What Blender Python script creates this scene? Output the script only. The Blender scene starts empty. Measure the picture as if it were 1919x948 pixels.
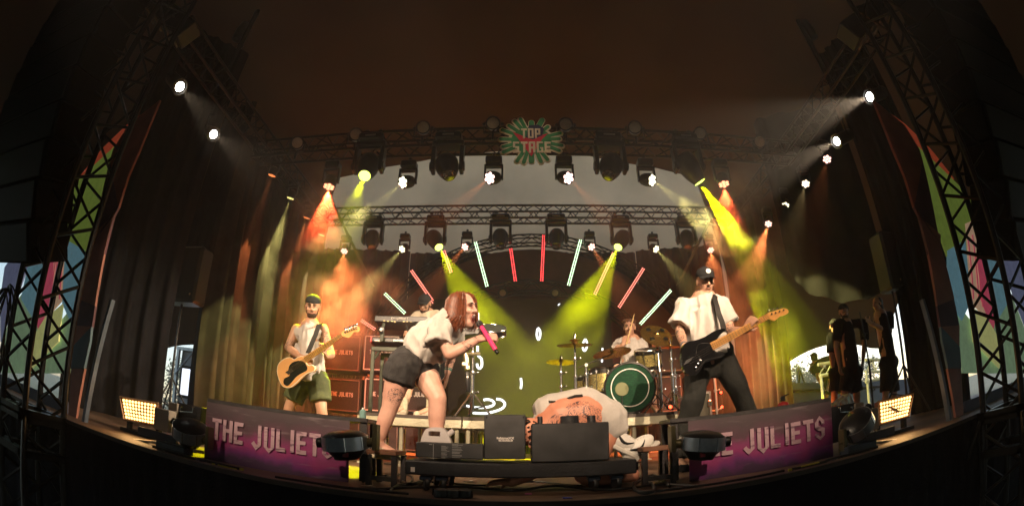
import bpy, math, random
import numpy as np
from mathutils import Vector, Matrix, noise
random.seed(7)
SC = bpy.context.scene
COL = SC.collection
PI = math.pi
# ---------------------------------------------------------------- camera
F_PX, PITCH, YAW, ROLL = 921.1, 0.3793, -0.01102, 0.00183
CAMZ = 0.35
def ray(u, v):
    dx0, dy0 = u - 959.5, 474.0 - v
    dx = dx0*math.cos(ROLL) - dy0*math.sin(ROLL); dy = dx0*math.sin(ROLL) + dy0*math.cos(ROLL)
    r = max(math.hypot(dx, dy), 1e-6)
    th = 2*math.asin(min(1, r/(2*F_PX))); s = math.sin(th)/r
    x, y, z = dx*s, dy*s, math.cos(th)
    Y = z*math.cos(PITCH) - y*math.sin(PITCH); Z = z*math.sin(PITCH) + y*math.cos(PITCH)
    return Vector((x*math.cos(YAW)+Y*math.sin(YAW), -x*math.sin(YAW)+Y*math.cos(YAW), Z))
def at(u, v, Y):
    d = ray(u, v); return Vector((0, 0, CAMZ)) + d*(Y/d.y)
def onfloor(u, v, z=0.0):
    d = ray(u, v); return Vector((0, 0, CAMZ)) + d*((z-CAMZ)/d.z)
def onx(u, v, X):
    d = ray(u, v); return Vector((0, 0, CAMZ)) + d*(X/d.x)
cam = bpy.data.cameras.new("camera"); cam.type = 'PANO'
cam.panorama_type = 'FISHEYE_EQUISOLID'
cam.sensor_width = 36; cam.sensor_fit = 'HORIZONTAL'; cam.lens = 17.28
cam.fisheye_lens = F_PX*36/1919; cam.fisheye_fov = math.radians(180)
cam.clip_start = 0.02; cam.clip_end = 600
camo = bpy.data.objects.new("camera", cam); COL.objects.link(camo)
fw = ray(959.5, 474.0).normalized()
cr, sr = math.cos(ROLL), math.sin(ROLL)
rt = Vector((math.cos(YAW), -math.sin(YAW), 0)); up = rt.cross(fw)
rt2 = rt*cr + up*sr; up2 = -rt*sr + up*cr
camo.matrix_world = Matrix(((rt2.x, up2.x, -fw.x, 0), (rt2.y, up2.y, -fw.y, 0), (rt2.z, up2.z, -fw.z, CAMZ), (0, 0, 0, 1)))
SC.camera = camo
# ---------------------------------------------------------------- world, sun, exposure
W = bpy.data.worlds.new("World"); SC.world = W; W.use_nodes = True
nt = W.node_tree; bg = nt.nodes['Background']
sky = nt.nodes.new('ShaderNodeTexSky'); sky.sky_type = 'NISHITA'; sky.sun_disc = False
sky.sun_elevation = math.radians(24); sky.sun_rotation = math.radians(15)
nt.links.new(sky.outputs[0], bg.inputs[0]); bg.inputs[1].default_value = 0.14
sl = bpy.data.lights.new("sun", 'SUN'); sl.energy = 2.0; sl.angle = math.radians(0.5); sl.color = (1, .93, .82)
so = bpy.data.objects.new("sun", sl); COL.objects.link(so)
so.rotation_euler = (math.radians(90-24), 0, math.radians(180-15)); so.location = (0, 20, 20)
SC.view_settings.view_transform = 'Standard'; SC.view_settings.look = 'None'
SC.view_settings.exposure = 0.55; SC.view_settings.gamma = 1.0
cy = SC.cycles
SC.render.engine = 'CYCLES'
cy.use_denoising = True
cy.max_bounces = 5; cy.diffuse_bounces = 2; cy.glossy_bounces = 2; cy.transmission_bounces = 3
cy.volume_bounces = 1; cy.transparent_max_bounces = 8
cy.sample_clamp_indirect = 4; cy.sample_clamp_direct = 0
cy.caustics_reflective = False; cy.caustics_refractive = False
cy.use_light_tree = True
# ---------------------------------------------------------------- materials
MATS = {}
def mat(name, col, rough=.6, metal=0, var=.15, scale=8, bump=0, bscale=None, emit=None, estr=0, trans=0, spec=.5, coat=0):
    if name in MATS: return MATS[name]
    m = bpy.data.materials.new(name); m.use_nodes = True; n = m.node_tree; b = n.nodes['Principled BSDF']
    b.inputs['Roughness'].default_value = rough; b.inputs['Metallic'].default_value = metal
    b.inputs['Specular IOR Level'].default_value = spec; b.inputs['Coat Weight'].default_value = coat
    tc = n.nodes.new('ShaderNodeTexCoord')
    nz = n.nodes.new('ShaderNodeTexNoise'); nz.inputs['Scale'].default_value = scale; nz.inputs['Detail'].default_value = 5
    n.links.new(tc.outputs['Object'], nz.inputs['Vector'])
    rp = n.nodes.new('ShaderNodeValToRGB'); e = rp.color_ramp.elements
    e[0].position = .3; e[1].position = .7
    e[0].color = [c*(1-var) for c in col]+[1]; e[1].color = [min(1, c*(1+var)) for c in col]+[1]
    n.links.new(nz.outputs['Fac'], rp.inputs[0]); n.links.new(rp.outputs[0], b.inputs['Base Color'])
    if bump:
        bp = n.nodes.new('ShaderNodeBump'); bp.inputs['Strength'].default_value = bump; bp.inputs['Distance'].default_value = .02
        n2 = n.nodes.new('ShaderNodeTexNoise'); n2.inputs['Scale'].default_value = bscale or scale*4; n2.inputs['Detail'].default_value = 4
        n.links.new(tc.outputs['Object'], n2.inputs['Vector'])
        n.links.new(n2.outputs['Fac'], bp.inputs['Height']); n.links.new(bp.outputs[0], b.inputs['Normal'])
    if emit:
        b.inputs['Emission Color'].default_value = (*emit, 1); b.inputs['Emission Strength'].default_value = estr
    MATS[name] = m
    if trans:
        out = n.nodes['Material Output']; t = n.nodes.new('ShaderNodeBsdfTranslucent'); mx = n.nodes.new('ShaderNodeMixShader')
        n.links.new(rp.outputs[0], t.inputs[0]); mx.inputs[0].default_value = trans
        n.links.new(b.outputs[0], mx.inputs[1]); n.links.new(t.outputs[0], mx.inputs[2]); n.links.new(mx.outputs[0], out.inputs[0])
    return m
def glow(name, col, s):
    if name in MATS: return MATS[name]
    m = bpy.data.materials.new(name); m.use_nodes = True; n = m.node_tree; n.nodes.clear()
    o = n.nodes.new('ShaderNodeOutputMaterial'); e = n.nodes.new('ShaderNodeEmission')
    e.inputs[0].default_value = (*col, 1); e.inputs[1].default_value = s; n.links.new(e.outputs[0], o.inputs[0]); MATS[name] = m
    m.cycles.emission_sampling = 'NONE' if s < 30 else 'AUTO'
    return m
BLK = mat('black_metal', (.012, .012, .013), .42, .3, .3, 20, .1)
BLKP = mat('black_plastic', (.009, .009, .01), .35, 0, .3, 20, .08)
CLOTHB = mat('black_cloth', (.011, .011, .013), .95, 0, .4, 3, .4, 60, spec=.1)
STEEL = mat('truss_aluminium', (.13, .125, .12), .45, .8, .2, 12, .1)
DTRUSS = mat('dark_truss', (.014, .014, .014), .4, .7, .3, 12, .1)
CHROME = mat('chrome', (.62, .62, .62), .18, 1, .1, 12)
# ---------------------------------------------------------------- mesh builder
def frame(d, upv=None):
    d = Vector(d).normalized(); a = Vector(upv) if upv is not None else (Vector((0, 0, 1)) if abs(d.z) < .9 else Vector((0, 1, 0)))
    x = a.cross(d)
    if x.length < 1e-5: x = Vector((1, 0, 0)).cross(d)
    x.normalize(); return x, d.cross(x).normalized(), d
class MB:
    def __init__(s): s.v = []; s.f = []; s.m = []; s.mats = []; s.mi = 0
    def use(s, m):
        if m not in s.mats: s.mats.append(m)
        s.mi = s.mats.index(m); return s
    def add(s, vs, fs):
        o = len(s.v); s.v += [Vector(q) for q in vs]; s.f += [tuple(o+i for i in f) for f in fs]; s.m += [s.mi]*len(fs); return s
    def box(s, c, d, ax=None, bev=0):
        c = Vector(c); X, Y, Z = ax if ax else (Vector((1, 0, 0)), Vector((0, 1, 0)), Vector((0, 0, 1)))
        h = [k/2 for k in d]; b = min(bev, *[k*.45 for k in h]) if bev else 0
        if not b:
            vs = [c+X*(h[0]*i)+Y*(h[1]*j)+Z*(h[2]*k) for i in (-1, 1) for j in (-1, 1) for k in (-1, 1)]
            return s.add(vs, [(0, 1, 3, 2), (4, 6, 7, 5), (0, 4, 5, 1), (2, 3, 7, 6), (0, 2, 6, 4), (1, 5, 7, 3)])
        vs = []; ix = {}
        for i in (-1, 1):
            for j in (-1, 1):
                for k in (-1, 1):
                    for a in range(3):
                        q = [h[0]-b, h[1]-b, h[2]-b]; q[a] = h[a]; ix[(i, j, k, a)] = len(vs)
                        vs.append(c+X*(q[0]*i)+Y*(q[1]*j)+Z*(q[2]*k))
        fs = []
        for a in range(3):
            o = [t for t in range(3) if t != a]
            for sg in (-1, 1):
                q = []
                for (p, r) in ((-1, -1), (1, -1), (1, 1), (-1, 1)):
                    k = [0, 0, 0]; k[a] = sg; k[o[0]] = p; k[o[1]] = r; q.append(ix[(*k, a)])
                fs.append(tuple(q if (sg > 0) == (a != 1) else q[::-1]))
        for a in range(3):
            b1, b2 = [t for t in range(3) if t != a]
            for p in (-1, 1):
                for r in (-1, 1):
                    k = [0, 0, 0]; k[b1] = p; k[b2] = r; k1 = list(k); k1[a] = -1; k2 = list(k); k2[a] = 1
                    fs.append((ix[(*k1, b1)], ix[(*k2, b1)], ix[(*k2, b2)], ix[(*k1, b2)]))
        for i in (-1, 1):
            for j in (-1, 1):
                for k in (-1, 1): fs.append((ix[(i, j, k, 0)], ix[(i, j, k, 1)], ix[(i, j, k, 2)]))
        return s.add(vs, fs)
    def tube(s, p0, p1, r0, r1=None, n=8, caps=True, sq=1, upv=None):
        r1 = r0 if r1 is None else r1; p0 = Vector(p0); p1 = Vector(p1)
        if (p1-p0).length < 1e-6: return s
        x, y, d = frame(p1-p0, upv); vs = []
        for p, r in ((p0, r0), (p1, r1)):
            for i in range(n):
                a = 2*PI*i/n; vs.append(p+x*(r*math.cos(a))+y*(r*sq*math.sin(a)))
        fs = [(i, (i+1) % n, n+(i+1) % n, n+i) for i in range(n)]
        if caps: fs += [tuple(range(n))[::-1], tuple(range(n, 2*n))]
        return s.add(vs, fs)
    def path(s, pts, r, n=6, closed=False):
        pts = [Vector(p) for p in pts]; N = len(pts); vs = []; x = None
        for i, p in enumerate(pts):
            a = pts[i-1] if (i or closed) else p; b = pts[(i+1) % N] if (i < N-1 or closed) else p
            d = (b-a).normalized()
            if x is None: x, y, _ = frame(d)
            else:
                x = x-d*x.dot(d); x.normalize(); y = d.cross(x)
            rr = r[i] if isinstance(r, (list, tuple)) else r
            for k in range(n): t = 2*PI*k/n; vs.append(p+x*(rr*math.cos(t))+y*(rr*math.sin(t)))
        fs = []
        for i in range(N if closed else N-1):
            j = (i+1) % N
            for k in range(n): fs.append((i*n+k, i*n+(k+1) % n, j*n+(k+1) % n, j*n+k))
        if not closed: fs += [tuple(range(n))[::-1], tuple(range((N-1)*n, N*n))]
        return s.add(vs, fs)
    def lathe(s, prof, c, d, n=20, sq=1, upv=None):
        c = Vector(c); x, y, d = frame(d, upv); vs = []; L = len(prof)
        for (r, z) in prof:
            for i in range(n): a = 2*PI*i/n; vs.append(c+d*z+x*(r*math.cos(a))+y*(r*sq*math.sin(a)))
        fs = [(k*n+i, k*n+(i+1) % n, (k+1)*n+(i+1) % n, (k+1)*n+i) for k in range(L-1) for i in range(n)]
        fs += [tuple(range(n))[::-1], tuple(range((L-1)*n, L*n))]
        return s.add(vs, fs)
    def ell(s, c, r, ax=None, n=16, m=10):
        c = Vector(c); X, Y, Z = ax if ax else (Vector((1, 0, 0)), Vector((0, 1, 0)), Vector((0, 0, 1))); vs = []; fs = []
        for j in range(1, m):
            t = PI*j/m
            for i in range(n): a = 2*PI*i/n; vs.append(c+X*(r[0]*math.sin(t)*math.cos(a))+Y*(r[1]*math.sin(t)*math.sin(a))+Z*(r[2]*math.cos(t)))
        vs += [c+Z*r[2], c-Z*r[2]]; T = len(vs)-2
        for j in range(m-2):
            for i in range(n): fs.append((j*n+i, (j+1)*n+i, (j+1)*n+(i+1) % n, j*n+(i+1) % n))
        for i in range(n): fs.append((T, i, (i+1) % n)); fs.append((T+1, (m-2)*n+(i+1) % n, (m-2)*n+i))
        return s.add(vs, fs)
    def prism(s, poly, th):
        th = Vector(th); n = len(poly); vs = [Vector(p) for p in poly]; vs += [p+th for p in vs]
        return s.add(vs, [tuple(range(n))[::-1], tuple(range(n, 2*n))]+[(i, (i+1) % n, n+(i+1) % n, n+i) for i in range(n)])
    def sheet(s, grid):
        R = len(grid); C_ = len(grid[0]); vs = [p for row in grid for p in row]
        return s.add(vs, [(i*C_+j, i*C_+j+1, (i+1)*C_+j+1, (i+1)*C_+j) for i in range(R-1) for j in range(C_-1)])
    def xf(s, M):
        s.v = [M @ p for p in s.v]; return s
def link_mesh(name, mb, m=None, parent=None, smooth=False, org=None):
    me = bpy.data.meshes.new(name); o3 = Vector(org) if org is not None else Vector((0, 0, 0))
    me.from_pydata([tuple(p-o3) for p in mb.v], [], mb.f)
    if mb.mats:
        for q in mb.mats: me.materials.append(q)
        me.polygons.foreach_set('material_index', mb.m)
    else: me.materials.append(m)
    if smooth: me.polygons.foreach_set('use_smooth', [True]*len(me.polygons))
    me.update(); o = bpy.data.objects.new(name, me); COL.objects.link(o)
    if smooth == 'auto':
        md = None
        try: me.set_sharp_from_angle(angle=math.radians(40))
        except Exception: pass
    if parent: o.parent = parent
    return o
def tag(o, label=None, cat=None, group=None, kind=None):
    if label: o['label'] = label
    if cat: o['category'] = cat
    if group: o['group'] = group
    if kind: o['kind'] = kind
    return o
def structure(name, mb, m=None, smooth=False, kind='structure'):
    return tag(link_mesh(name, mb, m, smooth=smooth), kind=kind)
SPLIT = {'rail': 'rail', 'clamp': 'clamp', 'lugs': 'lug', 'lens_cells': 'lens_cell', 'latch': 'latch', 'rods': 'rod', 'socket': 'socket'}
def islands(mb, tol=.004):
    par = list(range(len(mb.v)))
    def fd(a):
        while par[a] != a: par[a] = par[par[a]]; a = par[a]
        return a
    for f in mb.f:
        for k in f[1:]: par[fd(k)] = fd(f[0])
    gr = {}
    for i, f in enumerate(mb.f): gr.setdefault(fd(f[0]), []).append(i)
    L = []
    for fs in gr.values():
        vs = [mb.v[k] for i in fs for k in mb.f[i]]; L.append([fs, [min(p[a] for p in vs)-tol for a in range(3)], [max(p[a] for p in vs)+tol for a in range(3)]])
    ch = True
    while ch:
        ch = False
        for i in range(len(L)):
            for j in range(i+1, len(L)):
                A, B = L[i], L[j]
                if len(A[0]) + len(B[0]) > 0 and all(A[1][a] < B[2][a] and B[1][a] < A[2][a] for a in range(3)) and tol > .003 and not getattr(mb, 'cells', False):
                    L[i] = [A[0]+B[0], [min(A[1][a], B[1][a]) for a in range(3)], [max(A[2][a], B[2][a]) for a in range(3)]]; L.pop(j); ch = True; break
            if ch: break
    out = []
    for fs, _, _ in L:
        q = MB(); mp = {}
        for i in fs:
            f2 = []
            for k in mb.f[i]:
                if k not in mp: mp[k] = len(q.v); q.v.append(mb.v[k])
                f2.append(mp[k])
            q.f.append(tuple(f2)); q.m.append(0)
        out.append(q)
    return out
class Thing:
    def __init__(s, name, label, cat, loc=(0, 0, 0), group=None):
        s.o = bpy.data.objects.new(name, None); COL.objects.link(s.o); s.loc = Vector(loc)
        s.o.location = s.loc; s.o.empty_display_size = .1; tag(s.o, label, cat, group)
    def part(s, name, mb, m=None, parent=None, smooth='auto', label=None):
        if name in SPLIT:
            for q in islands(mb): o = link_mesh(SPLIT[name], q, m, parent or s.o, smooth, s.loc)
            return o
        o = link_mesh(name, mb, m, parent or s.o, smooth, s.loc)
        if label: o['label'] = label
        return o
def single(name, label, cat, mb, m=None, group=None, smooth='auto'):
    c = sum((Vector(p) for p in mb.v), Vector())/max(1, len(mb.v)); zmin = min(p.z for p in mb.v); c.z = zmin
    o = link_mesh(name, mb, m, None, smooth, c); o.location = c; return tag(o, label, cat, group)
def kids(o): return [c for c in bpy.data.objects if c.parent == o]
def copy_tree(o, parent=None):
    c = o.copy(); COL.objects.link(c); c.parent = parent
    for ch in kids(o): copy_tree(ch, c)
    return c
def look_rot(d, upv=(0, 0, 1)):
    d = Vector(d).normalized(); return (-d).to_track_quat('Z', 'Y').to_euler()
def spot(name, p, tgt, col, power, deg, blend=.3, r=.03):
    l = bpy.data.lights.new(name, 'SPOT'); l.energy = power; l.color = col; l.spot_size = math.radians(deg); l.spot_blend = blend
    l.shadow_soft_size = r
    o = bpy.data.objects.new(name, l); COL.objects.link(o); o.location = p
    o.rotation_euler = look_rot(Vector(tgt)-Vector(p)); return o
def pad(vals, t):  # linear interpolation through a list
    k = t*(len(vals)-1); i = min(int(k), len(vals)-2); return vals[i].lerp(vals[i+1], k-i)
# ================================================================ SETTING
GZ = -1.25
g = MB(); g.add([(-300, -300, GZ), (300, -300, GZ), (300, 300, GZ), (-300, 300, GZ)], [(0, 1, 2, 3)])
structure('ground', g, mat('grass_ground', (.05, .075, .025), .95, 0, .5, 2, .5, 40))
g = MB(); g.add([(-9, -8, GZ+.004), (9, -8, GZ+.004), (9, 13, GZ+.004), (-9, 13, GZ+.004)], [(0, 1, 2, 3)])
structure('gravel_path', g, mat('dark_gravel', (.035, .034, .036), .95, 0, .5, 5, .5, 60))
# stage deck: black skirt below, plywood deck above
DY = 2.67
XL, XR = -5.4, 7.0
g = MB(); g.box(((XL+XR)/2, (DY+11.5)/2, -.09), (XR-XL, 11.5-DY, .18), bev=.004)
mdeck = mat('stage_plywood', (.13, .075, .045), .6, 0, .45, 1.3, .25, 25)
structure('stage_floor', g, mdeck)
g = MB(); N = 240; rows = []
for z in (-.012, -.5, GZ+.01):
    rows.append([Vector((XL+(XR-XL)*i/N, DY-.012-(.012*math.sin(i*1.9)+.008*math.sin(i*.7))*(.3 if z > -.1 else 1), z)) for i in range(N+1)])
g.sheet(rows)
single('stage_skirt', 'black cloth skirt hanging down the front of the stage', 'skirt', g, mat('navy_skirt', (.006, .0065, .010), .95, 0, .3, 2, .3, 50, spec=.1), smooth=True)
g = MB(); g.box(((XL+XR)/2, DY-.004, -.016), (XR-XL, .03, .03))
single('edge_trim', 'dark wooden trim strip along the stage front edge', 'trim', g, mat('edge_wood', (.03, .02, .012), .6, 0, .4, 6))
# tent membrane
TC = Vector((0, 2, 0)); TRX, TRY, TRZ = 11.0, 12.5, 8.6
def tz(th):
    a = abs(math.degrees(th)); sgn = 1
    if a < 33: return 6.8-.75*(a/33)**2
    if a < 35: return 6.05-4.3*(a-33)/2
    if a < 53.5: return 1.5+.5*abs(math.sin(math.radians((a-38.4)*180/15)))**.8
    if a < 62: return 1.5+2.15*(a-53.5)/8.5
    if a < 70: return 3.65-1.0*(a-62)/8
    if a < 95: return 2.65
    return 2.65-2.3*min(1, (a-95)/10)
g = MB(); NT, NR = 288, 30; rows = []
for j in range(NR+1):
    row = []
    for i in range(NT+1):
        th = -PI+2*PI*i/NT; zb = tz(th); e0 = math.asin(min(.99, zb/TRZ)); e = e0+(PI/2-e0)*(j/NR)
        ripple = 1+.012*abs(math.sin(th*14))*math.cos(e)
        row.append(Vector((TC.x+TRX*math.sin(th)*math.cos(e)*ripple, TC.y+TRY*math.cos(th)*math.cos(e)*ripple, TRZ*math.sin(e))))
    rows.append(row)
g.sheet(rows)
single('tent_canopy', 'huge brown grey tent membrane arching over the whole stage', 'tent', g,
       mat('tent_fabric', (.085, .055, .036), .9, 0, .12, .6, .15, 6, trans=.035, spec=.1), smooth=True)
# rear tent wall (grey fabric, daylight glows through it)
WY = 13.2
g = MB(); rows = []
for j in range(13):
    row = []
    for i in range(61):
        X = -7.6+15.6*i/60; Z = 2.0+10.5*j/12
        row.append(Vector((X, WY-.35*math.cos((i-30)/30*1.2)+.04*math.sin(i*.9), Z)))
    rows.append(row)
g.sheet(rows)
single('tent_rear_wall', 'pale grey tent wall behind the lighting trusses', 'tent wall', g,
       mat('tent_wall_fabric', (.5, .37, .23), .9, 0, .25, .5, .1, 8, trans=.12, spec=.1), smooth=True)
# ---- curtains
def curtain(name, label, p0, p1, z0, z1, amp=.07, folds=14, top=None, m=CLOTHB, group='black stage drapes'):
    p0 = Vector(p0); p1 = Vector(p1); L = (p1-p0).length; n = int(folds*10); d = (p1-p0)/L; nr = Vector((-d.y, d.x, 0)); g = MB(); rows = []
    for j in range(15):
        t = j/14; row = []
        for i in range(n+1):
            s = i/n; zt = z1 if top is None else top(s)
            a = amp*(.5+.5*(1-t)+.2)*(math.sin(s*folds*2*PI+.6*math.sin(s*9)+.5*t)+.35*math.sin(s*folds*4.7*PI+t*2))
            row.append(p0+d*(s*L)+nr*a+Vector((0, 0, z0+(zt-z0)*t)))
        rows.append(row)
    g.sheet(rows); return single(name, label, 'curtain', g, m, group, smooth=True)
curt = mat('drape_cloth', (.022, .02, .019), .85, 0, .35, 4, .3, 60, spec=.15)
curtain('stage_curtain', 'long black side drape left of the guitarist catching orange streaks', (-4.95, 6.4, 0), (-4.85, 10.6, 0), .0, 5.3, .16, 13, m=curt)
curtain('stage_curtain', 'black back drape behind the left guitarist and keyboard stand', (-4.85, 10.7, 0), (-2.6, 10.9, 0), 0, 4.75, .06, 9, m=curt)
curtain('stage_curtain', 'wide black back drape in the centre behind the arch of light bars', (-2.6, 10.95, 0), (2.9, 10.95, 0), 0, 4.72, .05, 20, m=curt)
curtain('stage_curtain', 'black back drape behind the bassist', (2.9, 10.9, 0), (5.0, 10.5, 0), 0, 4.75, .06, 8, m=curt)
curtain('stage_curtain', 'black side drape whose edge falls right of the bass headstock', (5.0, 10.4, 0), (5.15, 8.2, 0), 0, 5.4, .07, 7, m=curt)
a = at(218, 500, 5.0); b = at(333, 500, 5.0)
curtain('wing_curtain', 'dark wing drape between the left painted panel and the loudspeaker on a pole', (-5.75, 4.1, 0), (-4.75, 5.35, 0), -.2, 6.3, .05, 5, group='black wing drapes')
curtain('wing_curtain', 'narrow dark wing drape behind the loudspeaker on a pole', (-5.75, 6.45, 0), (-4.95, 6.35, 0), 2.65, 6.0, .05, 5, group='black wing drapes')
a = at(1652, 600, 5.2)
curtain('wing_curtain', 'dark wing drape hanging right of the stage crew', (5.55, 5.3, 0), (5.75, 4.2, 0), -.2, 6.3, .05, 6, group='black wing drapes')
# swagged dark drape above the crew
g = MB(); rows = []
pts = [(1466, 430), (1472, 480), (1490, 530), (1530, 555), (1580, 566), (1630, 560), (1665, 540)]
for j in range(9):
    row = []
    for i in range(25):
        s = i/24*(len(pts)-1); k = min(int(s), len(pts)-2); u = pts[k][0]*(1-s+k)+pts[k+1][0]*(s-k); v = pts[k][1]*(1-s+k)+pts[k+1][1]*(s-k)
        Y = 7.6-1.3*i/24; p = at(u, v, Y); p.z = p.z+(6.1-p.z)*(j/8); p.y += .06*math.sin(i*1.3); row.append(p)
    rows.append(row)
g.sheet(rows)
single('swag_drape', 'dark drape gathered up in a swag above the stage crew', 'curtain', g, CLOTHB, smooth=True)
# ================================================================ TRUSSES
def truss_parts(p0, p1, w, n, upv=(0, 0, 1), rc=.025, rl=.012, corners=None):
    p0 = Vector(p0); p1 = Vector(p1); x, y, d = frame(p1-p0, upv); h = w/2
    cs = [x*h+y*h, x*-h+y*h, x*-h+y*-h, x*h+y*-h]
    ch = []
    for c in cs:
        m = MB(); m.tube(p0+c, p1+c, rc, n=8); ch.append(m)
    lc = MB()
    for k in range(4):
        a, b = cs[k], cs[(k+1) % 4]
        for i in range(n):
            q0 = p0.lerp(p1, i/n); q1 = p0.lerp(p1, (i+.5)/n); q2 = p0.lerp(p1, (i+1)/n)
            lc.tube(q0+a, q1+b, rl, n=5, caps=False); lc.tube(q1+b, q2+a, rl, n=5, caps=False)
        for q in (p0, p1): lc.tube(q+a, q+b, rl*1.4, n=5)
    return ch, lc
def truss(name, label, p0, p1, w, n, m=STEEL, group=None, **k):
    t = Thing(name, label, 'truss', Vector(p0), group); ch, lc = truss_parts(p0, p1, w, n, **k)
    for c in ch: t.part('chord', c, m)
    t.part('lacing', lc, m); return t
TG = 'lighting trusses over the stage'
FT = Vector((0, 6.45, 4.83)); MT = Vector((0, 9.75, 5.15))
truss('lighting_truss', 'front lighting truss spanning the stage behind the round sign', (-4.6, FT.y, FT.z), (4.9, FT.y, FT.z), .3, 20, DTRUSS, TG)
truss('lighting_truss', 'middle lighting truss with silver lacing above the arch of light bars', (-5.1, MT.y, MT.z), (5.4, MT.y, MT.z), .3, 24, STEEL, TG)
p = at(354, 92, 3.4); q = (-4.75, 9.6, 5.1)
truss('lighting_truss', 'dark left side truss running back beside the black drape', (-4.5, 3.3, 4.95), (-4.5, 9.6, 5.1), .3, 16, DTRUSS, TG)
truss('lighting_truss', 'dark right side truss carrying the small dotted colour lamps', (4.9, 3.3, 4.95), (5.15, 9.8, 5.1), .3, 16, DTRUSS, TG)
# mother-grid pipe hanging under each side of the rig
for sx, lb in ((-1, 'left'), (1, 'right')):
    g = MB()
    a = Vector((sx*4.0+.2, 8.2, 4.9)); b = Vector((sx*3.4+.2, 9.9, 3.6))
    for k in range(2):
        o_ = Vector((0, .25*k, 0)); g.tube(a+o_, b+o_, .016, n=6)
    for k in range(5): g.tube(a.lerp(b, k/4), a.lerp(b, k/4)+Vector((0, .25, 0)), .012, n=5)
    single('rigging_ladder', 'thin slanted ladder rig hanging at the %s end of the middle truss' % lb, 'ladder', g, STEEL, 'slanted ladder rigs')
# PA towers: four legged lattice masts standing on the ground
def tower(sx, x_in, yf, label):
    w = .46; xo = x_in+sx*w/2; yc = yf-w/2
    t = Thing('truss_tower', label, 'tower', (xo, yc, GZ), 'lattice towers at the stage corners')
    ch, lc = truss_parts((xo, yc, GZ+.02), (xo, yc, 6.6), w, 15, (0, 1, 0), .032, .016)
    for c in ch: t.part('chord', c, DTRUSS)
    t.part('lacing', lc, DTRUSS)
    g = MB()
    for z in (.02, .45-0.75, -.02):
        for a, b in (((-1, -1), (1, -1)), ((1, -1), (1, 1)), ((1, 1), (-1, 1)), ((-1, 1), (-1, -1))):
            g.box((xo+(a[0]+b[0])/2*w/2, yc+(a[1]+b[1])/2*w/2, z-.05), (abs(a[0]-b[0])/2*w+.09, abs(a[1]-b[1])/2*w+.09, .06))
    t.part('collar', g, DTRUSS)
    for ax, ay in ((-1, -1), (1, -1), (1, 1), (-1, 1)):
        g = MB(); p0 = Vector((xo+ax*w/2, yc+ay*w/2, .0)); p1 = p0+Vector((ax*.5, ay*.35, GZ+.05))
        g.tube(p0, p1, .022, n=6); g.tube(p0.lerp(p1, .1), (p0.x+ax*.02, p0.y, -.7), .014, n=6); g.box(p1-Vector((0, 0, .03)), (.2, .2, .03))
        t.part('outrigger', g, DTRUSS)
    return t
tower(-1, -3.62, 2.66, 'black lattice tower in front of the left painted mural')
tower(1, 3.72, 2.56, 'black lattice tower in front of the right painted mural')
# coils of cable on the towers
def cable(pts, r=.01, seg=6):
    P = [Vector(p) for p in pts]; out = []
    for i in range(len(P)-1):
        a = P[max(0, i-1)]; b = P[i]; c = P[i+1]; d = P[min(len(P)-1, i+2)]
        for k in range(seg):
            t = k/seg; out.append(.5*((2*b)+(c-a)*t+(2*a-5*b+4*c-d)*t*t+(3*b-a-3*c+d)*t**3))
    out.append(P[-1]); g = MB(); g.path(out, r, 6); return g
RUB = mat('cable_rubber', (.012, .012, .012), .5, 0, .2, 8)
for sx, tx, ty in ((-1, -4.06, 2.15), (1, 4.2, 2.05)):
    g = MB()
    for k in range(7):
        pts = []
        for i in range(25):
            a = 2*PI*i/24; pts.append(Vector((tx+.17*math.cos(a)+.015*math.sin(k*3), ty-.04-.012*k+.02*math.sin(3*a+k), .62+(.3+.02*k)*math.sin(a)-.03*k)))
        g.path(pts, .009, 6)
    single('cable_coil', 'coiled black cables hung on the %s lattice tower' % ('left' if sx < 0 else 'right'), 'cable coil', g, RUB, 'cable coils on the towers')
# diagonal masts rising to the canopy
for (a, b, lb) in (((500, -10, 5.2), (398, 205, 5.2), 'left'), ((1466, -10, 5.2), (1572, 190, 5.2), 'right')):
    g = MB(); p0 = at(*a); p1 = at(*b); g.tube(p0, p1, .055, n=10)
    for k in range(3): q = p0.lerp(p1, .2+.3*k); g.tube(q, q+(p1-p0).normalized()*.05, .065, n=10)
    t = Thing('tent_mast', 'dark slanting tent mast at the upper %s of the stage' % lb, 'mast', p1, 'slanting tent masts'); t.part('pole', g, DTRUSS)
    g = MB(); q = p0.lerp(p1, .3)+Vector((-.12 if lb == 'left' else .12, -.05, -.25)); g.lathe([(.02, -.25), (.09, -.22), (.11, 0), (.09, .2), (.03, .26)], q, (0.15 if lb == 'left' else -.15, 0, 1), 14)
    g.tube(q+Vector((0, 0, .24)), p0.lerp(p1, .25), .012); t.part('chain_hoist', g, BLK)
# big dark rectangular unit at the top of each tower
for sx, u0, u1, lb in ((-1, 300, 372, 'left'), (1, 1606, 1560, 'right')):
    c = at(320 if sx < 0 else 1622, 36 if sx < 0 else 40, 3.0); t = Thing('ceiling_speaker', 'long black case rigged at the top of the %s side truss' % lb, 'speaker', c, 'black cases rigged at the top')
    d = (at(385, 92, 3.2)-at(262, -20, 2.8)) if sx < 0 else (at(1566, 92, 3.2)-at(1690, -20, 2.8)); ax = frame(d, (0, 0, 1))
    g = MB(); g.box(c, (.26, .32, 1.2), ax, .02); t.part('case', g, BLKP)
    g = MB()
    for k in (-.4, -.1, .2, .45): g.box(c+ax[2]*k-ax[1]*.17, (.3, .02, .03), ax); g.ell(c+ax[2]*k-ax[0]*.14, (.02, .02, .02), n=8, m=6)
    t.part('rail', g, STEEL)
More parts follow.
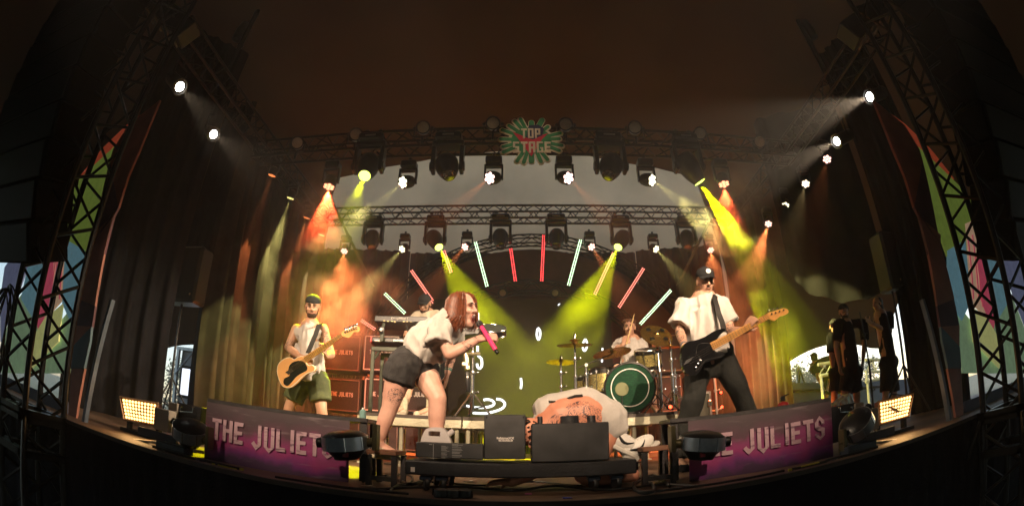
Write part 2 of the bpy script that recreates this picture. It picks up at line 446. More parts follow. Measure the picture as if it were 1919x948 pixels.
# line arrays
for sx, lb in ((-1, 'left'), (1, 'right')):
    z = 6.9; n = 12; path = []
    X0 = -4.2 if sx < 0 else 4.42; Y0 = 1.95
    t = Thing('line_array', 'tall curved black line array hanging at the %s edge' % lb, 'speaker', (X0, Y0, 1.2), 'hanging line arrays')
    ang = 0; y = Y0; 
    for k in range(16):
        h = .36; ang = .0+.0018*k*k
        c = Vector((X0, y, z-h/2)); ax = (Vector((1, 0, 0)), Vector((0, math.cos(ang), math.sin(ang))), Vector((0, -math.sin(ang), math.cos(ang))))
        g = MB(); g.box(c+Vector((sx*.55, 0, 0)), (1.7, .5, h-.012), ax, .02)
        e = t.part('cabinet', g, mat('array_black', (.006, .006, .007), .8, 0, .2, 9, spec=.1))
        g = MB(); g.box(c-ax[1]*.258+Vector((sx*.55, 0, 0)), (1.6, .012, h-.05), ax, .004); t.part('grille', g, mat('speaker_grille', (.008, .008, .009), .6, .2, .5, 120, .5, 300), parent=e)
        z -= h*math.cos(ang); y += h*math.sin(ang)*.6
    g = MB()
    for dx in (-.3, .3): g.tube((X0+dx, Y0, 6.9), (X0+dx*.3, Y0, 8.0), .02)
    t.part('rigging_frame', g, DTRUSS)
for sx, pts in ((-1, [(185, 45), (160, 110), (135, 175), (118, 240), (97, 300), (78, 360), (72, 470)]), (1, [(1760, 30), (1800, 110), (1822, 105), (1845, 180), (1862, 230), (1895, 300), (1912, 330), (1900, 400)])):
    g = cable([at(u, v, 2.2) for u, v in pts], .011)
    off = cable([at(u+16*math.sin(i*1.4), v+6, 2.25) for i, (u, v) in enumerate(pts[:5])], .009); g.add(off.v, off.f)
    single('signal_cable', 'loose black cables hanging beside the %s line array' % ('left' if sx < 0 else 'right'), 'cable', g, RUB, 'cables beside the line arrays')
# ================================================================ MURALS
def poly_px(g, m, pts, Y, th=.02, dy=0):
    g.use(m); g.prism([at(u, v, Y)+Vector((0, dy, 0)) for u, v in pts], (0, th, 0))
def mc(n, c, tr=.8, e=.17): return mat('mural_'+n, c, .8, 0, .45, 5, .05, 20, emit=c, estr=e, spec=.2)  # own emission stands in for daylight coming through the printed cloth
def mural(mir, lb):
    X = (lambda u: u) if not mir else (lambda u: 1932-u*.985)
    def P(l): return [(X(u), v) for u, v in l]
    Y = 3.02
    t = Thing('painted_mural', 'colourful painted hoarding with daylight glow put into its colours behind the %s lattice tower' % lb, 'mural', (-3.9 if not mir else 4.0, Y, GZ), 'painted hoardings beside the stage')
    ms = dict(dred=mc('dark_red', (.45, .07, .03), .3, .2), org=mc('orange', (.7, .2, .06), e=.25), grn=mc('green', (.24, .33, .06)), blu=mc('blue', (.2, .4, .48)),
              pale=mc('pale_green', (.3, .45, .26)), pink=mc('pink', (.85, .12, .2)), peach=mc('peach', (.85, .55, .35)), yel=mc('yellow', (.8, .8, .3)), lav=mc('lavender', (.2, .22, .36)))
    g = MB()
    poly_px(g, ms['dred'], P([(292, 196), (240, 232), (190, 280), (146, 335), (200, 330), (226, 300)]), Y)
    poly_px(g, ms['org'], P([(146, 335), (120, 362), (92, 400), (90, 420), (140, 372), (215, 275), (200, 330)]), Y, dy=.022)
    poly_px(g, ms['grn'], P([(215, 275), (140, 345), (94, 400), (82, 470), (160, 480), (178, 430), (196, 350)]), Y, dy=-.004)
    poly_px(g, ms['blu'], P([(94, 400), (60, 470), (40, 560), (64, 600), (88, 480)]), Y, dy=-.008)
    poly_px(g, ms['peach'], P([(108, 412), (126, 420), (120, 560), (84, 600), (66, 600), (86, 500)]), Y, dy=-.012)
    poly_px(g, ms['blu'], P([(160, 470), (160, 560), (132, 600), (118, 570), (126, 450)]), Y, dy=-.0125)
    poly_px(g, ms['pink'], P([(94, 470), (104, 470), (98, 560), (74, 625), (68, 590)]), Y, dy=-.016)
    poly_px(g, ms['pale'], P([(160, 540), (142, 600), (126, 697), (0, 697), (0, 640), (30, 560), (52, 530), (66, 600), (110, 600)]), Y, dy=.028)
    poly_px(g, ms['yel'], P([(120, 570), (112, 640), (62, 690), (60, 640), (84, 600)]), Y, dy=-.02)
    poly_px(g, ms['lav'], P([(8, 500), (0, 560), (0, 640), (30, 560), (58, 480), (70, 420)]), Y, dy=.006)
    g2 = MB()
    for k, (a, b) in enumerate((((112, 440), (100, 560)), ((120, 450), (110, 560)), ((104, 480), (92, 575)))):
        g.use(ms['pink']); p0 = at(X(a[0]), a[1], Y-.022); p1 = at(X(b[0]), b[1], Y-.022); g.prism([p0, p0+Vector((.025, 0, 0)), p1+Vector((.025, 0, 0)), p1], (0, .003, 0))
    t.part('printed_cloth', g)
    # wooden side strip
    wood = dict(a=mat('strip_red', (.3, .075, .045), .6, 0, .3, 3, .2, 30), b=mat('strip_plum', (.13, .05, .06), .6, 0, .3, 3, .2, 30), c=mat('strip_blue', (.12, .2, .24), .6, 0, .3, 3, .2, 30), d=mat('strip_salmon', (.42, .17, .12), .6, 0, .3, 3, .2, 30))
    g = MB(); Ys = 2.98
    poly_px(g, wood['a'], P([(300, 187), (240, 235), (212, 280), (206, 300), (222, 388), (240, 330), (262, 280), (283, 228)]), Ys, .03)
    poly_px(g, wood['b'], P([(206, 300), (180, 420), (172, 460), (195, 476), (213, 405), (222, 388)]), Ys, .03)
    poly_px(g, wood['d'], P([(213, 405), (172, 440), (172, 460), (146, 560), (178, 573), (195, 476), (215, 395)]), Ys, .03, -.003)
    poly_px(g, wood['b'], P([(146, 560), (136, 609), (172, 612), (178, 573)]), Ys, .03, .001)
    poly_px(g, wood['c'], P([(172, 612), (136, 650), (133, 690), (158, 690), (169, 640)]), Ys, .03, -.006)
    poly_px(g, wood['d'], P([(136, 609), (136, 650), (172, 612)]), Ys, .03, -.001); poly_px(g, wood['d'], P([(133, 690), (128, 790), (141, 790), (158, 690)]), Ys, .03, .002)
    t.part('wooden_strip', g)
    g = MB(); g.use(mat('navy_board', (.045, .055, .09), .7, 0, .25, 3, .1)); a = at(X(0), 697, Y); b = at(X(128), 697, Y)
    g.box(((a.x+b.x)/2-(.5 if not mir else -.5), Y+.03, (a.z+GZ)/2-.01), (abs(a.x-b.x)+1.0, .03, a.z-GZ-.02)); t.part('base_board', g)
    g = MB(); p0 = at(X(206), 520, 2.9); p1 = at(X(140), 905, 2.9); p0 = at(X(206), 560, 2.9)
    g.prism([p0, p0+Vector((.03, 0, 0)), p1+Vector((.04, 0, 0)), p1+Vector((-.01, 0, 0))], (0, .05, 0)); t.part('brace', g, mat('brace_paint', (.12, .15, .19), .5, .2, .2, 8))
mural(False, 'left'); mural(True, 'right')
# ================================================================ LAMPS
LEN = {}
def par(name, label, p, aim, col, estr, dark=False, s=1.0, group='small seven cell moving lamps', hang=True):
    """small moving lamp: hanging base, yoke, round head with seven cells. p = lens centre"""
    p = Vector(p); d = (Vector(aim)-p).normalized(); x, y, _ = frame(d)
    hc = p-d*.11*s
    t = Thing(name, label, 'stage lamp', hc, group)
    g = MB(); g.lathe([(.05, -.11), (.09, -.09), (.108, -.02), (.112, .09), (.104, .10)], hc, d, 16); g.v = [hc+(q-hc)*s for q in g.v]; hd = t.part('head', g, BLKP)
    g = MB(); em = glow('cell_%s' % name+str(col), col, estr) if not dark else mat('dark_lens', (.05, .05, .05), .15, 0)
    for k in range(7):
        o_ = Vector((0, 0, 0)) if k == 0 else (x*math.cos(k*PI/3)+y*math.sin(k*PI/3))*.066*s
        g.lathe([(.031*s, 0), (.028*s, .008*s), (.012*s, .014*s)], hc+d*(.101*s)+o_, d, 10)
    t.part('lens_cells', g, em, parent=hd)
    if hang:
        piv = hc+Vector((0, 0, 0)); top = piv+Vector((0, 0, .24*s))
        g = MB()
        for sg in (-1, 1):
            g.box(piv+Vector((sg*.135*s, 0, .09*s)), (.03*s, .08*s, .24*s), None, .01)
        g.box(top-Vector((0, 0, .03*s)), (.3*s, .1*s, .04*s), None, .01); t.part('yoke', g, BLKP)
        g = MB(); g.box(top+Vector((0, 0, .06*s)), (.26*s, .2*s, .13*s), None, .02); g.tube(top+Vector((0, 0, .12*s)), top+Vector((0, 0, .2*s)), .03*s)
        t.part('base', g, BLKP)
    return t
def bigmover(label, p, aim, lit=None, s=1.0, bright=30):
    """large moving head hanging from the truss. p = centre of the yoke pivot"""
    p = Vector(p); d = (Vector(aim)-p).normalized(); x, y, _ = frame(d, (0, 0, 1))
    t = Thing('moving_head', label, 'moving head', p, 'large moving heads')
    g = MB(); g.lathe([(.10, -.26), (.17, -.22), (.205, -.1), (.2, .05), (.165, .2), (.125, .3), (.12, .33), (.09, .34)], p, d, 22, 1.0); g.v = [p+(q-p)*s for q in g.v]; hd = t.part('head', g, BLKP)
    g = MB(); g.lathe([(.105*s, .0), (.1*s, .012*s), (.04*s, .024*s)], p+d*.335*s, d, 20); t.part('lens', g, glow('lens_'+str(lit), (.75, 1, .12), 3.2) if lit else mat('dark_lens', (.02, .02, .025), .08, 0, coat=1), parent=hd)
    for sg in (-1, 1):
        g = MB(); g.box(p+Vector((sg*.245*s, 0, .13*s)), (.07*s, .2*s, .5*s), None, .03*s); g.lathe([(.09*s, 0), (.08*s, .02*s)], p+Vector((sg*.28*s, 0, 0)), (sg, 0, 0), 14); t.part('yoke_arm', g, BLKP)
    g = MB(); g.box(p+Vector((0, 0, .43*s)), (.56*s, .24*s, .12*s), None, .03*s); g.box(p+Vector((0, 0, .56*s)), (.46*s, .34*s, .16*s), None, .03*s); b = t.part('base', g, BLKP)
    g = MB(); g.box(p+Vector((0, -.172*s, .56*s)), (.2*s, .006, .035*s)); t.part('display', g, mat('display_grey', (.2, .2, .2), .3, 0), parent=b)
    g = MB()
    for sg in (-1, 1): g.box(p+Vector((sg*.13*s, 0, .68*s)), (.04*s, .06*s, .1*s)); g.tube(p+Vector((sg*.13*s-.03, 0, .75*s)), p+Vector((sg*.13*s+.03, 0, .75*s)), .045*s, n=10)
    t.part('clamp', g, STEEL); return t
LIME = (.92, 1, .0); ORG = (1, .25, .07); RED = (1, .11, .03); WRM = (1, .72, .3); YEL = (1, .85, .25)
def beam(p, aim, col, power, deg, blend=.35):
    d = (Vector(aim)-Vector(p)).normalized(); return spot('spot_beam', Vector(p)+d*.05, aim, col, power, deg, blend, .02)
FYL = 6.2; MYL = 9.5
# ---- front truss large movers
for (u, v, aim, lit, lb) in (
    (690, 312, (640, 450, 5.4), LIME, 'large moving head at the left of the front truss throwing a lime beam'),
    (838, 312, (905, 620, 4.5), None, 'large unlit moving head on the front truss left of the round sign'),
    (1145, 312, (1060, 640, 4.5), None, 'large unlit moving head on the front truss right of the round sign'),
    (1291, 312, (1425, 520, 6.75), LIME, 'large moving head at the right of the front truss throwing the brightest lime beam')):
    p = at(u, v, 6.35); q = at(*aim); bigmover(lb, p, q, lit, .9, 14 if u > 1000 else 8)
    if lit: 
        d = (q-p).normalized(); beam(p+d*.33, q, LIME, 13000 if u > 1000 else 2800, 22, .25)
# ---- middle truss large movers
for k, (u, aim, lit) in enumerate(((698, (690, 600, 8.5), None), (815, (925, 650, 8.2), LIME), (938, (950, 600, 8.3), None), (1043, (1040, 600, 8.3), None), (1165, (1065, 650, 8.2), LIME), (1287, (1300, 620, 8.4), None))):
    p = at(u, 447 if k in (2, 3) else 449, 9.55); q = at(*aim)
    lb = ['far left unlit moving head on the middle truss', 'moving head on the middle truss throwing the left lime beam behind the singer', 'unlit moving head on the middle truss just left of the centre red light bar', 'unlit moving head on the middle truss just right of the centre red light bar', 'moving head on the middle truss throwing the lime beam over the drummer', 'far right unlit moving head on the middle truss'][k]
    bigmover(lb, p, q, lit, .84, 14)
    if lit: d = (q-p).normalized(); beam(p+d*.3, q, LIME, 9000, 26, .45)
# ---- front truss small lamps
for (u, v, aim, c, pw, dg, lb) in (
    (616, 351, (600, 600, 6.7), RED, 34, 56, 'red glowing small lamp at the left end of the front truss'),
    (754, 342, (690, 401, 6.35), YEL, 60, 26, 'small lamp with pale yellow beam between the two left movers of the front truss'),
    (917, 334, (850, 392, 6.35), ORG, 60, 26, 'small lamp with orange beam left below the round sign'),
    (1066, 334, (1126, 396, 6.35), ORG, 60, 26, 'small lamp with orange beam right below the round sign'),
    (1223, 338, (1300, 398, 6.35), YEL, 110, 26, 'small lamp with pale yellow beam left of the brightest lime beam'),
    (1357, 346, (1368, 600, 6.7), RED, 34, 56, 'red glowing small lamp at the right end of the front truss')):
    p = at(u, v, FYL); q = at(*aim); par('small_moving_lamp', lb, p, q-Vector((0, .8, 0)), (1, .3, .15) if c == RED else tuple(min(1, k*.5+.5) for k in c), 2.6, s=.95)
    beam(p, q, c, pw*28, dg)
for (u, v, aim, c, pw, dg, lb) in (
    (645, 471, (640, 600, 9.4), ORG, 190, 60, 'small orange red lamp at the left end of the middle truss'),
    (753, 467, (690, 540, 9.3), YEL, 110, 26, 'small pale yellow lamp second from left on the middle truss'),
    (871, 463, (815, 530, 9.3), ORG, 110, 26, 'small orange lamp just left of the inner white light bar on the middle truss'),
    (1109, 463, (1155, 535, 9.3), ORG, 130, 26, 'small orange lamp just right of the inner white light bar on the middle truss'),
    (1230, 467, (1290, 535, 9.3), YEL, 110, 26, 'small pale yellow lamp second from right on the middle truss'),
    (1332, 469, (1345, 600, 9.3), ORG, 190, 60, 'small orange red lamp at the right end of the middle truss')):
    p = at(u, v, MYL); q = at(*aim); par('small_moving_lamp', lb, p, q-Vector((0, .8, 0)), tuple(min(1, k*.65+.35) for k in c), 2.2, s=.85)
    beam(p, q, c, pw*24, dg)
# ---- right side truss dotted lamps and their left twins (unlit seen from the back)
for k, (u, v, c, Y) in enumerate(((1550, 299, ORG, 5.55), (1510, 345, WRM, 6.5), (1472, 386, YEL, 7.5), (1440, 420, ORG, 8.4))):
    X = 4.95; p = onx(u, v, X); q = Vector((p.x-2.3, p.y+.5, 0)); 
    par('small_moving_lamp', ['nearest', 'second', 'third', 'farthest'][k]+' dotted lamp hanging from the right side truss', p, q-Vector((0, 2.5, 0)), tuple(min(1, t*.6+.4) for t in c), 2.0, s=.8, group='dotted lamps on the right side truss')
    beam(p, q, c, (260, 420, 600, 700)[k], 34, .6)
for k, (v, c) in enumerate(((300, ORG), (330, YEL), (365, ORG), (400, WRM))):
    p = Vector((-4.45, 6.9+.9*k, 4.62)); q = Vector((-5.0, p.y+.35, 2.2))
    par('small_moving_lamp', ['nearest', 'second', 'third', 'farthest'][k]+' dark small lamp under the left side truss washing the drape', p, q, c, 1.0, s=.8, group='small lamps under the left side truss')
    beam(p, q, c, 1300, 18, .5)
# ---- round white lamps on the top of the front truss
for k, u in enumerate((557, 667, 793, 924, 1060, 1190, 1312, 1424)):
    v = (268, 252, 239, 231, 233, 239, 250, 266)[k]; p = at(u, v, 6.25)
    t = Thing('audience_lamp', ['leftmost dim round lamp standing on the front truss', 'dim round lamp standing on the front truss above the left lime mover', 'dim round lamp on the front truss above the left pair of small lamps', 'dim round lamp on the front truss just left of the round sign', 'dim round lamp on the front truss just right of the round sign', 'dim round lamp standing on the front truss above the right dark mover', 'dim round lamp on the front truss above the right lime mover', 'rightmost dim round lamp standing on the front truss'][k], 'lamp', p, 'round audience lamps on the front truss')
    d = Vector((-p.x*.1, -1, -.35)).normalized(); s = .8
    g = MB(); g.lathe([(.05, -.16), (.1, -.12), (.115, .0), (.118, .02), (.1, .02), (.095, 0)], p, d, 20); h = t.part('housing', g, BLKP)
    g = MB(); g.lathe([(.094, .002), (.06, .02), (.02, .028)], p, d, 18); t.part('lens', g, mat('milky_lens', (.5, .45, .38), .25, 0, .1, 30, .3, 60), parent=h)
    g = MB()
    for sg in (-1, 1): g.box(p+Vector((sg*.14, .03, -.07)), (.015, .04, .2))
    g.box(p+Vector((0, .03, -.17)), (.3, .04, .02)); g.tube(p+Vector((0, .03, -.17)), p+Vector((0, .05, -.3)), .02)
    for sg in (-1, 1): g.tube(p+Vector((sg*.12, .03, 0)), p+Vector((sg*.17, .03, 0)), .022, n=8)
    t.part('yoke', g, BLKP)
# ---- four white profile lamps on the side trusses
for (u, v, Y, aim, pw, lb) in (
    (337, 163, 3.75, (-.3, 3.6, .9), 420, 'bright white lamp high on the left, the one nearer the camera'),
    (400, 252, 5.2, (.4, 3.6, .9), 380, 'bright white lamp high on the left, the one nearer the drape'),
    (1630, 182, 3.95, (-.6, 4.2, 2.0), 560, 'bright white lamp high on the right throwing the widest smoky beam'),
    (1568, 265, 5.0, (-.2, 5.2, 1.8), 420, 'bright white lamp high on the right just above the dotted lamps')):
    p = at(u, v, Y); q = Vector(aim); d = (q-p).normalized(); dv = (d*.8+(Vector((0, 0, .35))-p).normalized()*.05).normalized()
    t = Thing('profile_lamp', lb, 'stage lamp', p, 'white lamps on the side trusses')
    g = MB(); g.lathe([(.07, -.42), (.1, -.4), (.105, -.1), (.12, -.02), (.125, .02), (.105, .02), (.1, 0)], p, dv, 20); h = t.part('housing', g, BLKP)
    g = MB(); g.lathe([(.07, -.0), (.05, .015), (.02, .02)], p, dv, 18); t.part('lens', g, glow('white_lens', (1, .95, .88), 18), parent=h)
    g = MB()
    for sg in (-1, 1): g.box(p-dv*.2+Vector((0, sg*.13, .12)), (.03, .012, .3))
    g.box(p-dv*.2+Vector((0, 0, .28)), (.04, .28, .02)); g.tube(p-dv*.2+Vector((0, 0, .28)), p-dv*.2+Vector((0, 0, .42)), .025); t.part('yoke', g, BLK)
    beam(p+dv*.04, q, (1, .76, .52), pw*(.7 if u < 1000 else 4.0), 26, .6)
# ---- light bars and the two arches
YA = 10.0
AC = at(1000, 790, YA)
def arch(label, r, w, n, a0, a1, m=DTRUSS):
    t = Thing('arch_truss', label, 'truss', (AC.x, YA, 0), 'half round trusses behind the drums'); 
    for rr in (r-w/2, r+w/2):
        for yy in (-w/2, w/2):
            g = MB(); g.path([Vector((AC.x+rr*math.cos(a0+(a1-a0)*i/n), YA+yy+.12, AC.z+rr*math.sin(a0+(a1-a0)*i/n))) for i in range(n+1)], .02, 6); t.part('chord', g, m)
    g = MB()
    for i in range(n):
        t0 = a0+(a1-a0)*i/n; t1 = a0+(a1-a0)*(i+1)/n; sg = 1 if i % 2 else -1
        P = lambda rr, a, yy: Vector((AC.x+rr*math.cos(a), YA+yy+.12, AC.z+rr*math.sin(a)))
        for yy in (-w/2, w/2): g.tube(P(r-sg*w/2, t0, yy), P(r+sg*w/2, t1, yy), .011, n=5)
        for rr in (-w/2, w/2): g.tube(P(r+rr, t0, -w/2*sg), P(r+rr, t1, w/2*sg), .011, n=5)
    t.part('lacing', g, m); return t
R1 = (at(1000, 534, YA)-AC).length; R2 = (at(1000, 446, YA)-AC).length
arch('inner half round truss framing the dark video screen', R1, .24, 32, .12, PI-.12)
arch('outer half round truss holding the outer ends of the light bars', R2, .2, 40, .12, PI-.12)
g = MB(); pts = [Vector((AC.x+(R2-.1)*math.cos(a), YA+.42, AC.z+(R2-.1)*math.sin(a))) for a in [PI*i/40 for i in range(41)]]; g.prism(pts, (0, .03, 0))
single('backing_cloth', 'black cloth tinted with painted red bar light, stretched inside the outer half round truss', 'backdrop', g, mat('red_lit_cloth', (.075, .028, .024), .85, 0, .3, 3, .2, 50))  # red light of the bars is put into the cloth colour
bars = [(677, 600, 704, 618, 'r'), (721, 550, 760, 588, 'w'), (771, 507, 822, 580, 'r'), (832, 470, 846, 512, 'r'), (891, 454, 913, 538, 'w'), (957, 466, 966, 528, 'R'), (1019, 441, 1015, 528, 'R'), (1088, 450, 1065, 536, 'w'), (1150, 474, 1114, 553, 'r'), (1206, 503, 1159, 577, 'r'), (1257, 544, 1199, 608, 'w')]
GB = {'r': glow('bar_pink', (1, .22, .16), 3.0), 'R': glow('bar_red', (1, .06, .06), 3.0), 'w': glow('bar_white', (.62, 1, .55), 3.2)}
nm = ['pink light bar at the far left beside the guitar headstock', 'greenish white light bar above the upper keyboard', 'pink light bar behind the keyboard player', 'short pink light bar inside the left lime beam', 'greenish white light bar left of the centre, above the singer', 'red light bar just left of the centre', 'tall red light bar at the centre top', 'greenish white light bar just right of the centre', 'pink light bar inside the right lime beam', 'pink light bar above the drummer', 'greenish white light bar right of the drummer']
for k, (u0, v0, u1, v1, c) in enumerate(bars):
    p0 = at(u0, v0, YA-.2); p1 = at(u1, v1, YA-.2); x, y, d = frame(p1-p0, (0, 1, 0)); L = (p1-p0).length; t = Thing('light_bar', nm[k], 'light bar', p0, 'light bars fanned round the arch')
    if y.y > 0: y = -y
    g = MB(); g.box((p0+p1)/2, (.085, .05, L), (x, y, d)); t.part('housing', g, BLKP)
    g = MB(); n = int(L/.042)
    for i in range(n):
        for s in (-.021, .021):
            c_ = p0+d*(L*(i+.5)/n)+x*s+y*.027; g.box(c_, (.019, .006, .024), (x, y, d))
    t.part('led_row', g, GB[c])
for k, (u, v) in enumerate(((942, 549), (1040, 549), (1131, 581))):
    p = at(u, v, YA-.1); t = Thing('audience_lamp', ['dim round lamp on the inner arch left of centre', 'dim round lamp on the inner arch right of centre', 'dim round lamp on the inner arch towards the drummer'][k], 'lamp', p, 'round lamps on the inner arch')
    g = MB(); g.lathe([(.05, -.14), (.1, -.1), (.115, .02), (.09, .02)], p, (0, -1, -.15), 18); t.part('housing', g, BLKP)
    g = MB(); g.lathe([(.085, .01), (.05, .03), (.01, .036)], p, (0, -1, -.15), 16); t.part('lens', g, MATS['milky_lens'])
# ---- video screen with white strokes
t = Thing('video_screen', 'dark video screen in the centre showing thin white curved strokes', 'screen', at(985, 775, 9.6))
a = at(812, 560, 9.6); b = at(1152, 775, 9.6); g = MB(); g.box(((a.x+b.x)/2, 9.66, (.45+a.z)/2), (b.x-a.x, .1, a.z-.45)); t.part('panel', g, mat('screen_surface', (.03, .025, .025), .8, 0, .1, 40, spec=.15))
g = MB()
def stroke(pts, r=.022): 
    P = [at(u, v, 9.595) for u, v in pts]; g.add(*(lambda c: (c.v, c.f))(cable(P, r, 5)))
stroke([(1008, 614), (1012, 620), (1012, 630), (1009, 636), (1006, 628), (1007, 618), (1009, 615)], .024)
stroke([(1097, 635), (1100, 642), (1099, 652), (1095, 657), (1092, 650), (1093, 642), (1097, 635)], .02)
stroke([(1129, 652), (1129, 662), (1128, 678)], .018); stroke([(976, 708), (977, 718), (976, 728)], .022)
stroke([(896, 586), (896, 606)], .022); stroke([(895, 648), (896, 665), (902, 672), (903, 684), (899, 690), (895, 687), (894, 681)], .024)
stroke([(906, 749), (914, 748), (922, 750), (926, 755), (922, 760), (908, 763), (890, 763), (874, 760)], .026)
stroke([(930, 747), (940, 749), (946, 756), (942, 764), (928, 770), (908, 774), (886, 773)], .026)
stroke([(1047, 570), (1048, 571)], .03)
t.part('picture_strokes', g, glow('stroke_white', (.95, .97, 1), 1.6))
# ---- lettering
LET = {'T': [(0, .82, .6, .18), (.2, 0, .2, .82)], 'H': [(0, 0, .2, 1), (.4, 0, .2, 1), (.2, .42, .2, .18)], 'E': [(0, 0, .2, 1), (.2, .82, .35, .18), (.2, .42, .3, .17), (.2, 0, .35, .18)],
       'J': [(.32, .1, .2, .9), ('p', [(-.06, .14), (.1, .26), (.2, .15), (.32, .1), (.52, .1), (.22, -.14)])], 'U': [(0, .1, .2, .9), (.4, .1, .2, .9), ('p', [(0, .1), (.2, .1), (.3, .05), (.4, .1), (.6, .1), (.3, -.16)])],
       'L': [(0, 0, .2, 1), (.2, 0, .32, .18)], 'I': [(.1, 0, .2, 1)], 'S': [('p', [(0, .76), (.2, .76), (.28, .86), (.28, 1.05)]), ('p', [(.28, .86), (.36, .76), (.56, .8), (.28, 1.05)]), (.36, .64, .2, .14), (0, .5, .2, .26), ('p', [(0, .5), (.2, .36), (.56, .3), (.56, .46), (.36, .52), (.2, .62)]), (.36, .12, .2, .22), ('p', [(0, .12), (.28, -.08), (.28, .06), (.2, .14)]), ('p', [(.28, -.08), (.56, .12), (.36, .14), (.28, .06)]), (0, .12, .2, .13)],
       'O': [(0, 0, .2, 1), (.38, 0, .2, 1), (.2, .84, .18, .16), (.2, 0, .18, .16)], 'P': [(0, 0, .2, 1), (.2, .84, .2, .16), (.36, .42, .2, .58), (.2, .36, .36, .16)], 'A': [(0, 0, .2, 1), (.38, 0, .2, 1), (.2, .84, .18, .16), (.2, .38, .18, .16)],
       'G': [(0, 0, .2, 1), (.2, .84, .38, .16), (.2, 0, .38, .16), (.4, .16, .18, .32), (.3, .36, .1, .12)], ' ': [], 'S2': [(0, .84, .56, .16), (0, .48, .2, .36), (.2, .42, .36, .17), (.36, .0, .2, .42), (0, 0, .36, .16)]}
ADV = {'I': .42, ' ': .42, 'J': .68}
def letters(g, text, o, X, Y, h, th, alt=False, wd=.78, jit=0):
    """writes text into g, starting at o along X, up Y, height h, extruded by th (vector)"""
    c = 0; rnd = random.Random(3)
    for ch in text:
        jy = rnd.uniform(-jit, jit)
        for s in LET['S2' if (alt and ch == 'S') else ch]:
            poly = s[1] if s[0] == 'p' else [(s[0], s[1]), (s[0]+s[2], s[1]), (s[0]+s[2], s[1]+s[3]), (s[0], s[1]+s[3])]
            g.prism([o+X*((c+a)*h*wd)+Y*((b+jy)*h) for a, b in poly], th)
        c += ADV.get(ch, .7)
    return c*h*wd
def textlen(text, h, wd=.78): return sum(ADV.get(c, .7) for c in text)*h*wd
# ---- cabinet fronts with the band name
CABM = mat('cabinet_tolex', (.03, .022, .02), .7, 0, .3, 30, .3, 120); CABG = mat('cabinet_grille', (.045, .03, .026), .8, 0, .3, 40, .3, 160)
PIPE = mat('white_piping', (.75, .68, .62), .5, 0, .1, 9); PIPE_SHADED = mat('shaded_piping', (.22, .15, .12), .6, 0, .2, 9); LWH = mat('white_lettering', (.75, .7, .66), .6, 0, .1, 9)  # second piping is a shaded copy: shade put into the white piping's colour
def cab(u0, v0, u1, v1, Y, lit, lb, txt=True):
    a = at(u0, v0, Y); b = at(u1, v1, Y); t = Thing('speaker_cabinet', lb, 'speaker cabinet', ((a.x+b.x)/2, Y+.2, b.z), 'dark speaker cabinets with the band name')
    cx, cz, w, h = (a.x+b.x)/2, (a.z+b.z)/2, b.x-a.x, a.z-b.z
    g = MB(); g.box((cx, Y+.22, cz), (w, .4, h), None, .012); t.part('box', g, CABM)
    g = MB(); g.box((cx, Y+.012, cz), (w-.08, .02, h-.08)); t.part('grille', g, CABG)
    g = MB(); z0 = cz-h/2+.04; z1 = cz+h/2-.04; x0 = cx-w/2+.04; x1 = cx+w/2-.04; q = Y-.004; r = .012
    for A, B in (((x0, q, z1), (x1, q, z1)), ((x0, q, z0), (x0, q, z1)), ((x1, q, z0), (x1, q, z1)), ((x0, q, z0), (x1, q, z0))): g.tube(A, B, r, n=6)
    t.part('piping', g, PIPE if lit else PIPE_SHADED)
    if txt:
        g = MB(); L = textlen('THE JULIETS', .075); letters(g, 'THE JULIETS', Vector((cx-L/2, Y-.002, cz-.02)), Vector((1, 0, 0)), Vector((0, 0, 1)), .075, (0, -.004, 0)); t.part('lettering', g, LWH)
names = {(0, 0): 'upper cabinet beside the left guitarist', (0, 1): 'cabinet low behind the left guitarist', (1, 0): 'upper cabinet behind the keyboard stand', (1, 1): 'white piped cabinet low behind the keyboard stand', (2, 0): 'upper cabinet hidden mostly by the singer', (2, 1): 'low cabinet hidden mostly by the singer'}
for i, (u0, u1) in enumerate(((609, 675), (682, 748), (754, 812))):
    for j, (v0, v1) in enumerate(((625, 699), (705, 776))):
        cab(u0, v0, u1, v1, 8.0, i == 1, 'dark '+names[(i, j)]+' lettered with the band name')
    u2, v2 = (u0+3, 782); a = at(u0, 780, 8.0); b = at(u1, 780, 8.0)
    cab(u0, 781, u1, 850, 8.0, False, ['dark cabinet at floor level behind the left desk', 'dark cabinet at floor level behind the keyboard stand legs', 'dark cabinet at floor level behind the riser'][i], False)
for i, (u0, u1) in enumerate(((1232, 1282), (1290, 1348))):
    for j, (v0, v1) in enumerate(((625, 697), (703, 772))):
        cab(u0, v0, u1, v1, 8.3, i == 1 and j == 1, 'dark '+['upper', 'lower'][j]+' cabinet '+['behind the cymbal stands', 'seen between the bassist legs and the drums'][i], False)
